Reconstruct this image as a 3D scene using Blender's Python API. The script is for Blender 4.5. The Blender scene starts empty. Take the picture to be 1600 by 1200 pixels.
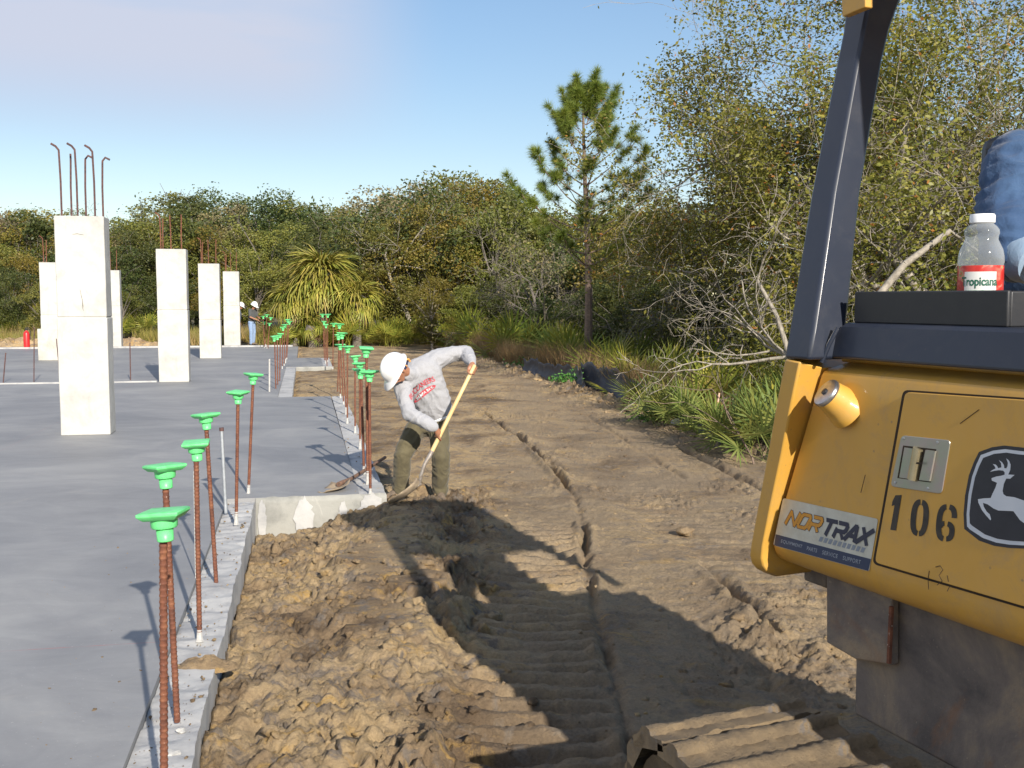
import bpy, bmesh, math, random
import numpy as np
from mathutils import Vector, Matrix
from mathutils import noise as mnoise

S = bpy.context.scene
COL = S.collection

# ---------------------------------------------------------------- camera, world, sun, exposure
CAM_Z = 1.88
FPX = 1650.0                      # focal length in pixels of the 1600 px wide photograph
PITCH = math.atan(132.0 / FPX)    # looks slightly down
camd = bpy.data.cameras.new('camera')
camd.sensor_width = 36.0
camd.lens = 36.0 * FPX / 1600.0
camd.clip_start = 0.05
camd.clip_end = 3000.0
cam = bpy.data.objects.new('camera', camd)
COL.objects.link(cam)
cam.location = (0, 0, CAM_Z)
cam.rotation_euler = (math.radians(90) - PITCH, 0, 0)
S.camera = cam

SUN_ELEV = math.radians(25.5)
SUN_AZ = Vector((0.375, -0.927, 0)).normalized()      # horizontal direction towards the sun

w = bpy.data.worlds.new('World')
S.world = w
w.use_nodes = True
nt = w.node_tree
nt.nodes.clear()
out = nt.nodes.new('ShaderNodeOutputWorld')
bg = nt.nodes.new('ShaderNodeBackground')
sky = nt.nodes.new('ShaderNodeTexSky')
sky.sky_type = 'NISHITA'
sky.sun_disc = False
sky.sun_elevation = SUN_ELEV
sky.sun_rotation = math.atan2(SUN_AZ.x, SUN_AZ.y)
sky.altitude = 0
sky.air_density = 1.0
sky.dust_density = 0.15
sky.ozone_density = 1.4
bg.inputs['Strength'].default_value = 0.075
tc = nt.nodes.new('ShaderNodeTexCoord')
# thin high cloud: soft noise over the direction of view
mp = nt.nodes.new('ShaderNodeMapping')
mp.inputs['Scale'].default_value = (1.0, 1.0, 3.2)
mp.inputs['Location'].default_value = (0.35, 0.1, 0.12)
nz = nt.nodes.new('ShaderNodeTexNoise')
nz.inputs['Scale'].default_value = 1.9
nz.inputs['Detail'].default_value = 7
nz.inputs['Roughness'].default_value = 0.5
nz.inputs['Distortion'].default_value = 0.25
cr = nt.nodes.new('ShaderNodeValToRGB')
cr.color_ramp.elements[0].position = 0.31
cr.color_ramp.elements[1].position = 0.52
# the cloud bank lies towards the north-west (left of the wood), fades out elsewhere
sep = nt.nodes.new('ShaderNodeSeparateXYZ')
mr = nt.nodes.new('ShaderNodeMapRange')
mr.inputs['From Min'].default_value = -0.05
mr.inputs['From Max'].default_value = -0.22
mr.interpolation_type = 'SMOOTHSTEP'
mrz = nt.nodes.new('ShaderNodeMapRange')
mrz.inputs['From Min'].default_value = 0.11
mrz.inputs['From Max'].default_value = 0.22
mrz.interpolation_type = 'SMOOTHSTEP'
mul = nt.nodes.new('ShaderNodeMath'); mul.operation = 'MULTIPLY'
mul2 = nt.nodes.new('ShaderNodeMath'); mul2.operation = 'MULTIPLY'
mul3 = nt.nodes.new('ShaderNodeMath'); mul3.operation = 'MULTIPLY'
mul3.inputs[1].default_value = 0.92
mixc = nt.nodes.new('ShaderNodeMix'); mixc.data_type = 'RGBA'
mixc.inputs['B'].default_value = (5.4, 5.7, 6.8, 1)
hs = nt.nodes.new('ShaderNodeHueSaturation')
hs.inputs['Saturation'].default_value = 1.45
hs.inputs['Hue'].default_value = 0.508
hs.inputs['Value'].default_value = 1.0
L = nt.links.new
L(tc.outputs['Generated'], mp.inputs['Vector'])
L(mp.outputs['Vector'], nz.inputs['Vector'])
L(nz.outputs['Fac'], cr.inputs['Fac'])
L(tc.outputs['Generated'], sep.inputs['Vector'])
L(sep.outputs['X'], mr.inputs['Value'])
L(sep.outputs['Z'], mrz.inputs['Value'])
L(cr.outputs['Color'], mul.inputs[0])
L(mr.outputs['Result'], mul.inputs[1])
L(mul.outputs[0], mul2.inputs[0])
L(mrz.outputs['Result'], mul2.inputs[1])
L(mul2.outputs[0], mul3.inputs[0])
L(mul3.outputs[0], mixc.inputs['Factor'])
gm = nt.nodes.new('ShaderNodeGamma'); gm.inputs['Gamma'].default_value = 0.62
L(sky.outputs['Color'], gm.inputs['Color'])
ml = nt.nodes.new('ShaderNodeVectorMath'); ml.operation = 'SCALE'; ml.inputs['Scale'].default_value = 2.3
L(gm.outputs['Color'], ml.inputs[0])
L(ml.outputs['Vector'], hs.inputs['Color'])
L(hs.outputs['Color'], mixc.inputs['A'])
L(mixc.outputs['Result'], bg.inputs['Color'])
L(bg.outputs['Background'], out.inputs['Surface'])

sund = bpy.data.lights.new('sun', 'SUN')
sund.energy = 4.6
sund.angle = math.radians(0.53)
sund.color = (1.0, 0.925, 0.82)
sun = bpy.data.objects.new('sun', sund)
COL.objects.link(sun)
sdir = Vector((SUN_AZ.x * math.cos(SUN_ELEV), SUN_AZ.y * math.cos(SUN_ELEV), math.sin(SUN_ELEV)))
sun.rotation_euler = sdir.to_track_quat('Z', 'Y').to_euler()
sun.location = (6, -10, 12)

S.view_settings.view_transform = 'Standard'
S.view_settings.look = 'None'
S.view_settings.gamma = 1.0
S.view_settings.use_curve_mapping = False
S.view_settings.exposure = 0.66

# ---------------------------------------------------------------- helpers
CP, SP_ = math.cos(PITCH), math.sin(PITCH)
def ray(px, py):
    x = (px - 800.0) / FPX
    y = (600.0 - py) / FPX
    return Vector((x, CP + y * SP_, -SP_ + y * CP))
CAMP = Vector((0, 0, CAM_Z))
def G(px, py, z=0.0):
    d = ray(px, py)
    return CAMP + d * ((z - CAM_Z) / d.z)
def W(px, py, Y):
    d = ray(px, py)
    return CAMP + d * (Y / d.y)

def link(o, parent=None):
    COL.objects.link(o)
    if parent is not None:
        o.parent = parent
    return o
def tag(o, label=None, cat=None, group=None, kind=None):
    if label: o['label'] = label
    if cat: o['category'] = cat
    if group: o['group'] = group
    if kind: o['kind'] = kind
    return o
def empty(name, loc=(0, 0, 0), rz=0.0):
    o = bpy.data.objects.new(name, None)
    o.empty_display_size = 0.1
    o.location = loc
    o.rotation_euler = (0, 0, rz)
    COL.objects.link(o)
    return o
def mk(name, V, F, mat=None, parent=None, smooth=False, mesh_only=False):
    """V (n,3) array, F list of index tuples or an (m,k) array."""
    me = bpy.data.meshes.new(name)
    V = np.asarray(V, dtype=np.float64)
    if isinstance(F, np.ndarray):
        m, k = F.shape
        me.vertices.add(len(V)); me.vertices.foreach_set('co', V.astype(np.float32).ravel())
        me.loops.add(m * k); me.loops.foreach_set('vertex_index', F.astype(np.int32).ravel())
        me.polygons.add(m)
        me.polygons.foreach_set('loop_start', np.arange(0, m * k, k, dtype=np.int32))
        me.update(calc_edges=True)
    else:
        me.from_pydata([tuple(v) for v in V], [], [tuple(int(i) for i in f) for f in F])
        me.update()
    if smooth:
        me.polygons.foreach_set('use_smooth', np.ones(len(me.polygons), dtype=bool))
    if mat is not None:
        me.materials.append(mat)
    if mesh_only:
        return me
    o = bpy.data.objects.new(name, me)
    return link(o, parent)
def obj_from(name, me, parent=None, loc=None, rot=None, scale=None):
    o = bpy.data.objects.new(name, me)
    link(o, parent)
    if loc is not None: o.location = loc
    if rot is not None: o.rotation_euler = rot
    if scale is not None: o.scale = scale
    return o

class MB:
    """collects simple shapes, builds them as one mesh"""
    def __init__(s): s.v = []; s.f = []
    def add(s, vs, fs):
        n = len(s.v)
        s.v += [tuple(v) for v in vs]
        s.f += [tuple(i + n for i in f) for f in fs]
        return s
    def box(s, c, h, M=None):
        c = Vector(c); vs = []
        for dx in (-1, 1):
            for dy in (-1, 1):
                for dz in (-1, 1):
                    p = Vector((dx * h[0], dy * h[1], dz * h[2]))
                    if M is not None: p = M @ p
                    vs.append(c + p)
        return s.add(vs, [(0, 1, 3, 2), (4, 6, 7, 5), (0, 4, 5, 1), (2, 3, 7, 6), (0, 2, 6, 4), (1, 5, 7, 3)])
    def tube(s, pts, r, k=8, cap=True):
        pts = [Vector(p) for p in pts]
        rr = r if isinstance(r, (list, tuple)) else [r] * len(pts)
        n = len(pts); vs = []
        for i, p in enumerate(pts):
            t = (pts[min(i + 1, n - 1)] - pts[max(i - 1, 0)]).normalized()
            a = t.orthogonal().normalized() if i == 0 else (a - t * a.dot(t)).normalized()
            b = t.cross(a)
            for j in range(k):
                th = 2 * math.pi * j / k
                vs.append(p + (a * math.cos(th) + b * math.sin(th)) * rr[i])
        fs = []
        for i in range(n - 1):
            for j in range(k):
                j2 = (j + 1) % k
                fs.append((i * k + j, i * k + j2, (i + 1) * k + j2, (i + 1) * k + j))
        if cap:
            fs.append(tuple(range(k - 1, -1, -1)))
            fs.append(tuple(range((n - 1) * k, n * k)))
        return s.add(vs, fs)
    def lathe(s, prof, k=24, c=(0, 0, 0), M=None, cap=True):
        c = Vector(c); vs = []
        for r, z in prof:
            for j in range(k):
                th = 2 * math.pi * j / k
                p = Vector((r * math.cos(th), r * math.sin(th), z))
                if M is not None: p = M @ p
                vs.append(c + p)
        n = len(prof); fs = []
        for i in range(n - 1):
            for j in range(k):
                j2 = (j + 1) % k
                fs.append((i * k + j, i * k + j2, (i + 1) * k + j2, (i + 1) * k + j))
        if cap:
            fs.append(tuple(range(k - 1, -1, -1)))
            fs.append(tuple(range((n - 1) * k, n * k)))
        return s.add(vs, fs)
    def prism(s, poly, e):
        """polygon (3-D points) extruded along vector e"""
        e = Vector(e); n = len(poly)
        vs = [Vector(p) for p in poly] + [Vector(p) + e for p in poly]
        fs = [tuple(range(n)), tuple(range(2 * n - 1, n - 1, -1))]
        for i in range(n):
            j = (i + 1) % n
            fs.append((j, i, i + n, j + n))
        return s.add(vs, fs)
    def build(s, name, mat, parent=None, smooth=False, bevel=0.0, seg=2, fixn=True, ang=35):
        me = bpy.data.meshes.new(name)
        me.from_pydata(s.v, [], s.f); me.update()
        if fixn:
            bm = bmesh.new(); bm.from_mesh(me)
            bmesh.ops.recalc_face_normals(bm, faces=bm.faces)
            bm.to_mesh(me); bm.free()
        me.materials.append(mat)
        o = bpy.data.objects.new(name, me); link(o, parent)
        if bevel > 0:
            m = o.modifiers.new('bevel', 'BEVEL'); m.width = bevel; m.segments = seg
            m.limit_method = 'ANGLE'; m.angle_limit = math.radians(40)
            smooth = True
        if smooth:
            me.polygons.foreach_set('use_smooth', np.ones(len(me.polygons), dtype=bool))
            me.set_sharp_from_angle(angle=math.radians(ang))
        return o

# ---- vectorised noise
def _hash(ix, iy, seed):
    h = (ix.astype(np.int64) * 374761393 + iy.astype(np.int64) * 668265263 + seed * 982451653) & 0xffffffff
    h = ((h ^ (h >> 13)) * 1274126177) & 0xffffffff
    h = ((h ^ (h >> 16)) * 2246822519) & 0xffffffff
    return ((h ^ (h >> 15)) & 0xffffff) / float(0xffffff)
def vnoise(x, y, seed=0):
    ix = np.floor(x); iy = np.floor(y)
    fx = x - ix; fy = y - iy
    fx = fx * fx * fx * (fx * (fx * 6 - 15) + 10); fy = fy * fy * fy * (fy * (fy * 6 - 15) + 10)
    a = _hash(ix, iy, seed); b = _hash(ix + 1, iy, seed)
    c = _hash(ix, iy + 1, seed); d = _hash(ix + 1, iy + 1, seed)
    return (a * (1 - fx) + b * fx) * (1 - fy) + (c * (1 - fx) + d * fx) * fy
def fbm(x, y, oct=4, seed=0, gain=0.5):
    s = 0; a = 1; t = 0
    for o in range(oct):
        s = s + a * (vnoise(x, y, seed + o * 17) - 0.5); t += a
        x = x * 2.03 + 11.3; y = y * 2.03 + 5.7; a *= gain
    return s / t * 2
def worley(x, y, seed=0):
    ix = np.floor(x); iy = np.floor(y)
    f1 = np.full(x.shape, 9.0); f2 = np.full(x.shape, 9.0); hid = np.zeros(x.shape)
    for dx in (-1, 0, 1):
        for dy in (-1, 0, 1):
            cx = ix + dx; cy = iy + dy
            px = cx + _hash(cx, cy, seed); py = cy + _hash(cx, cy, seed + 7)
            d = np.hypot(px - x, py - y)
            nearer = d < f1
            f2 = np.where(nearer, f1, np.minimum(f2, d))
            hid = np.where(nearer, _hash(cx, cy, seed + 13), hid)
            f1 = np.where(nearer, d, f1)
    return f1, f2, hid
def sstep(a, b, x):
    t = np.clip((x - a) / (b - a), 0, 1)
    return t * t * (3 - 2 * t)

# ---------------------------------------------------------------- materials
def newmat(name):
    m = bpy.data.materials.new(name); m.use_nodes = True
    n = m.node_tree; b = n.nodes['Principled BSDF']
    return m, n, b
def ramp(n, fac, stops):
    r = n.nodes.new('ShaderNodeValToRGB')
    while len(r.color_ramp.elements) < len(stops): r.color_ramp.elements.new(0.5)
    for e, (p, c) in zip(r.color_ramp.elements, stops):
        e.position = p; e.color = (*c, 1)
    n.links.new(fac, r.inputs['Fac'])
    return r.outputs['Color']
def noise_n(n, scale, detail=4, rough=0.55, vec=None, dist=0.0):
    t = n.nodes.new('ShaderNodeTexNoise')
    t.inputs['Scale'].default_value = scale; t.inputs['Detail'].default_value = detail
    t.inputs['Roughness'].default_value = rough; t.inputs['Distortion'].default_value = dist
    if vec is not None: n.links.new(vec, t.inputs['Vector'])
    return t.outputs['Fac']
def mixrgb(n, fac, a, b, mode='MIX'):
    m = n.nodes.new('ShaderNodeMix'); m.data_type = 'RGBA'; m.blend_type = mode
    for k, v in (('Factor', fac), ('A', a), ('B', b)):
        if isinstance(v, (int, float)): m.inputs[k].default_value = v
        elif isinstance(v, tuple): m.inputs[k].default_value = (*v, 1) if len(v) == 3 else v
        else: n.links.new(v, m.inputs[k])
    return m.outputs['Result']
def objvec(n, scale=None):
    t = n.nodes.new('ShaderNodeTexCoord')
    if scale is None: return t.outputs['Object']
    mpp = n.nodes.new('ShaderNodeMapping'); mpp.inputs['Scale'].default_value = scale
    n.links.new(t.outputs['Object'], mpp.inputs['Vector'])
    return mpp.outputs['Vector']
def bump(n, b, h, strength=0.3, dist=0.01, prev=None):
    bp = n.nodes.new('ShaderNodeBump')
    bp.inputs['Strength'].default_value = strength; bp.inputs['Distance'].default_value = dist
    n.links.new(h, bp.inputs['Height'])
    if prev is not None: n.links.new(prev, bp.inputs['Normal'])
    n.links.new(bp.outputs['Normal'], b.inputs['Normal'])
    return bp.outputs['Normal']
def mat_simple(name, c1, c2=None, rough=0.6, scale=8.0, bumps=None, metal=0.0, detail=5, coat=0.0, pos=(0.35, 0.65), spec=None):
    m, n, b = newmat(name)
    v = objvec(n)
    if c2 is None: c2 = tuple(x * 0.8 for x in c1)
    f = noise_n(n, scale, detail, 0.6, v)
    n.links.new(ramp(n, f, [(pos[0], c1), (pos[1], c2)]), b.inputs['Base Color'])
    b.inputs['Roughness'].default_value = rough; b.inputs['Metallic'].default_value = metal
    b.inputs['Coat Weight'].default_value = coat
    if spec is not None: b.inputs['Specular IOR Level'].default_value = spec
    if bumps:
        bump(n, b, noise_n(n, bumps[0], 5, 0.6, v), bumps[1], bumps[2])
    return m

MAT = {}
# soil ----------------------------------------------------------
def soil_material():
    m, n, b = newmat('sandy_clay')
    v = objvec(n)
    big = noise_n(n, 1.1, 6, 0.6, v, 0.5)
    col = ramp(n, big, [(0.36, (0.160, 0.112, 0.070)), (0.46, (0.31, 0.222, 0.132)), (0.56, (0.44, 0.325, 0.190)), (0.72, (0.52, 0.365, 0.180))])
    # grey clay lumps and ochre streaks
    cl = noise_n(n, 5.5, 5, 0.65, v, 1.2)
    clm = ramp(n, cl, [(0.52, (0, 0, 0)), (0.64, (1, 1, 1))])
    col = mixrgb(n, clm, col, (0.215, 0.178, 0.142))
    oc = noise_n(n, 3.1, 6, 0.7, objvec(n, (1, 2.4, 1)), 0.8)
    ocm = ramp(n, oc, [(0.55, (0, 0, 0)), (0.68, (0.85, 0.85, 0.85))])
    col = mixrgb(n, ocm, col, (0.50, 0.315, 0.105))
    # compacted, trodden clay (attribute): greyer and smoother
    at = n.nodes.new('ShaderNodeAttribute'); at.attribute_name = 'compact'
    cmp_ = n.nodes.new('ShaderNodeMath'); cmp_.operation = 'MULTIPLY'
    n.links.new(at.outputs['Fac'], cmp_.inputs[0])
    n.links.new(noise_n(n, 2.2, 5, 0.6, v), cmp_.inputs[1])
    col = mixrgb(n, cmp_.outputs[0], col, (0.315, 0.242, 0.160))
    # grain
    gr = noise_n(n, 60, 5, 0.7, v)
    col = mixrgb(n, 0.5, col, ramp(n, gr, [(0.3, (0.55, 0.55, 0.55)), (0.7, (1.25, 1.22, 1.15))]), 'MULTIPLY')
    # leaf litter and dead grass under the trees (attribute)
    vg = n.nodes.new('ShaderNodeAttribute'); vg.attribute_name = 'litter'
    lit = ramp(n, noise_n(n, 3.5, 6, 0.7, v), [(0.3, (0.050, 0.045, 0.022)), (0.55, (0.110, 0.092, 0.045)), (0.75, (0.20, 0.165, 0.08))])
    col = mixrgb(n, vg.outputs['Fac'], col, lit)
    n.links.new(col, b.inputs['Base Color'])
    b.inputs['Roughness'].default_value = 0.92
    b.inputs['Specular IOR Level'].default_value = 0.25
    n1 = bump(n, b, noise_n(n, 14, 8, 0.75, v, 0.3), 0.9, 0.045)
    vo = n.nodes.new('ShaderNodeTexVoronoi'); vo.inputs['Scale'].default_value = 34
    n.links.new(v, vo.inputs['Vector'])
    n2 = bump(n, b, vo.outputs['Distance'], 0.45, 0.014, n1)
    n2 = bump(n, b, noise_n(n, 38, 6, 0.8, v, 0.2), 0.8, 0.018, n2)
    bump(n, b, noise_n(n, 110, 4, 0.7, v), 0.6, 0.006, n2)
    return m
MAT['soil'] = soil_material()
def slab_material():
    m, n, b = newmat('slab_concrete')
    v = objvec(n)
    a = noise_n(n, 0.55, 6, 0.62, v, 0.6)
    col = ramp(n, a, [(0.32, (0.188, 0.190, 0.196)), (0.5, (0.240, 0.240, 0.242)), (0.68, (0.300, 0.297, 0.290))])
    st = noise_n(n, 1.7, 7, 0.7, objvec(n, (0.8, 1.5, 1)), 1.2)
    col = mixrgb(n, 0.55, col, ramp(n, st, [(0.3, (0.78, 0.78, 0.79)), (0.7, (1.16, 1.16, 1.14))]), 'MULTIPLY')
    sp = noise_n(n, 55, 3, 0.5, v)
    col = mixrgb(n, ramp(n, sp, [(0.66, (0, 0, 0)), (0.74, (0.35, 0.35, 0.35))]), col, (0.5, 0.49, 0.46))
    dr = noise_n(n, 1.3, 7, 0.75, v, 1.0)
    col = mixrgb(n, ramp(n, dr, [(0.60, (0, 0, 0)), (0.78, (0.30, 0.30, 0.30))]), col, (0.42, 0.37, 0.29))
    # snapped chalk line across the slab
    sx = n.nodes.new('ShaderNodeSeparateXYZ'); n.links.new(v, sx.inputs['Vector'])
    def line(kx, ky, c0, wd, amt, colr, cin):
        ma = n.nodes.new('ShaderNodeMath'); ma.operation = 'MULTIPLY_ADD'
        ma.inputs[1].default_value = kx; ma.inputs[2].default_value = -c0
        n.links.new(sx.outputs['X'], ma.inputs[0])
        mb = n.nodes.new('ShaderNodeMath'); mb.operation = 'MULTIPLY_ADD'; mb.inputs[1].default_value = ky
        n.links.new(sx.outputs['Y'], mb.inputs[0]); n.links.new(ma.outputs[0], mb.inputs[2])
        ab = n.nodes.new('ShaderNodeMath'); ab.operation = 'ABSOLUTE'; n.links.new(mb.outputs[0], ab.inputs[0])
        r = n.nodes.new('ShaderNodeMapRange'); r.inputs['From Min'].default_value = wd; r.inputs['From Max'].default_value = wd * 0.3
        r.inputs['To Max'].default_value = amt; n.links.new(ab.outputs[0], r.inputs['Value'])
        br = n.nodes.new('ShaderNodeMath'); br.operation = 'MULTIPLY'
        n.links.new(r.outputs['Result'], br.inputs[0])
        n.links.new(ramp(n, noise_n(n, 6, 4, 0.7, v), [(0.4, (0.2, 0.2, 0.2)), (0.6, (1, 1, 1))]), br.inputs[1])
        return mixrgb(n, br.outputs[0], cin, colr)
    col = line(-0.192, 0.981, 5.95, 0.007, 0.75, (0.36, 0.13, 0.13), col)
    col = line(0.981, 0.192, -3.75, 0.006, 0.5, (0.34, 0.17, 0.16), col)
    col = line(-0.192, 0.981, 13.2, 0.010, 0.5, (0.42, 0.40, 0.38), col)
    n.links.new(col, b.inputs['Base Color'])
    rr = n.nodes.new('ShaderNodeMapRange'); rr.inputs['To Min'].default_value = 0.5; rr.inputs['To Max'].default_value = 0.75
    n.links.new(a, rr.inputs['Value']); n.links.new(rr.outputs['Result'], b.inputs['Roughness'])
    nn = bump(n, b, noise_n(n, 9, 6, 0.65, v), 0.25, 0.006)
    bump(n, b, noise_n(n, 220, 3, 0.6, v), 0.2, 0.002, nn)
    return m
MAT['slab'] = slab_material()
def rough_concrete(name, base, dark, tan, amt=0.3):
    m, n, b = newmat(name)
    v = objvec(n)
    col = ramp(n, noise_n(n, 2.4, 7, 0.65, v, 0.4), [(0.32, dark), (0.52, base), (0.72, tuple(min(1, x * 1.12) for x in base))])
    dr = noise_n(n, 5.0, 6, 0.7, objvec(n, (1, 1, 0.35)), 0.7)
    col = mixrgb(n, ramp(n, dr, [(0.60, (0, 0, 0)), (0.72, (amt, amt, amt))]), col, tan)
    pit = n.nodes.new('ShaderNodeTexVoronoi'); pit.inputs['Scale'].default_value = 22
    n.links.new(v, pit.inputs['Vector'])
    pm = ramp(n, pit.outputs['Distance'], [(0.04, (1, 1, 1)), (0.09, (0, 0, 0))])
    gate = ramp(n, noise_n(n, 7, 2, 0.5, v), [(0.55, (0, 0, 0)), (0.62, (0.7, 0.7, 0.7))])
    pg = mixrgb(n, 1.0, pm, gate, 'MULTIPLY')
    col = mixrgb(n, pg, col, tuple(x * 0.45 for x in base))
    n.links.new(col, b.inputs['Base Color'])
    b.inputs['Roughness'].default_value = 0.88
    n1 = bump(n, b, noise_n(n, 16, 7, 0.7, v), 0.45, 0.012)
    bump(n, b, noise_n(n, 120, 4, 0.7, v), 0.35, 0.003, n1)
    return m
MAT['ledge'] = rough_concrete('ledge_concrete', (0.42, 0.415, 0.40), (0.27, 0.27, 0.275), (0.42, 0.33, 0.2), 0.55)
MAT['face'] = rough_concrete('form_face_concrete', (0.31, 0.305, 0.275), (0.19, 0.19, 0.175), (0.56, 0.54, 0.48), 0.6)
MAT['column'] = rough_concrete('column_concrete', (0.475, 0.465, 0.43), (0.37, 0.362, 0.335), (0.30, 0.29, 0.262), 0.55)
MAT['block'] = rough_concrete('old_column_concrete', (0.50, 0.48, 0.42), (0.36, 0.35, 0.31), (0.3, 0.28, 0.24), 0.4)
def rust_material():
    m, n, b = newmat('rusty_steel')
    v = objvec(n)
    col = ramp(n, noise_n(n, 18, 6, 0.7, v), [(0.3, (0.075, 0.032, 0.022)), (0.5, (0.165, 0.060, 0.034)), (0.7, (0.27, 0.115, 0.055))])
    sp = noise_n(n, 90, 3, 0.6, v)
    col = mixrgb(n, ramp(n, sp, [(0.66, (0, 0, 0)), (0.72, (0.8, 0.8, 0.8))]), col, (0.48, 0.42, 0.36))
    n.links.new(col, b.inputs['Base Color'])
    b.inputs['Roughness'].default_value = 0.8
    b.inputs['Metallic'].default_value = 0.15
    bump(n, b, noise_n(n, 150, 3, 0.6, v), 0.5, 0.002)
    return m
MAT['rust'] = rust_material()
MAT['rust_dark'] = mat_simple('dark_rebar', (0.06, 0.035, 0.035), (0.13, 0.06, 0.05), 0.75, 25)
MAT['spatter'] = mat_simple('cement_spatter', (0.50, 0.485, 0.45), (0.33, 0.325, 0.31), 0.9, 40, (90, 0.5, 0.004))
MAT['galv'] = mat_simple('galvanised_pipe', (0.42, 0.44, 0.46), (0.30, 0.32, 0.34), 0.55, 20, (80, 0.3, 0.002), metal=0.5)
def cap_material():
    m, n, b = newmat('green_plastic')
    v = objvec(n)
    n.links.new(ramp(n, noise_n(n, 30, 3, 0.5, v), [(0.35, (0.13, 0.62, 0.20)), (0.7, (0.17, 0.72, 0.26))]), b.inputs['Base Color'])
    b.inputs['Roughness'].default_value = 0.4
    b.inputs['Subsurface Weight'].default_value = 0.15
    b.inputs['Subsurface Radius'].default_value = (0.01, 0.03, 0.01)
    return m
MAT['cap'] = cap_material()
def paint(name, base, rough=0.32, dirt=0.25, dirtc=(0.25, 0.18, 0.10), coat=0.4):
    m, n, b = newmat(name)
    v = objvec(n)
    col = ramp(n, noise_n(n, 2.5, 4, 0.55, v), [(0.3, tuple(x * 0.92 for x in base)), (0.7, base)])
    d = noise_n(n, 7, 7, 0.75, v, 0.6)
    col = mixrgb(n, ramp(n, d, [(0.50, (0, 0, 0)), (0.80, (dirt, dirt, dirt))]), col, dirtc)
    dw = noise_n(n, 3.2, 6, 0.72, objvec(n, (1, 1, 0.45)), 1.2)
    col = mixrgb(n, ramp(n, dw, [(0.44, (0, 0, 0)), (0.72, (dirt * 0.9, dirt * 0.9, dirt * 0.9))]), col, tuple(x * 0.7 + y * 0.45 for x, y in zip(base, dirtc)))
    vs_ = n.nodes.new('ShaderNodeTexVoronoi'); vs_.inputs['Scale'].default_value = 26; vs_.inputs['Randomness'].default_value = 1.0; n.links.new(v, vs_.inputs['Vector'])
    sm_ = mixrgb(n, 1.0, ramp(n, vs_.outputs['Distance'], [(0.07, (1, 1, 1)), (0.12, (0, 0, 0))]), ramp(n, noise_n(n, 3.6, 3, 0.6, v), [(0.50, (0, 0, 0)), (0.60, (dirt, dirt, dirt))]), 'MULTIPLY')
    col = mixrgb(n, sm_, col, (0.19, 0.135, 0.08))
    # thin scratches and scuffs
    sc = noise_n(n, 30, 4, 0.8, objvec(n, (0.25, 0.25, 2.0)), 0.8)
    col = mixrgb(n, ramp(n, sc, [(0.69, (0, 0, 0)), (0.73, (dirt, dirt, dirt))]), col, dirtc)
    n.links.new(col, b.inputs['Base Color'])
    rr = n.nodes.new('ShaderNodeMapRange'); rr.inputs['To Min'].default_value = rough; rr.inputs['To Max'].default_value = rough + 0.28
    n.links.new(d, rr.inputs['Value']); n.links.new(rr.outputs['Result'], b.inputs['Roughness'])
    b.inputs['Coat Weight'].default_value = coat; b.inputs['Coat Roughness'].default_value = 0.15
    bump(n, b, noise_n(n, 160, 3, 0.6, v), 0.05, 0.002)
    return m
MAT['yellow'] = paint('yellow_paint', (0.58, 0.320, 0.050), 0.45, 0.60, (0.30, 0.22, 0.13))
MAT['navy'] = paint('blue_black_paint', (0.009, 0.015, 0.032), 0.36, 0.16, (0.12, 0.11, 0.10), 0.3)
MAT['blackbox'] = paint('black_plastic', (0.018, 0.019, 0.022), 0.42, 0.15, (0.12, 0.11, 0.10), 0.1)
def mud_steel():
    m, n, b = newmat('muddy_steel')
    v = objvec(n)
    col = ramp(n, noise_n(n, 3.2, 7, 0.68, v, 0.5), [(0.32, (0.075, 0.066, 0.064)), (0.5, (0.150, 0.125, 0.110)), (0.66, (0.265, 0.205, 0.14))])
    ru = noise_n(n, 2.0, 6, 0.7, v, 0.8)
    col = mixrgb(n, ramp(n, ru, [(0.55, (0, 0, 0)), (0.70, (0.75, 0.75, 0.75))]), col, (0.20, 0.095, 0.045))
    sp = noise_n(n, 70, 4, 0.7, v)
    col = mixrgb(n, ramp(n, sp, [(0.64, (0, 0, 0)), (0.72, (0.5, 0.5, 0.5))]), col, (0.36, 0.29, 0.20))
    n.links.new(col, b.inputs['Base Color'])
    b.inputs['Roughness'].default_value = 0.85
    n1 = bump(n, b, noise_n(n, 12, 7, 0.7, v), 0.5, 0.012)
    bump(n, b, noise_n(n, 110, 4, 0.7, v), 0.5, 0.003, n1)
    return m
MAT['mudsteel'] = mud_steel()
def bark(name, c1, c2, sc=14):
    return mat_simple(name, c1, c2, 0.9, sc, (40, 0.6, 0.02))
MAT['bark_pale'] = bark('pale_bark', (0.36, 0.32, 0.26), (0.20, 0.175, 0.14))
MAT['bark_grey'] = bark('grey_bark', (0.20, 0.175, 0.145), (0.10, 0.085, 0.07))
MAT['bark_pine'] = bark('pine_bark', (0.24, 0.17, 0.125), (0.13, 0.095, 0.075), 20)
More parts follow.
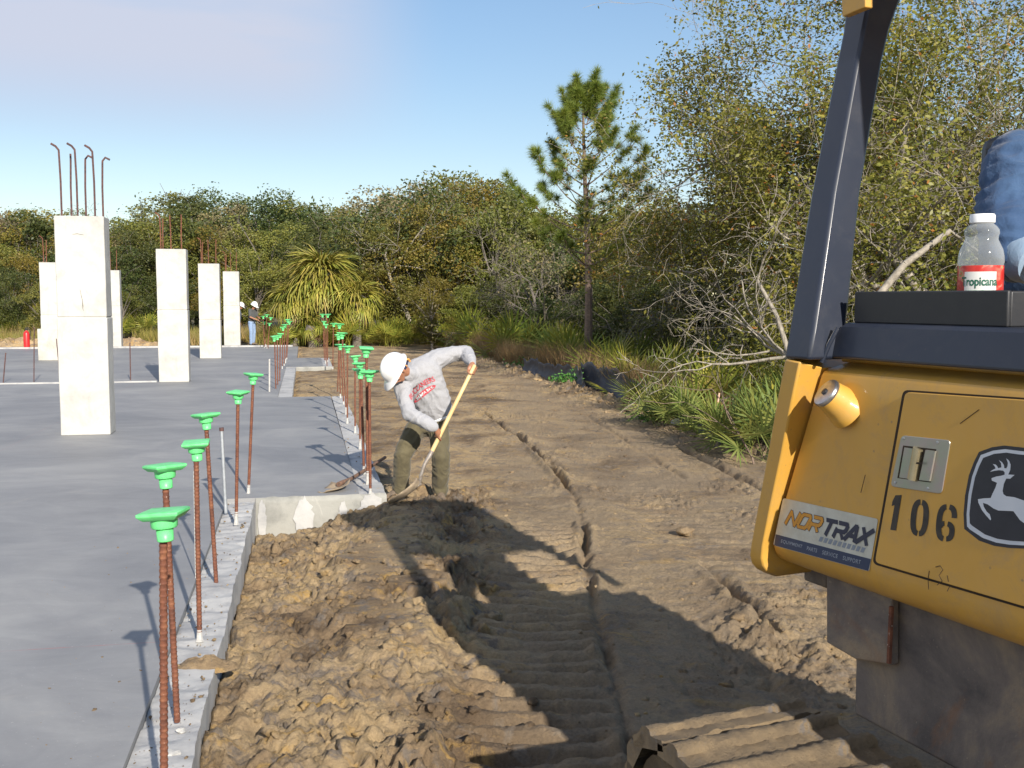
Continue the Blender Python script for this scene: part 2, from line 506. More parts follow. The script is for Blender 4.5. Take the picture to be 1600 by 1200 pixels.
def leaf(name, cols, trans=0.3, rough=0.5, orange=0.0):
    m, n, b = newmat(name)
    g = n.nodes.new('ShaderNodeNewGeometry')
    v = objvec(n)
    k = len(cols)
    col = ramp(n, g.outputs['Random Per Island'], [(i / max(1, k - 1), c) for i, c in enumerate(cols)])
    oi = n.nodes.new('ShaderNodeObjectInfo')
    hv = n.nodes.new('ShaderNodeHueSaturation')
    mh = n.nodes.new('ShaderNodeMapRange'); mh.inputs['To Min'].default_value = 0.478; mh.inputs['To Max'].default_value = 0.515
    mv = n.nodes.new('ShaderNodeMapRange'); mv.inputs['To Min'].default_value = 0.78; mv.inputs['To Max'].default_value = 1.25
    n.links.new(oi.outputs['Random'], mh.inputs['Value'])
    ad = n.nodes.new('ShaderNodeMath'); ad.operation = 'FRACT'
    mu = n.nodes.new('ShaderNodeMath'); mu.operation = 'MULTIPLY'; mu.inputs[1].default_value = 7.31
    n.links.new(oi.outputs['Random'], mu.inputs[0]); n.links.new(mu.outputs[0], ad.inputs[0]); n.links.new(ad.outputs[0], mv.inputs['Value'])
    n.links.new(mh.outputs['Result'], hv.inputs['Hue']); n.links.new(mv.outputs['Result'], hv.inputs['Value'])
    n.links.new(col, hv.inputs['Color'])
    c = hv.outputs['Color']
    # patches of yellower growth over the crown
    pa = noise_n(n, 0.9, 3, 0.6, v)
    c = mixrgb(n, ramp(n, pa, [(0.45, (0, 0, 0)), (0.65, (0.55, 0.55, 0.55))]), c, mixrgb(n, 1.0, c, (1.45, 1.22, 0.8), 'MULTIPLY'))
    if orange > 0:
        wn = n.nodes.new('ShaderNodeTexWhiteNoise'); wn.noise_dimensions = '1D'
        n.links.new(g.outputs['Random Per Island'], wn.inputs['W'])
        om = ramp(n, wn.outputs['Value'], [(1 - orange - 0.001, (0, 0, 0)), (1 - orange, (1, 1, 1))])
        c = mixrgb(n, om, c, (0.36, 0.155, 0.035))
    n.links.new(c, b.inputs['Base Color'])
    b.inputs['Roughness'].default_value = rough
    b.inputs['Specular IOR Level'].default_value = 0.35
    tr = n.nodes.new('ShaderNodeBsdfTranslucent'); n.links.new(c, tr.inputs['Color'])
    mx = n.nodes.new('ShaderNodeMixShader'); mx.inputs[0].default_value = trans
    o = n.nodes['Material Output']
    n.links.new(b.outputs[0], mx.inputs[1]); n.links.new(tr.outputs[0], mx.inputs[2]); n.links.new(mx.outputs[0], o.inputs['Surface'])
    return m
MAT['leaf_olive'] = leaf('olive_leaves', [(0.095, 0.115, 0.024), (0.150, 0.168, 0.036), (0.215, 0.215, 0.055)])
MAT['leaf_dark'] = leaf('dark_leaves', [(0.050, 0.075, 0.022), (0.078, 0.105, 0.030), (0.120, 0.140, 0.042)])
MAT['leaf_yellow'] = leaf('yellow_green_leaves', [(0.13, 0.125, 0.02), (0.19, 0.17, 0.03), (0.23, 0.18, 0.05)])
MAT['leaf_oak'] = leaf('laurel_oak_leaves', [(0.120, 0.138, 0.026), (0.190, 0.198, 0.038), (0.275, 0.255, 0.06)], 0.35, 0.45, 0.03)
MAT['leaf_brown'] = leaf('dry_leaves', [(0.15, 0.135, 0.07), (0.21, 0.18, 0.10), (0.12, 0.12, 0.05)], 0.2)
MAT['needle'] = leaf('pine_needles', [(0.125, 0.210, 0.034), (0.20, 0.285, 0.045), (0.30, 0.35, 0.07)], 0.25)
MAT['palm'] = leaf('palm_fronds', [(0.16, 0.19, 0.030), (0.28, 0.28, 0.050), (0.42, 0.36, 0.09)], 0.25)
MAT['palm_dead'] = leaf('dead_palm_fronds', [(0.30, 0.22, 0.13), (0.38, 0.29, 0.19), (0.24, 0.17, 0.10)], 0.15)
MAT['palmetto'] = leaf('palmetto_fronds', [(0.15, 0.20, 0.030), (0.25, 0.28, 0.045), (0.36, 0.35, 0.07)], 0.3)
MAT['palmetto_near'] = leaf('near_palmetto_fronds', [(0.105, 0.150, 0.035), (0.175, 0.215, 0.055), (0.27, 0.285, 0.085)], 0.3)
MAT['grass_dry'] = leaf('dry_grass_blades', [(0.28, 0.19, 0.085), (0.42, 0.30, 0.15), (0.22, 0.185, 0.075)], 0.3, 0.7)
MAT['grass_green'] = leaf('green_grass_blades', [(0.14, 0.155, 0.03), (0.20, 0.20, 0.05), (0.26, 0.215, 0.08)], 0.3, 0.7)
MAT['weed'] = leaf('weed_leaves', [(0.05, 0.145, 0.03), (0.08, 0.20, 0.04), (0.11, 0.24, 0.06)], 0.3)
# ================================================================ THE SITE
OS = G(399, 778)                               # inner corner of the stepped slab edge
TA = math.atan2(0.196, 1.0)
AX = Vector((-math.sin(TA), math.cos(TA), 0))  # along the building (away)
BX = Vector((math.cos(TA), math.sin(TA), 0))   # across the building (right)
def AB(a, b, z=0.0):
    p = OS + AX * a + BX * b
    return Vector((p.x, p.y, z))
def toab(x, y):
    dx = x - OS.x; dy = y - OS.y
    return dx * AX.x + dy * AX.y, dx * BX.x + dy * BX.y
WB = 1.24      # how far the slab tongue reaches out beyond the near edge
A1, A2, A3, AF = 10.6, 19.9, 24.6, 33.2
BP = 0.22      # left side of the soil pocket

# border of the wood: line (3.7,15.2) .. (-1.3,37)
def wood(x, y):
    """>0 inside the vegetation, metres from its edge"""
    dx, dy = -5.0, 21.8
    l = math.hypot(dx, dy)
    d1 = ((x - 3.7) * dy - (y - 15.2) * dx) / l
    d1 = d1 + 0.35 * fbm(y * 0.35, x * 0.1, 3, 5) * 2
    return d1
def far_grass(x, y):
    return y - (47.0 + 0.2 * x)

def rut(x, y, pts, wd, depth, seed):
    """furrow along a polyline given in world metres; returns height change"""
    best = np.full(x.shape, 99.0)
    for (x0, y0), (x1, y1) in zip(pts[:-1], pts[1:]):
        vx, vy = x1 - x0, y1 - y0
        t = np.clip(((x - x0) * vx + (y - y0) * vy) / (vx * vx + vy * vy), 0, 1)
        d = np.hypot(x - x0 - t * vx, y - y0 - t * vy)
        best = np.minimum(best, d)
    best = best + 0.035 * fbm(x * 7, y * 7, 3, seed)
    gate = sstep(-0.35, 0.05, fbm(x * 1.3, y * 1.3, 2, seed + 3))
    return -depth * np.exp(-(np.abs(best) / wd) ** 2) * (0.35 + 0.65 * gate) + 0.4 * depth * np.exp(-((np.abs(best) - 2.4 * wd) / (1.3 * wd)) ** 2) * gate

def terr(x, y):
    x = np.asarray(x, float); y = np.asarray(y, float)
    a, b = toab(x, y)
    z = np.full(x.shape, -0.235)
    z = z + 0.05 * fbm(x * 0.5, y * 0.35, 3, 1)
    # beyond the second tongue the site runs level with the slab
    z = z + 0.13 * sstep(6, 16, a)
    near = sstep(13.0, 10.0, y)
    # low corner against the form face, rising to where the labourer stands
    z = z - 0.11 * np.exp(-((b - 0.15) / 0.45) ** 2 - ((a + 0.2) / 0.9) ** 2)
    z = z + 0.15 * np.exp(-((b - 1.55) / 0.75) ** 2 - ((a - 0.1) / 1.3) ** 2)
    # spoil heap
    z = z + 0.20 * np.exp(-((x + 1.02) / 0.42) ** 2 - ((y - 8.5) / 1.35) ** 2)
    z = z + 0.11 * np.exp(-((x + 0.90) / 0.50) ** 2) * sstep(9.5, 7.0, y) * sstep(2.0, 4.5, y)
    z = z + 0.10 * np.exp(-((x + 0.55) / 0.30) ** 2 - ((y - 6.4) / 0.9) ** 2)
    # rough broken ground left of the track marks
    rough = sstep(-0.12, -0.40, x + 0.12 * fbm(x * 1.5, y * 1.5, 2, 9)) * near
    rough = np.maximum(rough, 0.9 * np.exp(-((x - 1.75) / 0.5) ** 2 - ((y - 6.3) / 0.75) ** 2))
    rough = rough * (0.55 + 0.45 * sstep(-0.2, 0.3, fbm(x * 0.9, y * 0.9, 2, 31)) )
    wx = x + 0.06 * fbm(x * 4, y * 4, 3, 41); wy = y + 0.06 * fbm(x * 4, y * 4, 3, 43)
    f1, f2, h1 = worley(wx * 3.6, wy * 3.0, 3)
    c1 = (h1 - 0.45) * sstep(0.0, 0.12, f2 - f1) + 0.75 * (sstep(0.0, 0.055, f2 - f1) - 1) * sstep(0.2, 0.5, h1)
    f1b, f2b, h2 = worley(wx * 8.5 + 3, wy * 7.5, 5)
    c2 = (h2 - 0.4) * sstep(0.0, 0.22, f2b - f1b) + 0.25 * (sstep(0.0, 0.16, f2b - f1b) - 1)
    f1c, f2c, h3 = worley(wx * 19 + 7, wy * 17, 8)
    c3 = (h3 - 0.4) * sstep(0.0, 0.4, f2c - f1c)
    sel = sstep(-0.25, 0.25, fbm(x * 1.6 + 3, y * 1.4, 2, 33))
    bil = np.abs(fbm(wx * 3.1, wy * 2.6, 5, 55, 0.62)); bil2 = np.abs(fbm(wx * 9.0, wy * 8.0, 4, 57, 0.62))
    cl = 0.080 * c1 + sel * (0.032 * c2 + 0.018 * c3) + 0.23 * (bil - 0.22) + 0.110 * (bil2 - 0.2)
    cl = cl + 0.060 * fbm(x * 5, y * 5, 7, 51, 0.72)
    cl = cl - 0.045 * sstep(0.10, 0.0, np.abs(fbm(wx * 2.2, wy * 1.7, 3, 77))) * sstep(0.0, 0.3, fbm(x * 1.1, y, 2, 78))
    z = z + rough * cl
    # compacted ground, slightly uneven
    comp = (1 - rough)
    z = z + comp * (0.018 * fbm(x * 3.0, y * 2.2, 4, 61) + 0.010 * fbm(x * 14, y * 10, 4, 63, 0.6))
    crumb = sstep(0.12, 0.5, fbm(x * 1.7, y * 1.1, 3, 64))
    z = z + comp * crumb * 0.022 * (worley(x * 14, y * 12, 65)[2] - 0.3)
    z = z + comp * (0.006 + 0.012 * crumb) * (sstep(0.12, 0.30, fbm(x * 20, y * 15, 3, 66, 0.7)) + sstep(0.2, 0.35, fbm(x * 9, y * 7, 4, 67, 0.7)))
    # cleat marks of the tracked machine
    def cleats(xc, hw, y0, y1, amp, ph, bend):
        m = sstep(hw, hw - 0.07, np.abs(x - xc(y))) * sstep(y0, y0 + 0.5, y) * sstep(y1, y1 - 1.5, y)
        u = (y + bend * (x - xc(y)) ** 2 + 0.03 * fbm(x * 3, y * 3, 2, 71)) / 0.19 + ph
        tri = np.abs((u % 1.0) - 0.5) * 2
        s = 0.5 + 0.5 * sstep(-0.4, 0.2, fbm(x * 2.5, y * 2.5, 2, 73))
        return m * amp * (sstep(0.15, 0.75, tri) - 0.5) * s - m * 0.02
    z = z + cleats(lambda yy: 0.14 + 0.012 * (yy - 6), 0.42, 3.0, 10.2, 0.088, 0.0, -0.25)
    z = z + cleats(lambda yy: -0.45 - 0.19 * (yy - 10.5), 0.40, 9.6, 27.0, 0.018, 0.3, 0.1) * 0.7
    z = z + cleats(lambda yy: 1.95 - 0.19 * (yy - 8), 0.40, 6.5, 26.0, 0.020, 0.6, 0.1) * 0.8
    z = z + cleats(lambda yy: 1.15 - 0.17 * (yy - 6), 0.33, 3.0, 8.0, 0.020, 0.2, 0.1)
    # furrows torn by the track edges
    r1 = [(0.56, 3.0), (0.57, 6.5), (0.575, 8.1), (0.66, 9.4), (0.68, 11.3), (0.50, 13.4), (0.19, 15.8), (-0.55, 19.5)]
    z = z + rut(x, y, r1, 0.030, 0.11, 91)
    z = z + rut(x, y, [(0.62, 13.2), (0.22, 15.7), (-0.1, 17.2)], 0.05, 0.06, 92)
    z = z + rut(x, y, [(1.53, 8.4), (1.62, 7.2), (1.75, 6.2)], 0.04, 0.08, 93)
    z = z + rut(x, y, [(2.0, 17.0), (2.4, 15.1), (2.7, 12.1), (2.9, 10.9)], 0.05, 0.07, 94)
    z = z + rut(x, y, [(1.35, 19.0), (1.75, 15.2), (2.05, 12.4)], 0.035, 0.035, 96)
    # windrow of loose soil along the wood, then the fall into the undergrowth
    d = wood(x, y)
    z = z + 0.17 * np.exp(-((d + 0.30) / 0.36) ** 2) * (0.6 + 0.8 * fbm(y * 0.9, x, 3, 15)) * sstep(44, 34, y)
    z = z + np.exp(-((d + 0.25) / 0.55) ** 2) * (0.10 * c2 + 0.05 * c3 + 0.07 * c1) * sstep(40, 30, y)
    z = z - 0.38 * sstep(0.1, 1.6, d) * sstep(-2.0, 8.0, y)
    # grass bank behind the slab
    z = z + 0.18 * sstep(0, 6, far_grass(x, y)) + 0.10 * fbm(x * 0.15, y * 0.15, 2, 16) * sstep(0, 6, far_grass(x, y))
    # kept out of the slab, closed up against its edges
    ins = ((b < 0.0) & (a <= 0.0)) | ((b < WB) & (a > 0) & (a <= A1)) | ((b < BP) & (a > A1) & (a <= A2)) | ((b < WB) & (a > A2) & (a <= A3)) | ((b < BP) & (a > A3) & (a < AF))
    ins = ins & (a > -14.5) & (b > -45)
    # soil lies a little below the slab surface close to it
    closeto = (b > -0.2) & (b < WB + 0.35) & (a < AF)
    z = np.where(closeto & ~ins, np.minimum(z, -0.045), z)
    z = np.where(ins, -0.62, z)
    z = np.where((a >= AF) & (b < 3), np.minimum(z, -0.02), z)
    return z
def tz(x, y):
    return float(terr(np.array([x], float), np.array([y], float))[0])
def GT(px, py):
    """where the ray through a photo pixel meets the soil"""
    p = G(px, py, -0.2)
    for _ in range(6):
        p = G(px, py, tz(p.x, p.y))
    return p

def axis_lines():
    xs = list(np.arange(-2.9, 3.1, 0.0165))
    st = 0.0165; x = xs[-1]
    while x < 900:
        st *= 1.028 if x < 12 else 1.12
        x += st; xs.append(x)
    st = 0.0165; x = xs[0]
    left = []
    while x > -900:
        st *= 1.05 if x > -9 else 1.12
        x -= st; left.append(x)
    xs = left[::-1] + xs
    ys = []
    y = 3.6
    while y < 48:
        ys.append(y); y += 0.0040 * y if y < 12 else 0.0055 * y
    st = 0.3
    while y < 1500:
        ys.append(y); st *= 1.12; y += st
    y = 3.6; st = 0.03; lo = []
    while y > -60:
        st *= 1.12; y -= st; lo.append(y)
    return np.array(xs), np.array(lo[::-1] + ys)
def build_ground():
    xs, ys = axis_lines()
    X, Y = np.meshgrid(xs, ys)
    Z = terr(X, Y)
    nx, ny = len(xs), len(ys)
    V = np.stack([X.ravel(), Y.ravel(), Z.ravel()], 1)
    i = np.arange(nx * ny).reshape(ny, nx)
    F = np.stack([i[:-1, :-1].ravel(), i[:-1, 1:].ravel(), i[1:, 1:].ravel(), i[1:, :-1].ravel()], 1)
    # leave out what the slab covers completely
    fa, fb = toab(V[F][:, :, 0].mean(1), V[F][:, :, 1].mean(1))
    hid = (fa > -13.5) & (fa < AF - 1.5) & (fb < -0.6) & (fb > -43)
    F = F[~hid]
    o = mk('ground', V, F, MAT['soil'], smooth=True)
    d = wood(X.ravel(), Y.ravel()); fg = far_grass(X.ravel(), Y.ravel())
    lit = np.maximum(sstep(0.15, 1.0, d) * sstep(-3, 3, Y.ravel()), sstep(0, 3, fg) * 0.8)
    n = fbm(X.ravel() * 1.5, Y.ravel() * 1.5, 3, 4)
    comp = sstep(-0.25, 0.15, X.ravel()) * sstep(-0.3, -1.5, d) * (0.8 + 0.8 * n) * 1.3
    for nm, arr in (('litter', lit), ('compact', np.clip(comp, 0, 1.6))):
        at = o.data.attributes.new(nm, 'FLOAT', 'POINT')
        at.data.foreach_set('value', arr.astype(np.float32))
    tag(o, kind='structure')
    return o
ground = build_ground()
ME_G = ground.data

# loose clods: too many to count
def clods(name, n, region, smin, smax, seed, cat=None, zfix=None):
    rng = np.random.default_rng(seed)
    base = bmesh.new(); bmesh.ops.create_icosphere(base, subdivisions=1, radius=1)
    bv = np.array([v.co[:] for v in base.verts]); bf = np.array([[v.index for v in f.verts] for f in base.faces]); base.free()
    base = bmesh.new(); bmesh.ops.create_icosphere(base, subdivisions=2, radius=1)
    bv2 = np.array([v.co[:] for v in base.verts]); bf2 = np.array([[v.index for v in f.verts] for f in base.faces]); base.free()
    Vs = []; Fs = []; cnt = 0
    pts = region(rng, n)
    zz = terr(pts[:, 0], pts[:, 1])
    if zfix:
        qa, qb = toab(pts[:, 0], pts[:, 1]); zz = np.where((qb > -0.26) & (qa < 0), zfix[0], zfix[1])
    for (x, y), z in zip(pts, zz):
        if z < -0.5: continue
        s = smin * (smax / smin) ** (rng.random() ** 3.2)
        big = s > 0.018
        v = (bv2 if big else bv).copy(); f = bf2 if big else bf
        ph = rng.random(3) * 50
        q = v * 1.7 + ph
        r = 1 + 0.55 * (vnoise(q[:, 0] + q[:, 2] * 0.7, q[:, 1] - q[:, 2] * 0.6, int(ph[0])) - 0.5) * 2 + (rng.random(len(v)) - 0.5) * 0.42
        v = v * r[:, None] * np.array([1, 0.6 + 0.6 * rng.random(), 0.45 + 0.4 * rng.random()])
        th = rng.random() * 6.28; c, s_ = math.cos(th), math.sin(th)
        v = np.stack([v[:, 0] * c - v[:, 1] * s_, v[:, 0] * s_ + v[:, 1] * c, v[:, 2]], 1) * s
        v += np.array([x, y, z + s * 0.05])
        Vs.append(v); Fs.append(f + cnt); cnt += len(v)
    o = mk(name, np.concatenate(Vs), np.concatenate(Fs), MAT['soil'])
    tag(o, kind='stuff')
    return o
def reg_rough(rng, n):
    x = rng.uniform(-2.2, 0.0, n); y = 3.7 + 7.0 * rng.random(n) ** 1.0
    x = np.where(rng.random(n) < 0.12, rng.normal(1.75, 0.35, n), x)
    y2 = rng.normal(6.3, 0.5, n)
    y = np.where(x > 0.3, y2, y)
    a, b = toab(x, y)
    k = ~((b < 0.03) & (a < 0.02)) & ~((b < WB + 0.02) & (a > -0.03))
    return np.stack([x[k], y[k]], 1)
def reg_smooth(rng, n):
    y = 4 * (36 / 4.0) ** rng.random(n); x = rng.uniform(-1.2, 4.2, n)
    k = (wood(x, y) < 0.3)
    a, b = toab(x, y); k &= (b > WB + 0.03) | ((b > 0.3) & (a < -0.1))
    return np.stack([x[k], y[k]], 1)
def reg_berm(rng, n):
    y = 9 * (40 / 9.0) ** rng.random(n)
    x = 3.7 - 5.0 / 21.8 * (y - 15.2) + rng.normal(-0.3, 0.33, n)
    return np.stack([x, y], 1)
tag(clods('clay_clods', 1700, reg_rough, 0.005, 0.050, 11), 'loose broken clay clods on the spoil heap beside the slab', 'soil clods')
def reg_ledge(rng, n):
    a = -9 * rng.random(n) ** 0.8 - 0.02; b = np.where(rng.random(n) < 0.75, rng.uniform(-0.24, -0.01, n), -0.25 - np.abs(rng.normal(0, 0.5, n)))
    k = rng.random(n) < 0.25; a = np.where(k, rng.uniform(0.05, 8, n), a); b = np.where(k, rng.uniform(WB - 0.35, WB - 0.02, n), b)
    P = [AB(u, v_) for u, v_ in zip(a, b)]
    return np.array([[p.x, p.y] for p in P])
tag(clods('ledge_crumbs', 700, reg_ledge, 0.0025, 0.014, 14, zfix=(-0.020, 0.0)), 'crumbs of soil and mortar scattered along the slab ledge', 'crumbs')
tag(clods('soil_crumbs', 2600, reg_smooth, 0.005, 0.028, 12), 'small soil crumbs scattered over the driven ground', 'soil crumbs')
tag(clods('windrow_clods', 1300, reg_berm, 0.012, 0.085, 13), 'soil lumps along the ridge at the edge of the wood', 'soil lumps')

# ---------------------------------------------------------------- slab
def poly_slab(name, pts, z0, z1, mat, parent=None):
    m = MB(); m.prism([Vector((p.x, p.y, z0)) for p in pts], (0, 0, z1 - z0))
    return m.build(name, mat, parent)
LW = 0.26   # width of the rough ledge round the slab
slab = poly_slab('concrete_slab', [AB(-14, -44), AB(-14, -LW), AB(-0.0, -LW), AB(0.0, WB - LW), AB(A1, WB - LW - 0.02), AB(A1, -0.05), AB(A2, -0.05),
                                   AB(A2, WB - LW), AB(A3, WB - LW), AB(A3, BP), AB(AF, BP), AB(AF, -44)], -0.6, 0.0, MAT['slab'])
tag(slab, kind='structure')

def ledge(name, a0, a1, b0, b1, zt, amp, seed, step=0.03, mat='ledge'):
    """rough-topped strip of concrete with ragged top, vertical sides"""
    na = max(2, int((a1 - a0) / step)); nb = max(3, int((b1 - b0) / step))
    aa = np.linspace(a0, a1, na + 1); bb = np.linspace(b0, b1, nb + 1)
    A_, B_ = np.meshgrid(aa, bb, indexing='ij')
    ja = A_.copy(); jb = B_.copy()
    edge = (B_ == bb[-1])
    jb = jb + np.where(edge, 0.012 * fbm(A_ * 5, B_, 4, seed + 9), 0)
    Z = zt + amp * (fbm(A_ * 3, B_ * 3, 4, seed) + 0.9 * fbm(A_ * 14, B_ * 10, 5, seed + 1, 0.7))
    rb = np.abs(((A_ / 0.16 + 0.4 * fbm(A_ * 2, B_ * 3, 2, seed + 4)) % 1) - 0.5)
    Z = Z - amp * 0.45 * np.exp(-(rb / 0.10) ** 2) * sstep(-0.2, 0.2, fbm(A_ * 1.3, B_ * 3, 2, seed + 6))
    Z = np.where(B_ == bb[0], np.minimum(Z, zt), Z)
    V = [AB(a, b, z) for a, b, z in zip(ja.ravel(), jb.ravel(), Z.ravel())]
    i = np.arange(len(V)).reshape(na + 1, nb + 1)
    F = [(i[r, c], i[r + 1, c], i[r + 1, c + 1], i[r, c + 1]) for r in range(na) for c in range(nb)]
    n0 = len(V)
    # side walls
    ring = [i[r, 0] for r in range(na + 1)] + [i[na, c] for c in range(1, nb + 1)] + [i[r, nb] for r in range(na - 1, -1, -1)] + [i[0, c] for c in range(nb - 1, 0, -1)]
    low = []
    for k in ring:
        p = V[k]; V.append(Vector((p.x, p.y, -0.6))); low.append(len(V) - 1)
    for k in range(len(ring)):
        k2 = (k + 1) % len(ring)
        F.append((ring[k2], ring[k], low[k], low[k2]))
    o = mk(name, [tuple(v) for v in V], F, MAT[mat], slab)
    bm = bmesh.new(); bm.from_mesh(o.data); bmesh.ops.recalc_face_normals(bm, faces=bm.faces); bm.to_mesh(o.data); bm.free()
    o.data.polygons.foreach_set('use_smooth', np.ones(len(o.data.polygons), dtype=bool))
    o.data.set_sharp_from_angle(angle=math.radians(50))
    return o
ledge('ledge', -9.6, -0.003, -LW + 0.003, 0.0, -0.028, 0.022, 3)
ledge('ledge', -0.002, A1 + 0.01, WB - LW + 0.002, WB, -0.012, 0.014, 5, 0.04)
ledge('ledge', A1 + 0.012, A2, -0.048, BP, -0.012, 0.012, 7, 0.06)
ledge('ledge', A2 + 0.003, A3, WB - LW + 0.003, WB, -0.012, 0.012, 8, 0.08)
# rendered form faces, butted 3 mm in front of the slab's own sides
def facing(name, a, b0, b1, z0, z1, th, seed):
    nb = max(6, int((b1 - b0) / 0.03)); nz = 8
    V = []; 
    for j in range(nz + 1):
        for k in range(nb + 1):
            b = b0 + (b1 - b0) * k / nb; z = z0 + (z1 - z0) * j / nz
            q = 0.006 * mnoise.noise((b * 6 + seed, z * 9, 1.3)) + 0.003 * mnoise.noise((b * 30, z * 30, 2.0))
            zz = z + (0.012 * mnoise.noise((b * 9, 4.2, seed)) if j == nz else 0)
            V.append(AB(a - th - q, b, zz))
    F = [(j * (nb + 1) + k, j * (nb + 1) + k + 1, (j + 1) * (nb + 1) + k + 1, (j + 1) * (nb + 1) + k) for j in range(nz) for k in range(nb)]
    n = len(V)
    for k in range(nb + 1):
        V.append(AB(a - 0.002, b0 + (b1 - b0) * k / nb, z1 - 0.006))
    F += [(nz * (nb + 1) + k, nz * (nb + 1) + k + 1, n + k + 1, n + k) for k in range(nb)]
    o = mk(name, [tuple(v) for v in V], F, MAT['face'], slab, smooth=True)
    return o
facing('form_face', 0.0, 0.004, WB - 0.004, -0.5, 0.004, 0.016, 1)
facing('form_face', A2, BP + 0.01, WB - 0.004, -0.4, 0.004, 0.016, 2)
# smears of plaster on the form face
for (c0, c1, zt, zb, sd) in ((0.36, 0.54, -0.02, -0.40, 1), (0.78, 0.86, -0.06, -0.3, 2), (0.97, 1.22, 0.0, -0.3, 3), (0.02, 0.10, -0.02, -0.42, 4)):
    m = MB(); pts = []
    n = 30
    for k in range(n):
        th = 2 * math.pi * k / n
        u = (c0 + c1) / 2 + (c1 - c0) / 2 * math.cos(th) * (1 + 0.55 * mnoise.noise((k * 0.83, sd, 0)))
        z = (zt + zb) / 2 + (zt - zb) / 2 * math.sin(th) * (1 + 0.35 * mnoise.noise((k * 0.77, sd, 5)))
        pts.append(AB(-0.026, min(max(u, 0.006), WB - 0.006), z))
    m.prism(pts, AX * -0.004)
    m.build('plaster_smear', MAT['ledge'], slab, bevel=0.002)
# slightly raised lip across the slab with dowels, and the far curb
lip_y = 599
p = G(245, 597); pa, pb = toab(p.x, p.y)
m = MB(); m.box(AB(pa, (pb - 30) / 2, 0.016), (( pb + 30) / 2, 0.035, 0.016), Matrix.Rotation(TA, 3, 'Z'))
m.build('slab_lip', MAT['ledge'], slab)
m = MB(); m.box(AB(AF - 0.1, -22, 0.03), (22, 0.10, 0.03), Matrix.Rotation(TA, 3, 'Z'))
m.build('slab_lip', MAT['ledge'], slab)
LIPA = pa
# soil spilled over the ledge
def heap(name, c, rx, ry, h, seed, lab, cat, n=26, rot=0.0, mat='soil'):
    V = []; F = []
    nr = 9
    V.append((0, 0, h))
    for i in range(1, nr + 1):
        r = i / nr
        for j in range(n):
            th = 2 * math.pi * j / n
            k = 1 + 0.28 * mnoise.noise((math.cos(th) * 1.6 + seed, math.sin(th) * 1.6, 0))
            x = rx * r * k * math.cos(th); y = ry * r * k * math.sin(th)
            z = h * (1 - r ** 1.7) * (1 + 0.9 * mnoise.noise((x * 14 + seed, y * 14, 3))) + 0.35 * h * mnoise.noise((x * 40, y * 40, seed)) * (1 - r)
            V.append((x, y, z if i < nr else -0.012))
    for j in range(n): F.append((0, 1 + j, 1 + (j + 1) % n))
    for i in range(nr - 1):
        for j in range(n):
            a_ = 1 + i * n + j; b_ = 1 + i * n + (j + 1) % n
            F.append((a_, a_ + n, b_ + n, b_))
    o = mk(name, V, F, MAT[mat], smooth=False)
    o.location = c; o.rotation_euler = (0, 0, rot)
    tag(o, lab, cat)
    return o
p = G(318, 1037, -0.02)
heap('soil_heap', (p.x, p.y, -0.04), 0.20, 0.075, 0.055, 3, 'spilled brown soil lying across the near ledge between rusty bars', 'soil heap', rot=TA * 1.0)

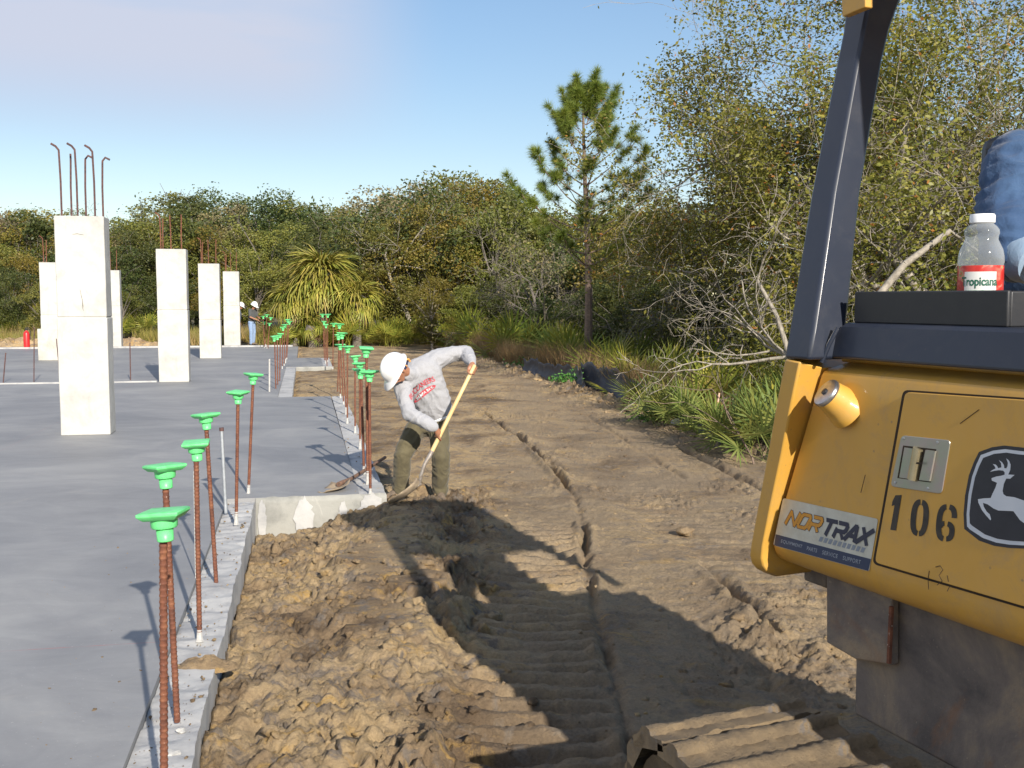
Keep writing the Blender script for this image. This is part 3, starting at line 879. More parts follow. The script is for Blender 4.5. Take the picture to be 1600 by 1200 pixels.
# ---------------------------------------------------------------- columns
def make_column(base, wid, dep, H, joint, bars, label, group, bar_h, curved=True, seed=0, lower=None):
    root = empty('concrete_column', base, TA)
    tag(root, label, 'column', group)
    def shaft(z0, z1, dw):
        bm = bmesh.new()
        nz = max(3, int((z1 - z0) / 0.12)); nx = 6
        def P(u, v, z):
            q = Vector((u * (wid / 2 + dw), v * (dep / 2 + dw), z))
            nn = 0.004 * mnoise.noise((q.x * 3 + seed, q.y * 3, q.z * 1.7)) + 0.002 * mnoise.noise((q.x * 20, q.y * 20, q.z * 14 + seed))
            if abs(u) > 0.999: q.x += nn * (1 if u > 0 else -1)
            if abs(v) > 0.999: q.y += nn * (1 if v > 0 else -1)
            return q
        ring = [(-1 + 2 * k / nx, -1) for k in range(nx)] + [(1, -1 + 2 * k / nx) for k in range(nx)] + [(1 - 2 * k / nx, 1) for k in range(nx)] + [(-1, 1 - 2 * k / nx) for k in range(nx)]
        rows = []
        for j in range(nz + 1):
            z = z0 + (z1 - z0) * j / nz
            rows.append([bm.verts.new(P(u, v, z)) for u, v in ring])
        for j in range(nz):
            for k in range(len(ring)):
                k2 = (k + 1) % len(ring)
                bm.faces.new((rows[j][k], rows[j][k2], rows[j + 1][k2], rows[j + 1][k]))
        bm.faces.new(rows[0][::-1]); bm.faces.new(rows[-1])
        me = bpy.data.meshes.new('shaft'); bm.to_mesh(me); bm.free()
        me.materials.append(MAT['column'])
        o = obj_from('shaft', me, root)
        md = o.modifiers.new('bevel', 'BEVEL'); md.width = 0.012; md.segments = 2; md.limit_method = 'ANGLE'; md.angle_limit = math.radians(60)
        me.polygons.foreach_set('use_smooth', np.ones(len(me.polygons), dtype=bool)); me.set_sharp_from_angle(angle=math.radians(40))
        return o
    shaft(0.0, joint - 0.006, 0.0)
    shaft(joint + 0.006, H, -0.004)
    m = MB(); m.box((0, 0, joint), (wid / 2 - 0.012, dep / 2 - 0.012, 0.0065)); m.build('cold_joint', MAT['block'], root)
    if lower:
        m = MB(); m.box((-0.04, -0.03, lower / 2), (wid / 2 + 0.05, dep / 2 + 0.06, lower / 2))
        m.build('footing_block', MAT['block'], root, bevel=0.015)
    n = len(bars)
    for (u, v, h, hook, kd) in bars:
        x = u * (wid / 2 - 0.07); y = v * (dep / 2 - 0.07)
        pts = [(x, y, H - 0.05), (x, y, H + h * 0.5), (x + 0.01 * kd, y, H + h - 0.10)]
        if hook:
            pts += [(x + 0.012 * kd, y, H + h - 0.05), (x + 0.05 * kd * hook, y, H + h), (x + 0.11 * kd * hook, y, H + h + 0.035 if kd < 0 else H + h - 0.03)]
        else:
            pts += [(x + 0.01 * kd, y, H + h)]
        m = MB(); m.tube(pts, 0.0145 if wid > 0.5 else 0.013, 6)
        m.build('rebar', MAT['rust_dark'] if seed == 1 else MAT['rust'], root, smooth=True)
    return root
HC = 3.02
YAW = TA
def colbase(px, py, dep):
    p = G(px, py)
    return Vector((p.x, p.y, 0)) + AX * (dep / 2)
DEP = 0.42
c1 = colbase(134, 680, DEP)
make_column(c1, 0.655, DEP, HC, 1.635, [(-0.9, -1, 0.94, 1, -1), (-0.62, 1, 0.88, 0, 1), (-0.1, -1, 0.95, 1, -1), (0.12, 1, 0.86, 1, 1), (0.78, -1, 0.93, 1, -1), (1.0, 1, 0.84, 1, 1)],
            'nearest and largest pale concrete column with six hooked bars on top', 'concrete columns', 0.9, seed=1)
bars = [(-0.85, -1, 0.78, 1, -1), (0.0, -1, 0.76, 0, -1), (0.88, -1, 0.78, 0, 1), (-0.80, 1, 0.70, 0, 1)]
make_column(colbase(272, 597, DEP), 0.66, DEP, HC, 1.64, bars, 'pale concrete column second in the row, beside the white lip line', 'concrete columns', 0.8, seed=2)
make_column(colbase(329, 560, DEP), 0.66, DEP, HC, 1.23, bars, 'pale concrete column third in the row with a low cold joint', 'concrete columns', 0.8, seed=3)
make_column(colbase(363, 540, DEP), 0.64, DEP, HC, 1.62, bars, 'farthest pale concrete column of the row, next to the two far workers', 'concrete columns', 0.8, seed=4)
make_column(colbase(92, 563, DEP), 0.98, DEP, HC, 1.40, bars, 'pale column with a darker wider block round its foot, partly behind the nearest column', 'concrete columns', 0.8, seed=5, lower=0.98)
make_column(colbase(176, 543, DEP), 0.66, DEP, HC, 1.62, bars, 'far pale column showing just right of the nearest column', 'concrete columns', 0.8, seed=6)

# ---------------------------------------------------------------- rebars with green caps
def cap_mesh():
    m = MB()
    # square dished plate, stepped socket below
    h = 0.071
    M = Matrix.Rotation(0.0, 3, 'Z')
    top = [(-h, -h, 0.0), (h, -h, 0.0), (h, h, 0.0), (-h, h, 0.0)]
    def ringsq(s, z): return [(-s, -s, z), (s, -s, z), (s, s, z), (-s, s, z)]
    rings = [ringsq(0.030, 0.004), ringsq(h - 0.010, 0.006), ringsq(h, 0.002), ringsq(h, -0.008), ringsq(h - 0.016, -0.024), ringsq(0.045, -0.026)]
    vs = [p for r in rings for p in r]; fs = [(3, 2, 1, 0)[::-1]]
    for i in range(len(rings) - 1):
        for j in range(4):
            j2 = (j + 1) % 4
            fs.append((i * 4 + j, (i + 1) * 4 + j, (i + 1) * 4 + j2, i * 4 + j2))
    m.add(vs, fs)
    m.lathe([(0.046, -0.022), (0.045, -0.050), (0.040, -0.058), (0.030, -0.058), (0.029, -0.060), (0.028, -0.100), (0.025, -0.104)], 18)
    o = m.build('cap', MAT['cap'], None, bevel=0.0025)
    me = o.data
    dg = bpy.context.evaluated_depsgraph_get()
    me2 = bpy.data.meshes.new_from_object(o.evaluated_get(dg)); me2.name = 'cap'
    bpy.data.objects.remove(o)
    return me2
CAP = cap_mesh()
def rod_mesh(r, n=10, ribs=True, L_=1.0, name='rod'):
    """unit bar from z=0 to z=L_ with real crosswise ribs"""
    m = MB()
    if ribs:
        prof = []; z = 0; 
        while z < L_ - 0.02:
            prof += [(r, z), (r, z + 0.009), (r * 1.13, z + 0.0115), (r * 1.13, z + 0.0145), (r, z + 0.017)]
            z += 0.019
        prof.append((r, L_))
    else:
        prof = [(r, 0), (r, L_)]
    m.lathe(prof, n)
    o = m.build(name, MAT['rust'], None, smooth=True)
    me = o.data; bpy.data.objects.remove(o)
    return me
ROD_NEAR = rod_mesh(0.0135, 10)
ROD_FAR = rod_mesh(0.0135, 6, False)
rg = random.Random(4)
def capped(pb, pt, label, group=None, near=False, cap=True, sc=1.0, drop=True):
    """pb: foot (world), pt: cap top (world)"""
    root = empty('capped_rebar' if cap else 'rebar', pb)
    tag(root, label, 'rebar', group)
    d = (pt - pb); l = d.length
    q = d.to_track_quat('Z', 'Y')
    o = obj_from('rod', ROD_NEAR if near else ROD_FAR, root)
    o.rotation_mode = 'QUATERNION'; o.rotation_quaternion = q
    o.scale = (sc, sc, l - 0.01)
    if near:   # real ribs keep their pitch: build to length
        pass
    if cap:
        c = obj_from('cap', CAP, root, loc=d)
        tilt = Vector((rg.uniform(-1, 1), rg.uniform(-1, 1), 0)) * 0.09
        c.rotation_euler = (tilt.x, tilt.y, rg.uniform(-0.6, 0.9))
    # cement left on the foot of the bar
    if rg.random() < (0.6 if drop else 0.0):
        h = rg.uniform(0.05, 0.15)
        m = MB(); m.lathe([(0.024, 0.0), (0.0175, h * 0.25), (0.0160, h * 0.6), (0.0152, h * 0.85), (0.0140, h)], 8, M=q.to_matrix())
        m.build('cement_collar', MAT['spatter'], root, smooth=True)
    return root
def cap_at(bx, by, tx, ty, zb=-0.012, dy=0.0):
    b = G(bx, by, zb)
    t = W(tx, ty, b.y + dy)
    return b, t
# six along the near ledge
b = G(243, 1200, -0.02); foot = Vector((-1.245, 3.64, -0.03)); 
capped(foot, W(255, 799, 3.58), 'rusty rebar with the nearest green cap, foot below the frame', 'green capped bars along the near ledge', near=True, drop=False)
NEAR = [((277, 1128), (257, 727), 'leaning rusty rebar with green cap just behind the nearest one'),
        ((312, 1002), (306, 691), 'rusty rebar with green cap and a thin pale wire beside it'),
        ((338, 912), (321, 647), 'leaning rusty rebar with green cap, foot splashed with white cement'),
        ((369, 820), (372, 612), 'upright rusty rebar with green cap right of the grey pipe'),
        ((388, 774), (396, 584), 'upright rusty rebar with green cap at the corner of the form face')]
for (bx, by), (tx, ty), lab in NEAR:
    bb, tt = cap_at(bx, by, tx, ty, -0.02)
    capped(bb, tt, lab, 'green capped bars along the near ledge', near=True)
# right-hand row
ORD = ['', 'first', 'second', 'third', 'fourth', 'fifth', 'sixth', 'seventh', 'eighth', 'ninth', 'tenth']
ROW = [((578.7, 772), (577, 580)), ((574.5, 757), (572.5, 543)), ((568.8, 741), (564, 577)), ((562.7, 702), (562, 567)),
       ((555, 677), (554.7, 556)), ((542.7, 662), (543, 541)), ((541, 648), (534.6, 520)), ((537, 632), (531.5, 538)), ((532, 622), (529, 523)), ((527.5, 612), (530.5, 506))]
rl = ['capped rebar standing at the corner of the slab nearest the digging labourer', 'capped rebar with the highest large green cap beside the white helmet']
for i, ((bx, by), (tx, ty)) in enumerate(ROW):
    bb, tt = cap_at(bx, by, tx, ty)
    lab = rl[i] if i < 2 else '%s green capped bar from the slab corner in the row behind the labourer' % ORD[i + 1]
    capped(bb, tt, lab, 'green capped bars along the right slab edge', near=(i < 4))
FARL = [((431, 608), (429, 526)), ((434, 602), (433, 524)), ((437, 596), (438, 521)), ((441, 577), (442, 511)), ((444, 572), (445, 507)), ((446, 568), (450, 499)), ((448, 562), (452, 502))]
for i, ((bx, by), (tx, ty)) in enumerate(FARL):
    bb, tt = cap_at(bx, by, tx, ty)
    capped(bb, tt, '%s green capped bar from the front in the clump left of the soil pocket' % ORD[i + 1], 'green capped bars left of the soil pocket')
FARR = [((520, 577), (521, 505)), ((511, 572), (509, 507)), ((509, 568), (506.5, 502)), ((507, 563), (504, 491)), ((512, 566), (512, 491))]
for i, ((bx, by), (tx, ty)) in enumerate(FARR):
    bb, tt = cap_at(bx, by, tx, ty)
    capped(bb, tt, '%s green capped bar from the front on the farther slab tongue before the palms' % ORD[i + 1], 'green capped bars on the farther tongue')
FARW = [((413, 544), (411, 494)), ((415, 543), (417, 491.5)), ((417, 545), (423, 496)), ((414, 542), (413, 503)), ((419, 545), (421, 505))]
for i, ((bx, by), (tx, ty)) in enumerate(FARW):
    bb, tt = cap_at(bx, by, tx, ty)
    capped(bb, tt, '%s green capped bar of the bunch at the hand of the far worker' % ['leftmost', 'tallest', 'rightmost', 'lowest left', 'low right'][i], 'green capped bars beside the far worker')
# bare pieces
def bare(name, pb, pt, r, mat, label, cat='bar', group=None, k=8):
    m = MB(); m.tube([Vector((0, 0, 0)), (pt - pb) * 0.5, pt - pb], r, k)
    o = m.build(name, MAT[mat], None, smooth=True); o.location = pb
    return tag(o, label, cat, group)
bb, tt = cap_at(353, 802, 346, 668, -0.01)
pp = bare('grey_pipe', bb, tt, 0.016, 'galv', 'short grey galvanised pipe leaning on the ledge among the rusty bars', 'pipe', k=12)
m = MB(); m.tube([(tt - bb) * 0.96, (tt - bb) * 1.0], 0.0195, 12); m.build('coupling', MAT['rust_dark'], pp, smooth=True)
bb, tt = cap_at(306, 905, 303, 735, -0.01)
bare('pale_wire', bb, tt, 0.005, 'spatter', 'thin pale wire standing right behind a capped rebar on the ledge', 'wire', k=6)
bb, tt = cap_at(421, 613, 421, 561)
bare('white_post', bb, tt, 0.018, 'spatter', 'short whitish stake at the left corner of the soil pocket', 'stake')
for (bx, by, tx, ty, lab) in ((5, 598, 9, 551, 'short dark dowel on the white lip line at the far left'), (53, 597, 53.5, 512, 'tall thin dark dowel on the lip line below the red extinguisher'),
                              (92, 572, 88, 529, 'thin dark dowel leaning before the foot of the wide column'), (204, 594, 203, 535, 'thin dark dowel standing between the two nearest columns')):
    bb, tt = cap_at(bx, by, tx, ty, 0.0)
    bare('dowel', bb, tt, 0.014 if ty > 520 else 0.012, 'rust_dark', lab, 'dowel', 'bare dowels in the slab')
# chunks of mortar on the ledge
for i, (px, py, s, lab) in enumerate(((283, 1141, 0.022, 'small white mortar crumb at the foot of the leaning bar'), (270, 1178, 0.030, 'larger cream mortar chunk on the ledge at the lower edge'), (298, 968, 0.012, 'tiny white mortar crumb midway along the near ledge'))):
    bm = bmesh.new(); bmesh.ops.create_icosphere(bm, subdivisions=2, radius=s)
    for v in bm.verts:
        v.co *= 1 + 0.45 * mnoise.noise(v.co * 60 + Vector((i * 9, 0, 0))); v.co.z *= 0.55
    me = bpy.data.meshes.new('mortar_chunk'); bm.to_mesh(me); bm.free(); me.materials.append(MAT['spatter'])
    o = obj_from('mortar_chunk', me); p = G(px, py, -0.02); o.location = (p.x, p.y, -0.02)
    tag(o, lab, 'mortar chunk')
# ================================================================ VEGETATION
def leaf_quads(P, s, rng, flat=0.35, elong=1.6):
    """diamond leaves at points P with sizes s -> V,F"""
    n = len(P)
    d = rng.normal(size=(n, 3)); d[:, 2] *= 0.7; d /= np.linalg.norm(d, axis=1)[:, None]
    u = rng.normal(size=(n, 3)); u -= (u * d).sum(1)[:, None] * d; u /= np.linalg.norm(u, axis=1)[:, None]
    s = np.broadcast_to(s, (n,))[:, None]
    tip = P + d * s * elong; mid = P + d * s * elong * 0.5
    a = mid + u * s * 0.5; b = mid - u * s * 0.5
    V = np.stack([P, a, tip, b], 1).reshape(-1, 3)
    F = np.arange(4 * n).reshape(n, 4)
    return V, F
def tube_segs(segs, k=4):
    """frustums for (p0,p1,r0,r1) rows -> V,F"""
    S_ = np.array([(*a, *b, r0, r1) for a, b, r0, r1 in segs])
    p0, p1, r0, r1 = S_[:, :3], S_[:, 3:6], S_[:, 6], S_[:, 7]
    t = p1 - p0; t /= np.maximum(np.linalg.norm(t, axis=1), 1e-9)[:, None]
    ref = np.where(np.abs(t[:, 2:3]) < 0.9, np.array([[0, 0, 1.0]]), np.array([[1.0, 0, 0]]))
    a = np.cross(t, ref); a /= np.linalg.norm(a, axis=1)[:, None]; b = np.cross(t, a)
    n = len(S_); V = np.zeros((n, 2 * k, 3))
    for j in range(k):
        th = 2 * math.pi * j / k
        o = a * math.cos(th) + b * math.sin(th)
        V[:, j] = p0 + o * r0[:, None]; V[:, k + j] = p1 + o * r1[:, None]
    F = np.zeros((n, k, 4), int); base = (np.arange(n) * 2 * k)[:, None]
    for j in range(k):
        j2 = (j + 1) % k
        F[:, j] = base + np.array([[j, j2, k + j2, k + j]])
    return V.reshape(-1, 3), F.reshape(-1, 4)
def rvec(rng, s):
    return Vector((rng.gauss(0, s), rng.gauss(0, s), rng.gauss(0, s)))
def grow(seed, trunk_dir, trunk_len, r0, levels, ratio, nch, up, wob, first=0.35, droop=0.0):
    rng = random.Random(seed)
    segs = []; tips = []
    def rec(p, d, l, r, lv):
        ns = 5 if lv < 2 else 4
        pts = [p]; q = p; dd = d.normalized(); rr = r
        kids = []
        for i in range(ns):
            dd = (dd + rvec(rng, wob) + Vector((0, 0, up if lv < 3 else up - droop))).normalized()
            q2 = q + dd * (l / ns)
            r2 = r * (1 - 0.55 * (i + 1) / ns)
            segs.append((tuple(q), tuple(q2), rr, r2))
            if (i + 1) / ns > first or lv > 0:
                kids.append((q2, dd.copy(), r2))
            q = q2; rr = r2
            if lv >= levels - 2:
                tips.append((q.copy(), lv))
        if lv < levels:
            c = nch[lv] if lv < len(nch) else nch[-1]
            for j in range(c):
                kp, kd, kr = kids[min(len(kids) - 1, int(rng.random() * len(kids)))] if j < c - 1 else kids[-1]
                ax = kd.orthogonal(); ax.rotate(Matrix.Rotation(rng.random() * 6.283, 3, kd))
                ang = rng.uniform(0.5, 1.15)
                nd = (kd * math.cos(ang) + ax * math.sin(ang)).normalized()
                rec(kp, nd, l * ratio * rng.uniform(0.75, 1.2), kr * rng.uniform(0.55, 0.8), lv + 1)
    rec(Vector((0, 0, -0.2)), Vector(trunk_dir), trunk_len, r0, 0)
    return segs, tips

# --- dense far trees: crown of leafy sprays in clumps
def far_tree(seed, H, Rr, n_clump, per, leafs, base_h=0.12, skew=0.0):
    rng = np.random.default_rng(seed)
    C = []
    while len(C) < n_clump:
        u = rng.uniform(-1, 1, 3)
        r = np.linalg.norm(u)
        if r > 1 or r < 0.35: continue
        z = (u[2] * 0.5 + 0.5)
        wz = math.sin(min(1, z * 1.25 + 0.12) * math.pi * 0.55 + 0.25)
        C.append((u[0] * Rr * wz, u[1] * Rr * wz, base_h * H + z * (1 - base_h) * H))
    C = np.array(C); rad = rng.uniform(0.35, 0.95, n_clump) * Rr * 0.36
    P = []
    for c, r in zip(C, rad):
        m = int(per * (r / (0.24 * Rr)) ** 1.6)
        d = rng.normal(size=(m, 3)); d /= np.linalg.norm(d, axis=1)[:, None]
        d[:, 2] *= 0.72
        rr = r * rng.uniform(0.55, 1.12, m) ** 0.7
        P.append(c + d * rr[:, None])
    # sprays breaking the outline
    m = n_clump * 6
    k = rng.integers(0, n_clump, m); d = rng.normal(size=(m, 3)); d[:, 2] = np.abs(d[:, 2]) * 0.9; d /= np.linalg.norm(d, axis=1)[:, None]
    P.append(C[k] + d * (rad[k] * rng.uniform(1.0, 1.7, m))[:, None])
    P = np.concatenate(P)
    V, F = leaf_quads(P, leafs * rng.uniform(0.6, 1.3, len(P)), rng)
    segs = []
    rr = random.Random(seed)
    tr = 0.018 * H + 0.05
    segs.append(((0, 0, -0.3), (0.1, 0, H * 0.25), tr, tr * 0.8)); segs.append(((0.1, 0, H * 0.25), (0, 0.1, H * 0.55), tr * 0.8, tr * 0.5))
    for c in C[::2]:
        h = min(c[2] * 0.55, H * 0.5)
        mid = (c[0] * 0.5, c[1] * 0.5, (h + c[2]) / 2 + 0.1)
        segs.append(((0.05, 0.03, h), mid, tr * 0.35, tr * 0.22)); segs.append((mid, tuple(c), tr * 0.22, tr * 0.08))
        e = c + np.array([rr.gauss(0, 0.5), rr.gauss(0, 0.5), rr.uniform(0.1, 0.9)])
        segs.append((tuple(c), tuple(e), tr * 0.08, 0.01))
    TV, TF = tube_segs(segs, 4)
    return (mk('crown', V, F, None, mesh_only=True), mk('trunk', TV, TF, MAT['bark_grey'], mesh_only=True))
FT = []
for i, (H, R_, nc, per, ls) in enumerate(((8.0, 3.1, 50, 330, 0.088), (8.0, 2.5, 44, 320, 0.082), (8.0, 3.6, 58, 320, 0.092), (8.0, 2.9, 42, 240, 0.08), (8.0, 3.3, 54, 340, 0.086))):
    FT.append(far_tree(100 + i, H, R_, nc, per, ls))
def recolour(me, mat):
    m2 = me.copy(); m2.materials.clear(); m2.materials.append(mat); return m2
CROWNS = {}
for k in ('leaf_olive', 'leaf_dark', 'leaf_yellow', 'leaf_brown'):
    CROWNS[k] = [recolour(c, MAT[k]) for c, t in FT]
def put_far(name, i, mk_, x, y, H, label, cat, group, wide=1.0, rng=random, base=None):
    z = tz(x, y) if base is None else base
    r = empty(name, (x, y, z - 0.1), rng.uniform(0, 6.28))
    tag(r, label, cat, group)
    s = H / 8.0
    c = obj_from('crown', CROWNS[mk_][i], r); t = obj_from('trunk', FT[i][1], r)
    for o in (c, t): o.scale = (s * wide, s * wide, s)
    return r
def X_at(px, Y): return (px - 800) / FPX * Y
# --- the wood behind the slab: tree-line profile read from the photograph
rt = random.Random(21)
prof = [(-120, 335), (0, 338), (60, 345), (110, 338), (170, 342), (230, 335), (260, 318), (300, 300), (345, 306), (390, 310), (430, 306), (480, 314), (530, 318), (575, 324), (610, 322),
        (640, 290), (690, 272), (740, 282), (790, 285), (840, 318), (880, 325), (930, 335), (1000, 300), (1060, 270), (1150, 262), (1250, 240), (1400, 225), (1600, 215), (1750, 215)]
def top_at(px): return np.interp(px, [p[0] for p in prof], [p[1] for p in prof])
KINDS = {'leaf_olive': ('olive green oak in the tree line', 'olive_oak'), 'leaf_dark': ('dark green oak in the tree line', 'evergreen_oak'),
         'leaf_yellow': ('yellowish green tree in the tree line', 'yellowish_tree'), 'leaf_brown': ('dull brown half bare tree in the tree line', 'bare_tree')}
n_t = 0
MARKS = [(0, 'at the left edge above the bright scrub'), (55, 'above the red extinguisher'), (95, 'behind the wide-footed column'), (180, 'behind the nearest column'), (240, 'between the nearest and second columns'), (296, 'behind the second column'), (347, 'behind the third column'),
  (380, 'behind the farthest column'), (415, 'above the two far workers'), (455, 'left of the big cabbage palm'), (540, 'behind the big cabbage palm'), (590, 'right of the cabbage palms'), (650, 'above the labourer helmet'), (710, 'above the labourer raised elbow'),
  (770, 'above the yellow palmetto band'), (830, 'above the left end of the silt fence'), (890, 'just left of the pine'), (940, 'directly behind the pine'), (1010, 'just right of the pine'), (1080, 'above the white rock'), (1150, 'above the leaning survey stake'), (1230, 'left of the canopy post'), (1330, 'behind the canopy post'), (1420, 'behind the black battery box'), (1520, 'left of the juice bottle'), (9999, 'behind the driver')]
def mark(px):
    for q, s in MARKS:
        if px < q: return s
    return MARKS[-1][1]
for row, (Y0, dpx, kf) in enumerate(((62, 46, 1.0), (55, 54, 0.84), (72, 60, 1.0), (51, 60, 0.55))):
    px = -130 + row * 17
    while px < 1010:
        Y = Y0 + rt.uniform(-2.5, 2.5)
        if px > 590: Y -= 6
        if px > 850: Y -= 6
        if row == 3 and 400 < px < 610: Y = rt.uniform(51, 53)
        tp = top_at(px) + rt.uniform(-6, 22)
        H = ((468 - tp) / FPX * Y + CAM_Z) * kf * (1.0 if row < 3 else rt.uniform(0.7, 1.15)) + 0.35
        H = max(H, 2.2)
        k = rt.choices(['leaf_olive', 'leaf_dark', 'leaf_yellow', 'leaf_brown'], [0.45, 0.34, 0.13, 0.08])[0]
        if row == 3: k = rt.choice(['leaf_olive', 'leaf_yellow', 'leaf_dark', 'leaf_olive'])
        where = 'behind the columns' if px < 390 else ('behind the palms' if px < 620 else 'left of the pine')
        if px > 850: where = 'behind the pine trunk'
        lab, nm = KINDS[k]
        if row == 3:
            lab, nm = ('low bushy ' + ('yellowish' if k == 'leaf_yellow' else 'green') + ' shrub at the foot of the tree line', 'shrub')
        lab, where2 = lab.replace('in the tree line', '').strip(), mark(px)
        lab = ('low ' if row == 3 else ['tall ', '', 'distant ', ''][row]) + lab.replace('low bushy ', 'bushy ').replace(' shrub at the foot of the tree line', ' shrub') + ' ' + where2
        put_far(nm, rt.randrange(5), k, X_at(px, Y), Y, H, lab.replace('  ', ' '), 'shrub' if row == 3 else 'tree', ('shrubs' if row == 3 else k[5:] + ' trees') + ' ' + where, rt.uniform(0.95, 1.3), rt)
        n_t += 1
        px += dpx * rt.uniform(0.75, 1.25)
# --- the nearer wood on the right
for row, (off, step, hk) in enumerate(((15, 2.6, 1.0), (9.5, 2.5, 0.8), (6.2, 1.9, 0.36))):
    y = 48.0
    while y > 12 - row * 1:
        x = 3.7 - 5.0 / 21.8 * (y - 15.2) + off + rt.uniform(-0.9, 0.9)
        px = 800 + FPX * x / y
        if px < 2000:
            tp = top_at(px)
            H = ((468 - tp) / FPX * y + CAM_Z) * hk * rt.uniform(0.9, 1.1) + 0.45
            H = min(max(H, 1.7), 9.5)
            if row == 2: H = rt.uniform(1.7, 3.0)
            k = rt.choices(['leaf_olive', 'leaf_dark', 'leaf_yellow', 'leaf_brown'], [0.5, 0.2, 0.17, 0.13])[0]
            where = 'in the wood beyond the bulldozer' if px > 1180 else 'between the pine and the bulldozer'
            if row == 2: put_far('undergrowth_bush', rt.randrange(5), k, x, y, H, 'low dense %s bush %s' % ({'leaf_olive': 'olive', 'leaf_dark': 'dark green', 'leaf_yellow': 'yellow green', 'leaf_brown': 'brownish'}[k], mark(px)), 'bush', 'bushes ' + where, rt.uniform(1.2, 1.6), rt)
            else: put_far('wood_tree', rt.randrange(5), k, x, y, H, '%s%s tree %s' % (['deep-set ', ''][row], {'leaf_olive': 'olive', 'leaf_dark': 'dark green', 'leaf_yellow': 'yellow green', 'leaf_brown': 'brownish'}[k], mark(px)),
                          'tree', k[5:] + ' trees ' + where, rt.uniform(1.0, 1.3), rt)
        y -= step * rt.uniform(0.8, 1.2) * (1 + (0.02 * y))

# --- sparse laurel oaks with visible pale limbs (nearer)
def oak(name, loc, seed, tdir, L0, r0, ratio, leafn, ls, label, up=0.05, wob=0.16, levels=5, nch=(5, 5, 4, 4, 3), mat='leaf_oak', barkm='bark_pale', spread=0.16, droop=0.05, cat='tree', keep=1.0, first=0.3):
    segs, tips = grow(seed, tdir, L0, r0, levels, ratio, nch, up, wob, first=first, droop=droop)
    root = empty(name, loc)
    tag(root, label, cat)
    big = [s for s in segs if s[2] > 0.03]; thin = [s for s in segs if s[2] <= 0.03]
    if big:
        V, F = tube_segs(big, 6); mk('trunk', V, F, MAT[barkm], root, smooth=True)
    thin = [(a, b, max(r, 0.005), max(q, 0.003)) for a, b, r, q in thin]
    V, F = tube_segs(thin, 3); mk('twigs', V, F, MAT[barkm], root)
    if leafn > 0:
        rng = np.random.default_rng(seed)
        T = np.array([t[0][:] for t in tips])
        T = T[rng.random(len(T)) < keep]
        # leave whole boughs thin and others full
        dens = 0.12 + 1.6 * sstep(0.38, 0.62, vnoise(T[:, 0] * 0.8 + 5, T[:, 1] * 0.8 + T[:, 2] * 0.9, seed))
        rep = rng.poisson(dens * leafn / len(T))
        P = np.repeat(T, rep, axis=0)
        P = P + rng.normal(size=P.shape) * spread
        V, F = leaf_quads(P, ls * rng.uniform(0.6, 1.25, len(P)), rng, elong=1.9)
        mk('crown', V, F, MAT[mat], root)
    return root, len(segs)
def wpos(px, Y):
    x = X_at(px, Y); return (x, Y, tz(x, Y))
oak('laurel_oak', wpos(1375, 20.5), 7, (-0.12, 0.05, 1), 4.2, 0.20, 0.66, 30000, 0.047, 'tall sparse laurel oak with pale limbs rising behind the blue canopy post')
oak('laurel_oak', wpos(1640, 19.0), 12, (-0.35, 0.0, 1), 4.4, 0.22, 0.66, 38000, 0.047, 'laurel oak with orange-flecked leaves behind the driver and the juice bottle')
oak('laurel_oak', wpos(1265, 27.0), 19, (-0.15, 0.0, 1), 4.6, 0.20, 0.66, 24000, 0.054, 'laurel oak reaching left towards the pine with leafy twigs against the sky', keep=0.9)
oak('laurel_oak', wpos(1330, 22.5), 23, (-0.22, 0.0, 1), 5.0, 0.19, 0.68, 34000, 0.050, 'tallest laurel oak reaching out of the frame left of the canopy post', keep=0.95)
oak('laurel_oak', wpos(1530, 23.5), 29, (-0.05, 0.0, 1), 4.9, 0.19, 0.67, 30000, 0.050, 'laurel oak with sunlit crown between the canopy post and the driver')
oak('leaning_tree', wpos(1195, 13.9), 31, (0.46, 0.0, 1), 4.3, 0.085, 0.50, 7000, 0.045, 'leaning pale lichen-covered trunk right of the blue canopy post', nch=(3, 4, 4, 3), levels=4)
oak('bare_tree', wpos(1335, 15.8), 44, (-0.33, -0.05, 1), 3.4, 0.062, 0.56, 0, 0.05, 'dead grey tree with drooping leafless branches just left of the blue post', nch=(6, 5, 4, 3), levels=4, up=0.02, droop=0.16, wob=0.2)
oak('bare_tree', wpos(868, 39), 52, (-0.3, 0, 1), 3.4, 0.10, 0.64, 1500, 0.07, 'leafless grey spreading tree left of the pine trunk', nch=(6, 5, 4, 4), levels=4, mat='leaf_brown', up=0.03, droop=0.03, barkm='bark_grey')
oak('bare_tree', wpos(950, 33), 57, (0.2, 0, 1), 2.6, 0.06, 0.60, 1500, 0.06, 'leafless twiggy small tree right of the pine trunk', nch=(5, 5, 4, 4), levels=4, mat='leaf_brown', up=0.0, droop=0.05, barkm='bark_grey')
oak('sparse_tree', wpos(655, 47), 61, (-0.15, 0, 1), 4.4, 0.13, 0.60, 5000, 0.10, 'taller open-crowned tree with airy top left of the pine', nch=(5, 5, 4, 4), levels=4, mat='leaf_dark', barkm='bark_pale')
oak('sparse_tree', wpos(765, 48), 63, (0.15, 0, 1), 4.3, 0.13, 0.58, 5500, 0.10, 'slender open tree with upright top just left of the pine crown', nch=(5, 5, 4, 4), levels=4, mat='leaf_olive', barkm='bark_pale')
oak('sparse_tree', wpos(298, 57), 65, (0.05, 0, 1), 4.2, 0.12, 0.56, 3500, 0.11, 'open-crowned dark tree rising above the second column', nch=(5, 4, 4, 4), levels=4, mat='leaf_dark', barkm='bark_grey')
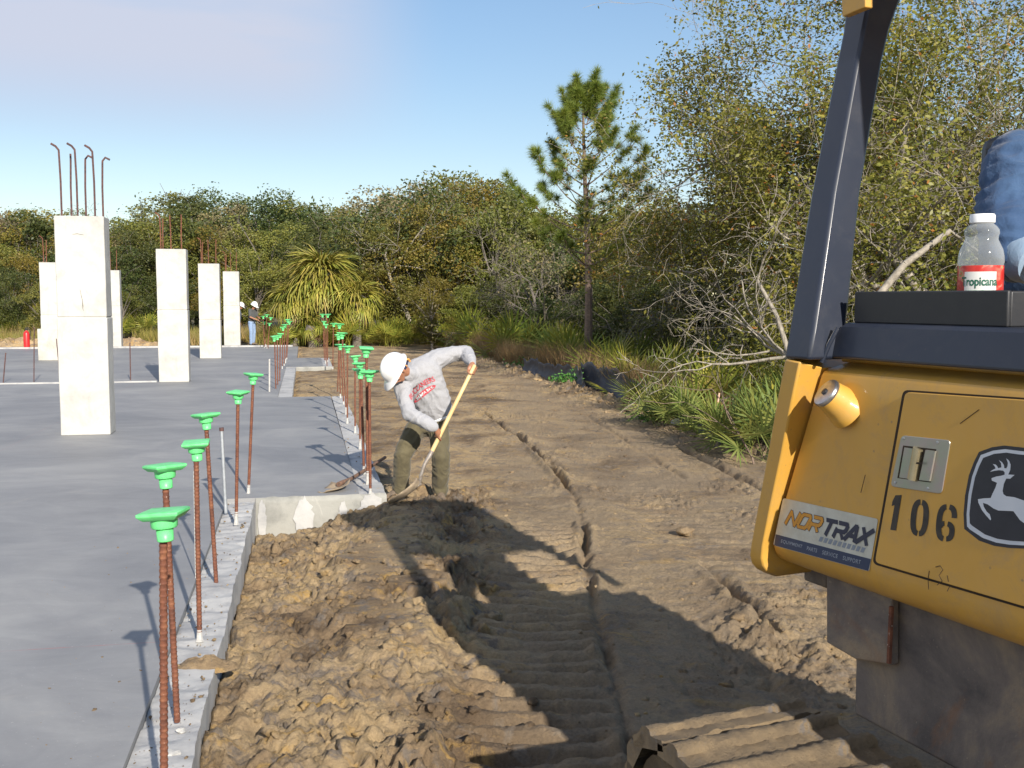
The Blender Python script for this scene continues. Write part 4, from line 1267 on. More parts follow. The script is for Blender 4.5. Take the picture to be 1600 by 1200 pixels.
oak('sparse_tree', wpos(25, 58), 66, (0.05, 0, 1), 3.9, 0.12, 0.56, 3500, 0.11, 'open dark treetop at the far left edge', nch=(5, 4, 4, 4), levels=4, mat='leaf_dark', barkm='bark_grey')
oak('bare_tree', wpos(222, 56), 68, (0.0, 0, 1), 3.9, 0.09, 0.56, 300, 0.07, 'bare pale twiggy treetop between the nearest column and the second', nch=(5, 4, 4, 3), levels=4, mat='leaf_brown', barkm='bark_grey')
oak('arching_sapling', wpos(1188, 13.4), 71, (-0.25, 0, 1), 1.5, 0.018, 0.6, 0, 0.05, 'thin reddish arching bare sapling beside the yellow machine corner', nch=(3, 2), levels=2, up=-0.02, wob=0.14, barkm='bark_pine', cat='sapling')

# --- the pine
def pine():
    Y = 29.5
    loc = wpos(918, Y); H = (468 - 140) / FPX * Y + CAM_Z - loc[2]
    root = empty('pine_tree', loc)
    tag(root, 'tall young pine with bare lower trunk standing alone before the wood', 'pine')
    rng = random.Random(5); nr = np.random.default_rng(5)
    pts = []; n = 16
    for i in range(n + 1):
        t = i / n; pts.append(Vector((0.06 * math.sin(t * 5) - 0.10 * t, 0.05 * math.sin(t * 3), -0.3 + (H + 0.2) * t)))
    m = MB(); m.tube(pts, [0.135 * (1 - 0.86 * (i / n) ** 1.15) for i in range(n + 1)], 9); m.build('trunk', MAT['bark_pine'], root, smooth=True)
    segs = []; tufts = []
    z0 = H * 0.40
    zs = z0
    while zs < H - 0.25:
        t = (zs - z0) / (H - z0)
        Lb = 2.45 * (1 - t) ** 0.75 * (0.55 + 0.45 * min(1, t * 5)) + 0.25
        nb = 4 if t < 0.85 else 3
        a0 = rng.random() * 6.28
        for j in range(nb):
            if rng.random() < (0.12 if 0.2 < t < 0.85 else 0.05): continue
            a = a0 + j * 6.283 / nb + rng.uniform(-0.35, 0.35)
            l = Lb * rng.uniform(0.6, 1.1)
            d = Vector((math.cos(a), math.sin(a), 0.15 + 0.6 * t)).normalized()
            p = Vector((-0.08 * zs / H, 0, zs)); q = p; r = 0.03 * (1 - 0.6 * t)
            for k in range(5):
                d = (d + Vector((0, 0, 0.13)) + rvec(rng, 0.06)).normalized()
                q2 = q + d * l / 5; segs.append((tuple(q), tuple(q2), r * (1 - k / 6), r * (1 - (k + 1) / 6)))
                if k >= 2 or l < 0.7:
                    for s in (-1, 1):
                        if rng.random() < 0.66:
                            sd = (d + d.cross(Vector((0, 0, 1))) * s * rng.uniform(0.5, 1.2) + Vector((0, 0, 0.4))).normalized()
                            e = q2 + sd * rng.uniform(0.15, 0.38) * (1.2 - 0.4 * t)
                            segs.append((tuple(q2), tuple(e), 0.011, 0.007)); tufts.append((e, sd))
                q = q2
            tufts.append((q, d))
        zs += rng.uniform(0.26, 0.40)
    tufts.append((Vector((-0.1, 0.0, H - 0.1)), Vector((0, 0, 1)))); tufts.append((Vector((-0.1, 0.0, H - 0.35)), Vector((0.2, 0, 1))))
    V, F = tube_segs(segs, 4); mk('branches', V, F, MAT['bark_pine'], root)
    VV = []; 
    for p, d in tufts:
        for kk in range(2):
            c = np.array(p - d * (0.09 * kk))
            m_ = 120
            dd = nr.normal(size=(m_, 3)); dd /= np.linalg.norm(dd, axis=1)[:, None]
            dd = dd + np.array(d) * 0.75; dd /= np.linalg.norm(dd, axis=1)[:, None]
            s = np.cross(dd, nr.normal(size=(m_, 3))); s /= np.linalg.norm(s, axis=1)[:, None]
            ln = nr.uniform(0.19, 0.30, m_)[:, None]
            a = c + s * 0.0048; b = c - s * 0.0048; e = c + dd * ln; e[:, 2] -= 0.02
            VV.append(np.stack([a, b, e], 1).reshape(-1, 3))
    V = np.concatenate(VV); F = np.arange(len(V)).reshape(-1, 3)
    mk('needles', V, F, MAT['needle'], root)
pine()

# --- cabbage palms
def strip_frond(seed, n, L_, wd, droop, spread, seg=3):
    rng = random.Random(seed); V = []; F = []
    V += [(0, -0.015, 0), (0, 0.015, 0), (0.55 * L_, 0.02, 0.10 * L_), (0.55 * L_, -0.02, 0.10 * L_)]; F.append((0, 1, 2, 3))
    o = Vector((0.5 * L_, 0, 0.09 * L_))
    for i in range(n):
        a = (i / (n - 1) - 0.5) * spread + rng.uniform(-0.05, 0.05)
        l = L_ * (0.95 - 0.25 * abs(i / (n - 1) - 0.5) * 2) * rng.uniform(0.85, 1.1)
        d = Vector((math.cos(a), math.sin(a), 0.12 + rng.uniform(-0.08, 0.08)))
        s = Vector((-math.sin(a), math.cos(a), 0.0))
        p = o.copy(); ww = wd * 0.5; prev = None; dr = droop * rng.uniform(0.7, 1.3)
        for k in range(seg + 1):
            w_ = ww * (1.0 - (k / seg) ** 1.5 * 0.85)
            V.append(tuple(p + s * w_)); V.append(tuple(p - s * w_))
            if prev is not None: F.append((prev, prev + 1, len(V) - 1, len(V) - 2))
            prev = len(V) - 2
            d = (d + Vector((0, 0, -dr * (k + 1) / seg))).normalized()
            p = p + d * (l / seg)
    return V, F
PF = []; PFD = []
for i in range(3):
    V, F = strip_frond(200 + i, 14, 1.15, 0.070, 0.85, 2.5); PF.append(mk('frond', V, F, MAT['palm'], mesh_only=True))
for i in range(2):
    V, F = strip_frond(220 + i, 10, 1.0, 0.08, 1.6, 1.3); PFD.append(mk('frond', V, F, MAT['palm_dead'], mesh_only=True))
def palm(px, Y, h, n, sc, lab, seed, dead=8):
    rng = random.Random(seed)
    loc = wpos(px, Y); root = empty('cabbage_palm', loc); tag(root, lab, 'palm')
    m = MB(); pts = [Vector((0.05 * math.sin(i), 0, -0.2 + (h + 0.2) * i / 6)) for i in range(7)]
    m.tube(pts, [0.22, 0.19, 0.18, 0.18, 0.19, 0.22, 0.20], 10); m.build('trunk', MAT['bark_grey'], root, smooth=True)
    for i in range(n):
        t = (i + 0.5) / n
        el = math.radians(74 - 118 * t ** 0.8) + rng.uniform(-0.1, 0.1)
        az = i * 2.39996 + rng.uniform(-0.2, 0.2)
        f = obj_from('frond', PF[rng.randrange(3)], root, loc=(0.05, 0, h))
        f.rotation_euler = (0, -el, az); f.scale = (sc * rng.uniform(0.85, 1.1),) * 3
        f.rotation_mode = 'XYZ'
        f.rotation_euler = (Matrix.Rotation(az, 3, 'Z') @ Matrix.Rotation(-el, 3, 'Y')).to_euler()
    for i in range(dead):
        az = rng.uniform(0, 6.28)
        f = obj_from('frond', PFD[i % 2], root, loc=(0.05, 0, h - 0.1))
        f.rotation_euler = (Matrix.Rotation(az, 3, 'Z') @ Matrix.Rotation(math.radians(rng.uniform(35, 70)), 3, 'Y')).to_euler()
        f.scale = (sc * rng.uniform(0.7, 1.0),) * 3
        if i == 0: f['label'] = 'dead tan frond hanging against the trunk'
palm(503, 44.6, 2.75, 64, 1.38, 'big cabbage palm with drooping green fronds behind the far capped rebars', 1, 7)
palm(556, 44.0, 1.9, 34, 1.0, 'cabbage palm with a skirt of dead tan fronds, right of the big palm', 2, 16)
palm(458, 44.6, 1.9, 34, 1.0, 'smaller cabbage palm with yellowing fronds, left of the big palm', 3, 6)
palm(487, 43.6, 0.9, 8, 0.7, 'stunted palm with hanging dead fronds below the big palm crown', 4, 12)

# --- saw palmettos: fans on stalks
def fan(seed, n=15, L_=0.55, spread=3.6):
    rng = random.Random(seed); V = []; F = []
    st = 0.55
    V += [(0, -0.007, 0), (0, 0.007, 0), (st, 0.007, 0.05), (st, -0.007, 0.05)]; F.append((0, 1, 2, 3))
    for i in range(n):
        a = (i / (n - 1) - 0.5) * spread
        l = L_ * (1 - 0.35 * (abs(i / (n - 1) - 0.5) * 2) ** 2) * rng.uniform(0.88, 1.08)
        d = Vector((math.cos(a), math.sin(a), 0.10 * math.cos(a * 2) + rng.uniform(-0.07, 0.07)))
        s = Vector((-math.sin(a), math.cos(a), 0)) * 0.017
        o = Vector((st, 0, 0.05)); m1 = o + d * l * 0.55; e = o + d * l + Vector((0, 0, -0.05 * l))
        b = len(V)
        V += [tuple(o + s * 0.3), tuple(o - s * 0.3), tuple(m1 - s), tuple(m1 + Vector((0, 0, -0.012))), tuple(m1 + s), tuple(e)]
        F += [(b, b + 1, b + 2, b + 4), (b + 2, b + 5, b + 4)]
    return V, F
FANS = []; FANN = []
for i in range(4):
    V, F = fan(300 + i); FANS.append(mk('frond', V, F, MAT['palmetto'], mesh_only=True)); FANN.append(mk('frond', V, F, MAT['palmetto_near'], mesh_only=True))
def palmetto(x, y, sc, n, lab, group, rng, meshes=FANS):
    root = empty('saw_palmetto', (x, y, tz(x, y) - 0.03)); tag(root, lab, 'palmetto', group)
    for i in range(n):
        t = (i + 0.5) / n
        el = math.radians(78 - 62 * t) + rng.uniform(-0.12, 0.12); az = i * 2.39996 + rng.uniform(-0.3, 0.3)
        f = obj_from('frond', meshes[rng.randrange(len(meshes))], root)
        s = sc * rng.uniform(0.8, 1.12)
        f.scale = (s, s, s)
        f.location = (rng.uniform(-0.15, 0.15) * sc, rng.uniform(-0.15, 0.15) * sc, 0.02)
        f.rotation_euler = (Matrix.Rotation(az, 3, 'Z') @ Matrix.Rotation(-el, 3, 'Y') @ Matrix.Rotation(rng.uniform(-0.5, 0.5), 3, 'X')).to_euler()
rp = random.Random(8)
NEARP = [(1040, 17.2, 0.75, 'saw palmetto just behind the white rock at the wood edge'), (1125, 14.9, 0.9, 'saw palmetto with yellow lower fronds at the leaning red stake'),
         (1165, 14.2, 0.85, 'pale bristling saw palmetto right of the red stake'), (1215, 13.6, 0.95, 'big saw palmetto partly hidden by the yellow machine corner'),
         (1075, 16.4, 0.8, 'saw palmetto between the white rock and the red stake'), (1190, 15.8, 1.0, 'saw palmetto under the arching sapling'),
         (1020, 19.5, 0.9, 'saw palmetto left of the white rock behind the weeds'), (1250, 15.0, 1.1, 'saw palmetto behind the yellow corner post')]
for px, Y, sc, lab in NEARP:
    palmetto(X_at(px, Y), Y, sc, 15, lab, 'saw palmettos by the machine', rp, FANN)
y = 46.0
while y > 15.5:
    for off in (1.0, 2.2, 3.6, 5.0):
        x = 3.7 - 5.0 / 21.8 * (y - 15.2) + off + rp.uniform(-0.5, 0.5)
        if rp.random() < 0.72:
            px = 800 + FPX * x / y
            lab = ['front', 'second-row', 'third-row', 'rearmost'][(1.0, 2.2, 3.6, 5.0).index(off)] + ' saw palmetto below the trees ' + mark(px).replace('above', 'near').replace('behind the canopy', 'beyond the canopy')
            palmetto(x, y + rp.uniform(-0.4, 0.4), rp.uniform(0.95, 1.35) * (1.45 if px < 900 else 1.1), 14, lab, 'saw palmettos right of the pine' if px > 900 else 'saw palmettos left of the pine', rp)
    y -= 1.35 * rp.uniform(0.8, 1.2) * (1 + 0.012 * y)
for i in range(22):
    px = rp.uniform(430, 700); Y = rp.uniform(43.4, 47)
    palmetto(X_at(px, Y), Y, rp.uniform(1.0, 1.5), 14, '%s palmetto at the palm feet %s' % (['yellowish', 'spreading', 'upright'][i % 3], mark(px).replace('above', 'near').replace('behind the big', 'before the big')), 'saw palmettos under the palms', rp)
for i in range(14):
    px = rp.uniform(-20, 230); Y = rp.uniform(49, 53)
    palmetto(X_at(px, Y), Y, rp.uniform(1.1, 1.6), 12, '%s palmetto in the far scrub %s' % (['pale', 'bushy', 'upright'][i % 3], mark(px)), 'saw palmettos at the far left', rp)

# --- grasses (uncountable)
def blades(name, P, h, wd, lean, mat, seed, kind='stuff', per=1, lab=None, cat=None):
    rng = np.random.default_rng(seed); n = len(P)
    a = rng.uniform(0, 6.28, n); s = np.stack([np.cos(a), np.sin(a), np.zeros(n)], 1) * wd / 2
    hh = h * rng.uniform(0.5, 1.25, n)
    d = rng.normal(size=(n, 3)) * lean; d[:, 2] = 1; d = d / np.linalg.norm(d, axis=1)[:, None]
    m = P + d * hh[:, None] * 0.55; b2 = rng.normal(size=(n, 3)) * lean * 0.8; b2[:, 2] = -0.1
    e = m + (d + b2) * hh[:, None] * 0.5
    V = np.stack([P - s, P + s, m + s * 0.7, m - s * 0.7, e], 1).reshape(-1, 3)
    i = np.arange(n) * 5
    T = np.concatenate([np.stack([i, i + 1, i + 2], 1), np.stack([i, i + 2, i + 3], 1), np.stack([i + 3, i + 2, i + 4], 1)])
    o = mk(name, V, T, MAT[mat]); tag(o, lab, cat, kind='stuff'); return o
def zz(x, y): return np.stack([x, y, terr(x, y) - 0.02], 1)
rng = np.random.default_rng(3)
def band(n, d0, d1, y0, y1, seed):
    r = np.random.default_rng(seed); y = y0 * (y1 / y0) ** r.random(n)
    x = 3.7 - 5.0 / 21.8 * (y - 15.2) + r.uniform(d0, d1, n)
    c = sstep(0.40, 0.62, vnoise(x * 0.7, y * 0.5, seed)); k = r.random(n) < 0.12 + 0.88 * c
    return zz(x[k], y[k])
blades('dry_grass', band(26000, 0.05, 1.5, 18, 44, 31), 0.85, 0.013, 0.28, 'grass_dry', 31, lab='tall dry brown grass around the foot of the pine', cat='grass')
blades('dry_grass', band(7000, 0.1, 1.4, 13, 24, 32), 0.34, 0.008, 0.4, 'grass_dry', 32, lab='short dry grass between the palmettos and the silt fence', cat='grass')
blades('green_grass', band(9000, 0.3, 4.0, 14, 46, 33), 0.45, 0.012, 0.35, 'grass_green', 33, lab='green undergrowth grass below the wood', cat='grass')
r = np.random.default_rng(34)
x = r.uniform(-31, -2, 26000); y = 47.3 + 0.2 * x + 8 * r.random(26000) ** 1.3
k = (vnoise(x * 0.6, y * 0.5, 9) > 0.35)
blades('green_grass', zz(x[k], y[k]), 0.65, 0.022, 0.3, 'grass_green', 34, lab='bright scrubby grass between the slab and the tree line', cat='grass')
k2 = (vnoise(x * 0.5 + 9, y * 0.5, 19) > 0.6)
blades('dry_grass', zz(x[k2], y[k2]), 0.8, 0.018, 0.3, 'grass_dry', 35, lab='tan dry weeds between the slab and the tree line', cat='grass')
# weeds on the ridge
def weed(px, py, rad, n, lab, seed):
    p = GT(px, py); r = np.random.default_rng(seed)
    P = np.stack([r.normal(0, rad, n), r.normal(0, rad * 0.6, n), np.abs(r.normal(0, 0.10, n))], 1)
    V, F = leaf_quads(P, 0.035 * r.uniform(0.6, 1.3, n), r, elong=2.2)
    root = empty('weed_tuft', (p.x, p.y, p.z + 0.01)); tag(root, lab, 'weed')
    mk('leaves', V, F, MAT['weed'], root)
    segs = []
    for q in P[::6]: segs.append(((q[0] * 0.3, q[1] * 0.3, -0.02), tuple(q), 0.005, 0.003))
    V, F = tube_segs(segs, 3); mk('stems', V, F, MAT['weed'], root)
weed(1035, 655, 0.22, 700, 'bright green leafy weed spreading left of the white rock', 1)
weed(885, 597, 0.16, 260, 'small green weed tuft by the left end of the silt fence', 2)
weed(1180, 700, 0.16, 300, 'green weed tuft at the foot of the last palmetto', 3)
weed(812, 575, 0.25, 260, 'low green weeds on the ridge below the pine', 4)
# ================================================================ SILT FENCE, ROCK, STAKES, FAR BITS
def fabric_material():
    m, n, b = newmat('black_filter_fabric')
    v = objvec(n)
    col = ramp(n, noise_n(n, 2.5, 6, 0.7, v, 0.5), [(0.35, (0.022, 0.026, 0.040)), (0.55, (0.045, 0.050, 0.065)), (0.75, (0.16, 0.13, 0.09))])
    n.links.new(col, b.inputs['Base Color']); b.inputs['Roughness'].default_value = 0.6
    bump(n, b, noise_n(n, 9, 5, 0.6, v), 0.6, 0.02)
    return m
MAT['fabric'] = fabric_material()
def silt(name, pts, lab, group='sagging pieces of silt fence'):
    """pts: (px, py_bottom, height m)"""
    V = []; F = []; n = 46
    W_ = [GT(px, py) for px, py, h in pts]; H_ = [h for _, _, h in pts]
    tt = np.linspace(0, len(pts) - 1, n); rows = 7
    for i, t in enumerate(tt):
        k = min(int(t), len(pts) - 2); f = t - k
        p = W_[k].lerp(W_[k + 1], f); h = H_[k] * (1 - f) + H_[k + 1] * f
        h *= 1 + 0.35 * mnoise.noise((t * 2.1, 3.3, 0))
        z = tz(p.x, p.y)
        for j in range(rows):
            u = j / (rows - 1)
            wv = 0.05 * mnoise.noise((t * 3.0, u * 2.0, 7)) + 0.10 * math.sin(u * 2.6)
            V.append((p.x + wv + 0.05 * u, p.y + wv * 0.4, z - 0.06 + (h + 0.06) * u + 0.02 * mnoise.noise((t * 9, u * 6, 1))))
    for i in range(n - 1):
        for j in range(rows - 1):
            a = i * rows + j; F.append((a, a + rows, a + rows + 1, a + 1))
    o = mk(name, V, F, MAT['fabric'], smooth=True)
    md = o.modifiers.new('solid', 'SOLIDIFY'); md.thickness = 0.004
    tag(o, lab, 'silt fence', group)
silt('silt_fence', [(812, 585, 0.30), (850, 592, 0.42), (895, 602, 0.34), (905, 605, 0.14)], 'left sagging stretch of black silt fence below the pine')
silt('silt_fence', [(900, 610, 0.46), (935, 622, 0.56), (980, 636, 0.44), (1040, 652, 0.38)], 'middle stretch of bluish black silt fence half buried in soil')
silt('silt_fence', [(1050, 656, 0.34), (1085, 672, 0.42), (1120, 686, 0.36), (1150, 696, 0.16)], 'right stretch of black silt fence behind the white rock')
for (px, py, rx, ry, h, sd, lab) in ((985, 636, 0.55, 0.26, 0.20, 2, 'grey-brown soil mound lying against the silt fence'), (905, 612, 0.5, 0.25, 0.14, 5, 'low soil mound at the gap of the silt fence')):
    p = GT(px, py); heap('soil_mound', (p.x, p.y, p.z - 0.02), rx, ry, h, sd, lab, 'soil mound', 30, 1.9)
def rock(name, px, py, s, mat, lab, cat, seed, flat=0.6):
    bm = bmesh.new(); bmesh.ops.create_icosphere(bm, subdivisions=3, radius=s)
    for v in bm.verts:
        n1 = mnoise.noise(v.co / s * 1.3 + Vector((seed * 7, 0, 0))); v.co *= 1 + 0.35 * n1 + 0.08 * mnoise.noise(v.co / s * 5); v.co.z *= flat
    me = bpy.data.meshes.new(name); bm.to_mesh(me); bm.free(); me.materials.append(MAT[mat])
    p = GT(px, py); o = obj_from(name, me); o.location = (p.x, p.y, p.z + s * flat * 0.8)
    tag(o, lab, cat); return o
rock('rock', 1061, 668, 0.13, 'ledge', 'pale whitish rock lying among green weeds at the wood edge', 'rock', 3)
rock('clay_lump', 1070, 836, 0.075, 'soil', 'single ochre clay lump lying on the smooth driven ground', 'clay lump', 4, 0.6)
b = GT(1112, 684); t = W(1124, 614, b.y)
MAT['stakewood'] = mat_simple('stake_wood', (0.50, 0.26, 0.19), (0.62, 0.42, 0.30), 0.8, 18)
m = MB(); m.tube([Vector((0, 0, -0.1)), t - b], 0.016, 4); o = m.build('survey_stake', MAT['stakewood']); o.location = b
tag(o, 'thin pinkish survey stake leaning right before the palmettos', 'stake')
# far left: sandy scrap heap, extinguisher on the curb
p = G(41, 546, 0.06)
bb_ = min(np.linspace(-20, -2, 400), key=lambda q_: abs(800 + FPX * AB(AF - 0.1, q_).x / AB(AF - 0.1, q_).y - 41))
root = empty('fire_extinguisher', AB(AF - 0.1, bb_, 0.06)); tag(root, 'red fire extinguisher with black top standing on the far curb', 'fire extinguisher')
MAT['red'] = mat_simple('red_enamel', (0.62, 0.022, 0.025), (0.50, 0.02, 0.02), 0.35, 10)
m = MB(); m.lathe([(0.10, 0), (0.115, 0.02), (0.115, 0.50), (0.09, 0.58), (0.04, 0.62), (0.035, 0.64)], 20); m.build('cylinder', MAT['red'], root, smooth=True)
m = MB(); m.lathe([(0.035, 0.63), (0.04, 0.66), (0.04, 0.70)], 12); m.box((0.03, 0, 0.71), (0.08, 0.018, 0.012)); m.box((0.04, 0, 0.755), (0.07, 0.016, 0.01)); m.build('valve', MAT['blackbox'], root, smooth=True)
m = MB(); m.tube([(0.04, 0, 0.67), (0.12, 0, 0.68), (0.15, 0, 0.6), (0.135, 0, 0.3)], 0.014, 8); m.build('hose', MAT['blackbox'], root, smooth=True)
for i, (px, py, rx, ry, h, sd, lab) in enumerate(((205, 536, 1.5, 0.7, 0.35, 6, 'pale rubble heap beyond the slab right of the nearest column'), (25, 533, 2.6, 1.2, 0.35, 7, 'low sandy bank behind the red extinguisher'),
                                                  (245, 539, 1.6, 0.7, 0.18, 8, 'flat heap of debris beyond the slab left of the second column'))):
    x = X_at(px, 43.5); 
    heap('soil_bank', (x, 43.5 + 0.05 * i, tz(x, 43.5) - 0.02), rx, ry, h, sd, lab, 'soil bank', 30, 0.1, 'soil')
# second shovel lying on the slab
def shovel_blade(mat, parent, name='blade', L_=0.29, Wd=0.235, dish=0.03):
    V = []; F = []; nu, nv = 12, 8
    for i in range(nu + 1):
        u = i / nu
        hw = Wd / 2 * (0.82 + 0.18 * min(1, u * 4)) * (1.0 if u < 0.55 else math.sqrt(max(0.02, 1 - ((u - 0.55) / 0.47) ** 2)))
        for j in range(nv + 1):
            s = j / nv * 2 - 1
            z = dish * (s * s) * (1 - 0.5 * u) + (0.02 * max(0, 1 - u * 8) if abs(s) > 0.3 else 0) - 0.02 * math.sin(u * math.pi)
            V.append((u * L_, s * hw, z))
    for i in range(nu):
        for j in range(nv):
            a = i * (nv + 1) + j; F.append((a, a + nv + 1, a + nv + 2, a + 1))
    o = mk(name, V, F, mat, parent, smooth=True)
    md = o.modifiers.new('solid', 'SOLIDIFY'); md.thickness = 0.004
    return o
MAT['mud_blade'] = mat_simple('mud_caked_steel', (0.36, 0.28, 0.185), (0.22, 0.17, 0.12), 0.9, 14, (40, 0.8, 0.01))
MAT['mud_handle'] = mat_simple('muddy_wood', (0.21, 0.12, 0.075), (0.12, 0.07, 0.05), 0.85, 30, (60, 0.5, 0.004))
a = G(534, 762); b = G(486, 776)
root = empty('shovel', (a.x, a.y, 0.03)); d = Vector((b.x - a.x, b.y - a.y, 0)); root.rotation_euler = (0, 0, math.atan2(d.y, d.x))
tag(root, 'mud-caked shovel lying on the slab edge with its blade over the form face', 'shovel')
bl = shovel_blade(MAT['mud_blade'], root, L_=0.33, Wd=0.28); bl.rotation_euler = (math.radians(12), math.radians(4), 0)
hd = G(566, 743); v = root.matrix_basis.inverted() @ Vector((hd.x, hd.y, 0.05)); 
v = Matrix.Rotation(-root.rotation_euler.z, 3, 'Z') @ (Vector((hd.x, hd.y, 0.04)) - root.location)
m = MB(); m.tube([Vector((0.06, 0, 0.012)), Vector((-0.02, 0, 0.022)), v * 0.45, v, v * 2.3], [0.026, 0.022, 0.019, 0.018, 0.018], 10); m.build('handle', MAT['mud_handle'], root, smooth=True)
# ================================================================ BULLDOZER
UX = Vector((-0.395, 0.919, 0)).normalized(); VX = Vector((UX.y, -UX.x, 0))
DO = Vector((0.842, 3.39, 0)); DRZ = math.atan2(VX.y, VX.x)
dozer = empty('bulldozer', (DO.x, DO.y, -0.27), DRZ)
tag(dozer, 'yellow bulldozer with blue-black canopy post, muddy tracks and number 106 on its side door', 'bulldozer')
Z0 = 0.27
def LOC(p):
    d = p - Vector((DO.x, DO.y, 0)); return Vector((d.dot(VX), d.dot(UX), p.z + Z0))
def FL(px, py, v=0.0):
    """local point where the photo ray meets the plane v = const"""
    r_ = ray(px, py); t = (v - (CAMP - DO).dot(VX)) / r_.dot(VX)
    return LOC(CAMP + r_ * t)
ZT = FL(1400, 592, 0).z; ZB = FL(1430, 962, 0.03).z
UE = -3.1
def loft(rings, name, mat, parent, closed=True, caps=True, bevel=0, smooth=False, ang=30):
    n = len(rings[0]); V = [p for r_ in rings for p in r_]; F = []
    for i in range(len(rings) - 1):
        for j in range(n if closed else n - 1):
            j2 = (j + 1) % n
            F.append((i * n + j, i * n + j2, (i + 1) * n + j2, (i + 1) * n + j))
    if caps: F += [tuple(range(n - 1, -1, -1)), tuple(range((len(rings) - 1) * n, len(rings) * n))]
    m = MB(); m.add(V, F); return m.build(name, mat, parent, bevel=bevel, smooth=smooth, ang=ang)
# main body: side sheet with rolled lower edge, leaning rear
def u_at_z(z):
    a = FL(1288, 573, 0); b = FL(1201, 872, 0); t = (z - b.z) / (a.z - b.z); return b.y + (a.y - b.y) * t
prof = [(1.60, ZT + 0.03), (0.10, ZT + 0.03), (0.02, ZT + 0.010), (0.005, ZT + 0.003), (0, ZT - 0.012)]
for k in range(1, 7): prof.append((0, ZT - 0.012 + (ZB + 0.11 - ZT + 0.012) * k / 6))
for k in range(1, 9):
    th = k / 8 * math.pi / 2; prof.append((0.11 * (1 - math.cos(th)), ZB + 0.11 * (1 - math.sin(th))))
prof += [(1.60, ZB)]
r0 = [Vector((v, u_at_z(z), z)) for v, z in prof]; r1 = [Vector((v, UE, z)) for v, z in prof]
mid = [Vector((v, u_at_z(z) - 0.008, z)) for v, z in prof]
loft([r0, mid, r1], 'body', MAT['yellow'], dozer, smooth=True, ang=34)
# corner post section standing proud at the rear edge
def cr(A, B, C_):
    a, b, c = FL(*A), FL(*B), FL(*C_)
    return [a, b, c - Vector((0, 0.004, 0)) + Vector((0.002, 0.01, 0)), Vector((0.5, c.y + 0.02, c.z)), Vector((0.5, a.y, a.z))]
rings = [cr((1226, 561, -.09), (1250, 565, -.09), (1287, 573, 0.004)), cr((1213, 630, -.078), (1236, 633, -.078), (1267, 640, 0.004)), cr((1199, 710, -.062), (1221, 712, -.062), (1243, 716, 0.004)),
         cr((1184, 790, -.045), (1204, 792, -.045), (1220, 796, 0.004)), cr((1173, 850, -.032), (1192, 853, -.032), (1204, 857, 0.004)), cr((1171, 868, -.028), (1190, 872, -.028), (1202, 876, 0.004)),
         cr((1174, 880, -.018), (1192, 884, -.018), (1205, 887, 0.01)), cr((1181, 888, 0.0), (1198, 893, 0.0), (1210, 896, 0.03)), cr((1192, 894, 0.05), (1206, 899, 0.05), (1216, 902, 0.06))]
loft(rings, 'corner_post', MAT['yellow'], dozer, bevel=0.006)
def decal(name, pts, v, mat, parent, thick=0.0):
    P = [FL(x, y, v) for x, y in pts]
    if thick > 0:
        m = MB(); m.prism(P, (thick, 0, 0)); return m.build(name, mat, parent)
    return mk(name, [tuple(p) for p in P], [tuple(range(len(P)))], mat, parent)
def rounded(quad, r, n=5):
    """px quad tl,tr,br,bl with rounded corners"""
    out_ = []
    for i in range(4):
        p = Vector(quad[i]).to_2d(); a = Vector(quad[i - 1]).to_2d(); b = Vector(quad[(i + 1) % 4]).to_2d()
        d1 = (a - p).normalized() * r; d2 = (b - p).normalized() * r
        for k in range(n + 1):
            t = k / n
            q = (1 - t) ** 2 * (p + d1) + 2 * t * (1 - t) * p + t * t * (p + d2); out_.append((q.x, q.y))
    return out_
MAT['groove'] = mat_simple('shadow_gap', (0.02, 0.015, 0.01), (0.05, 0.03, 0.015), 0.9)
dq = [(1411, 609), (1790, 634), (1750, 996), (1363, 881)]
dq2 = [(1414, 612.5), (1790, 637.5), (1750, 992), (1366.5, 879)]
decal('door_seam', rounded(dq, 9), -0.0012, MAT['groove'], dozer)
door = decal('side_door', rounded(dq2, 8), -0.009, MAT['yellow'], dozer, 0.0075)
md = door.modifiers.new('b', 'BEVEL'); md.width = 0.002; md.segments = 2
# upper hood ledge line under the beam
m = MB(); m.box((0.75, (UE - 0.12) / 2, ZT + 0.045), (0.66, (-UE - 0.30) / 2, 0.018)); m.build('deck_plate', MAT['yellow'], dozer, bevel=0.006)
# filler neck and cap
fb = FL(1320, 636, 0.0); fd = Vector((-0.74, 0.16, 0.54)).normalized()
Mq = fd.to_track_quat('Z', 'Y').to_matrix()
m = MB(); m.lathe([(0.062, -0.02), (0.058, 0.005), (0.054, 0.012), (0.052, 0.026), (0.046, 0.060), (0.045, 0.066)], 32, fb, Mq); m.build('filler_neck', MAT['yellow'], dozer, smooth=True)
MAT['chrome'] = mat_simple('scuffed_chrome', (0.50, 0.51, 0.53), (0.36, 0.37, 0.40), 0.28, 60, (90, 0.15, 0.001), metal=0.9)
m = MB(); m.lathe([(0.043, 0.062), (0.046, 0.067), (0.046, 0.074), (0.043, 0.079), (0.012, 0.080)], 32, fb, Mq)
fc = m.build('filler_cap', MAT['chrome'], dozer, smooth=True)
m = MB(); m.lathe([(0.010, 0.0805), (0.010, 0.0835), (0.008, 0.084)], 14, fb, Mq); m.build('keyhole', MAT['blackbox'], fc, smooth=True)
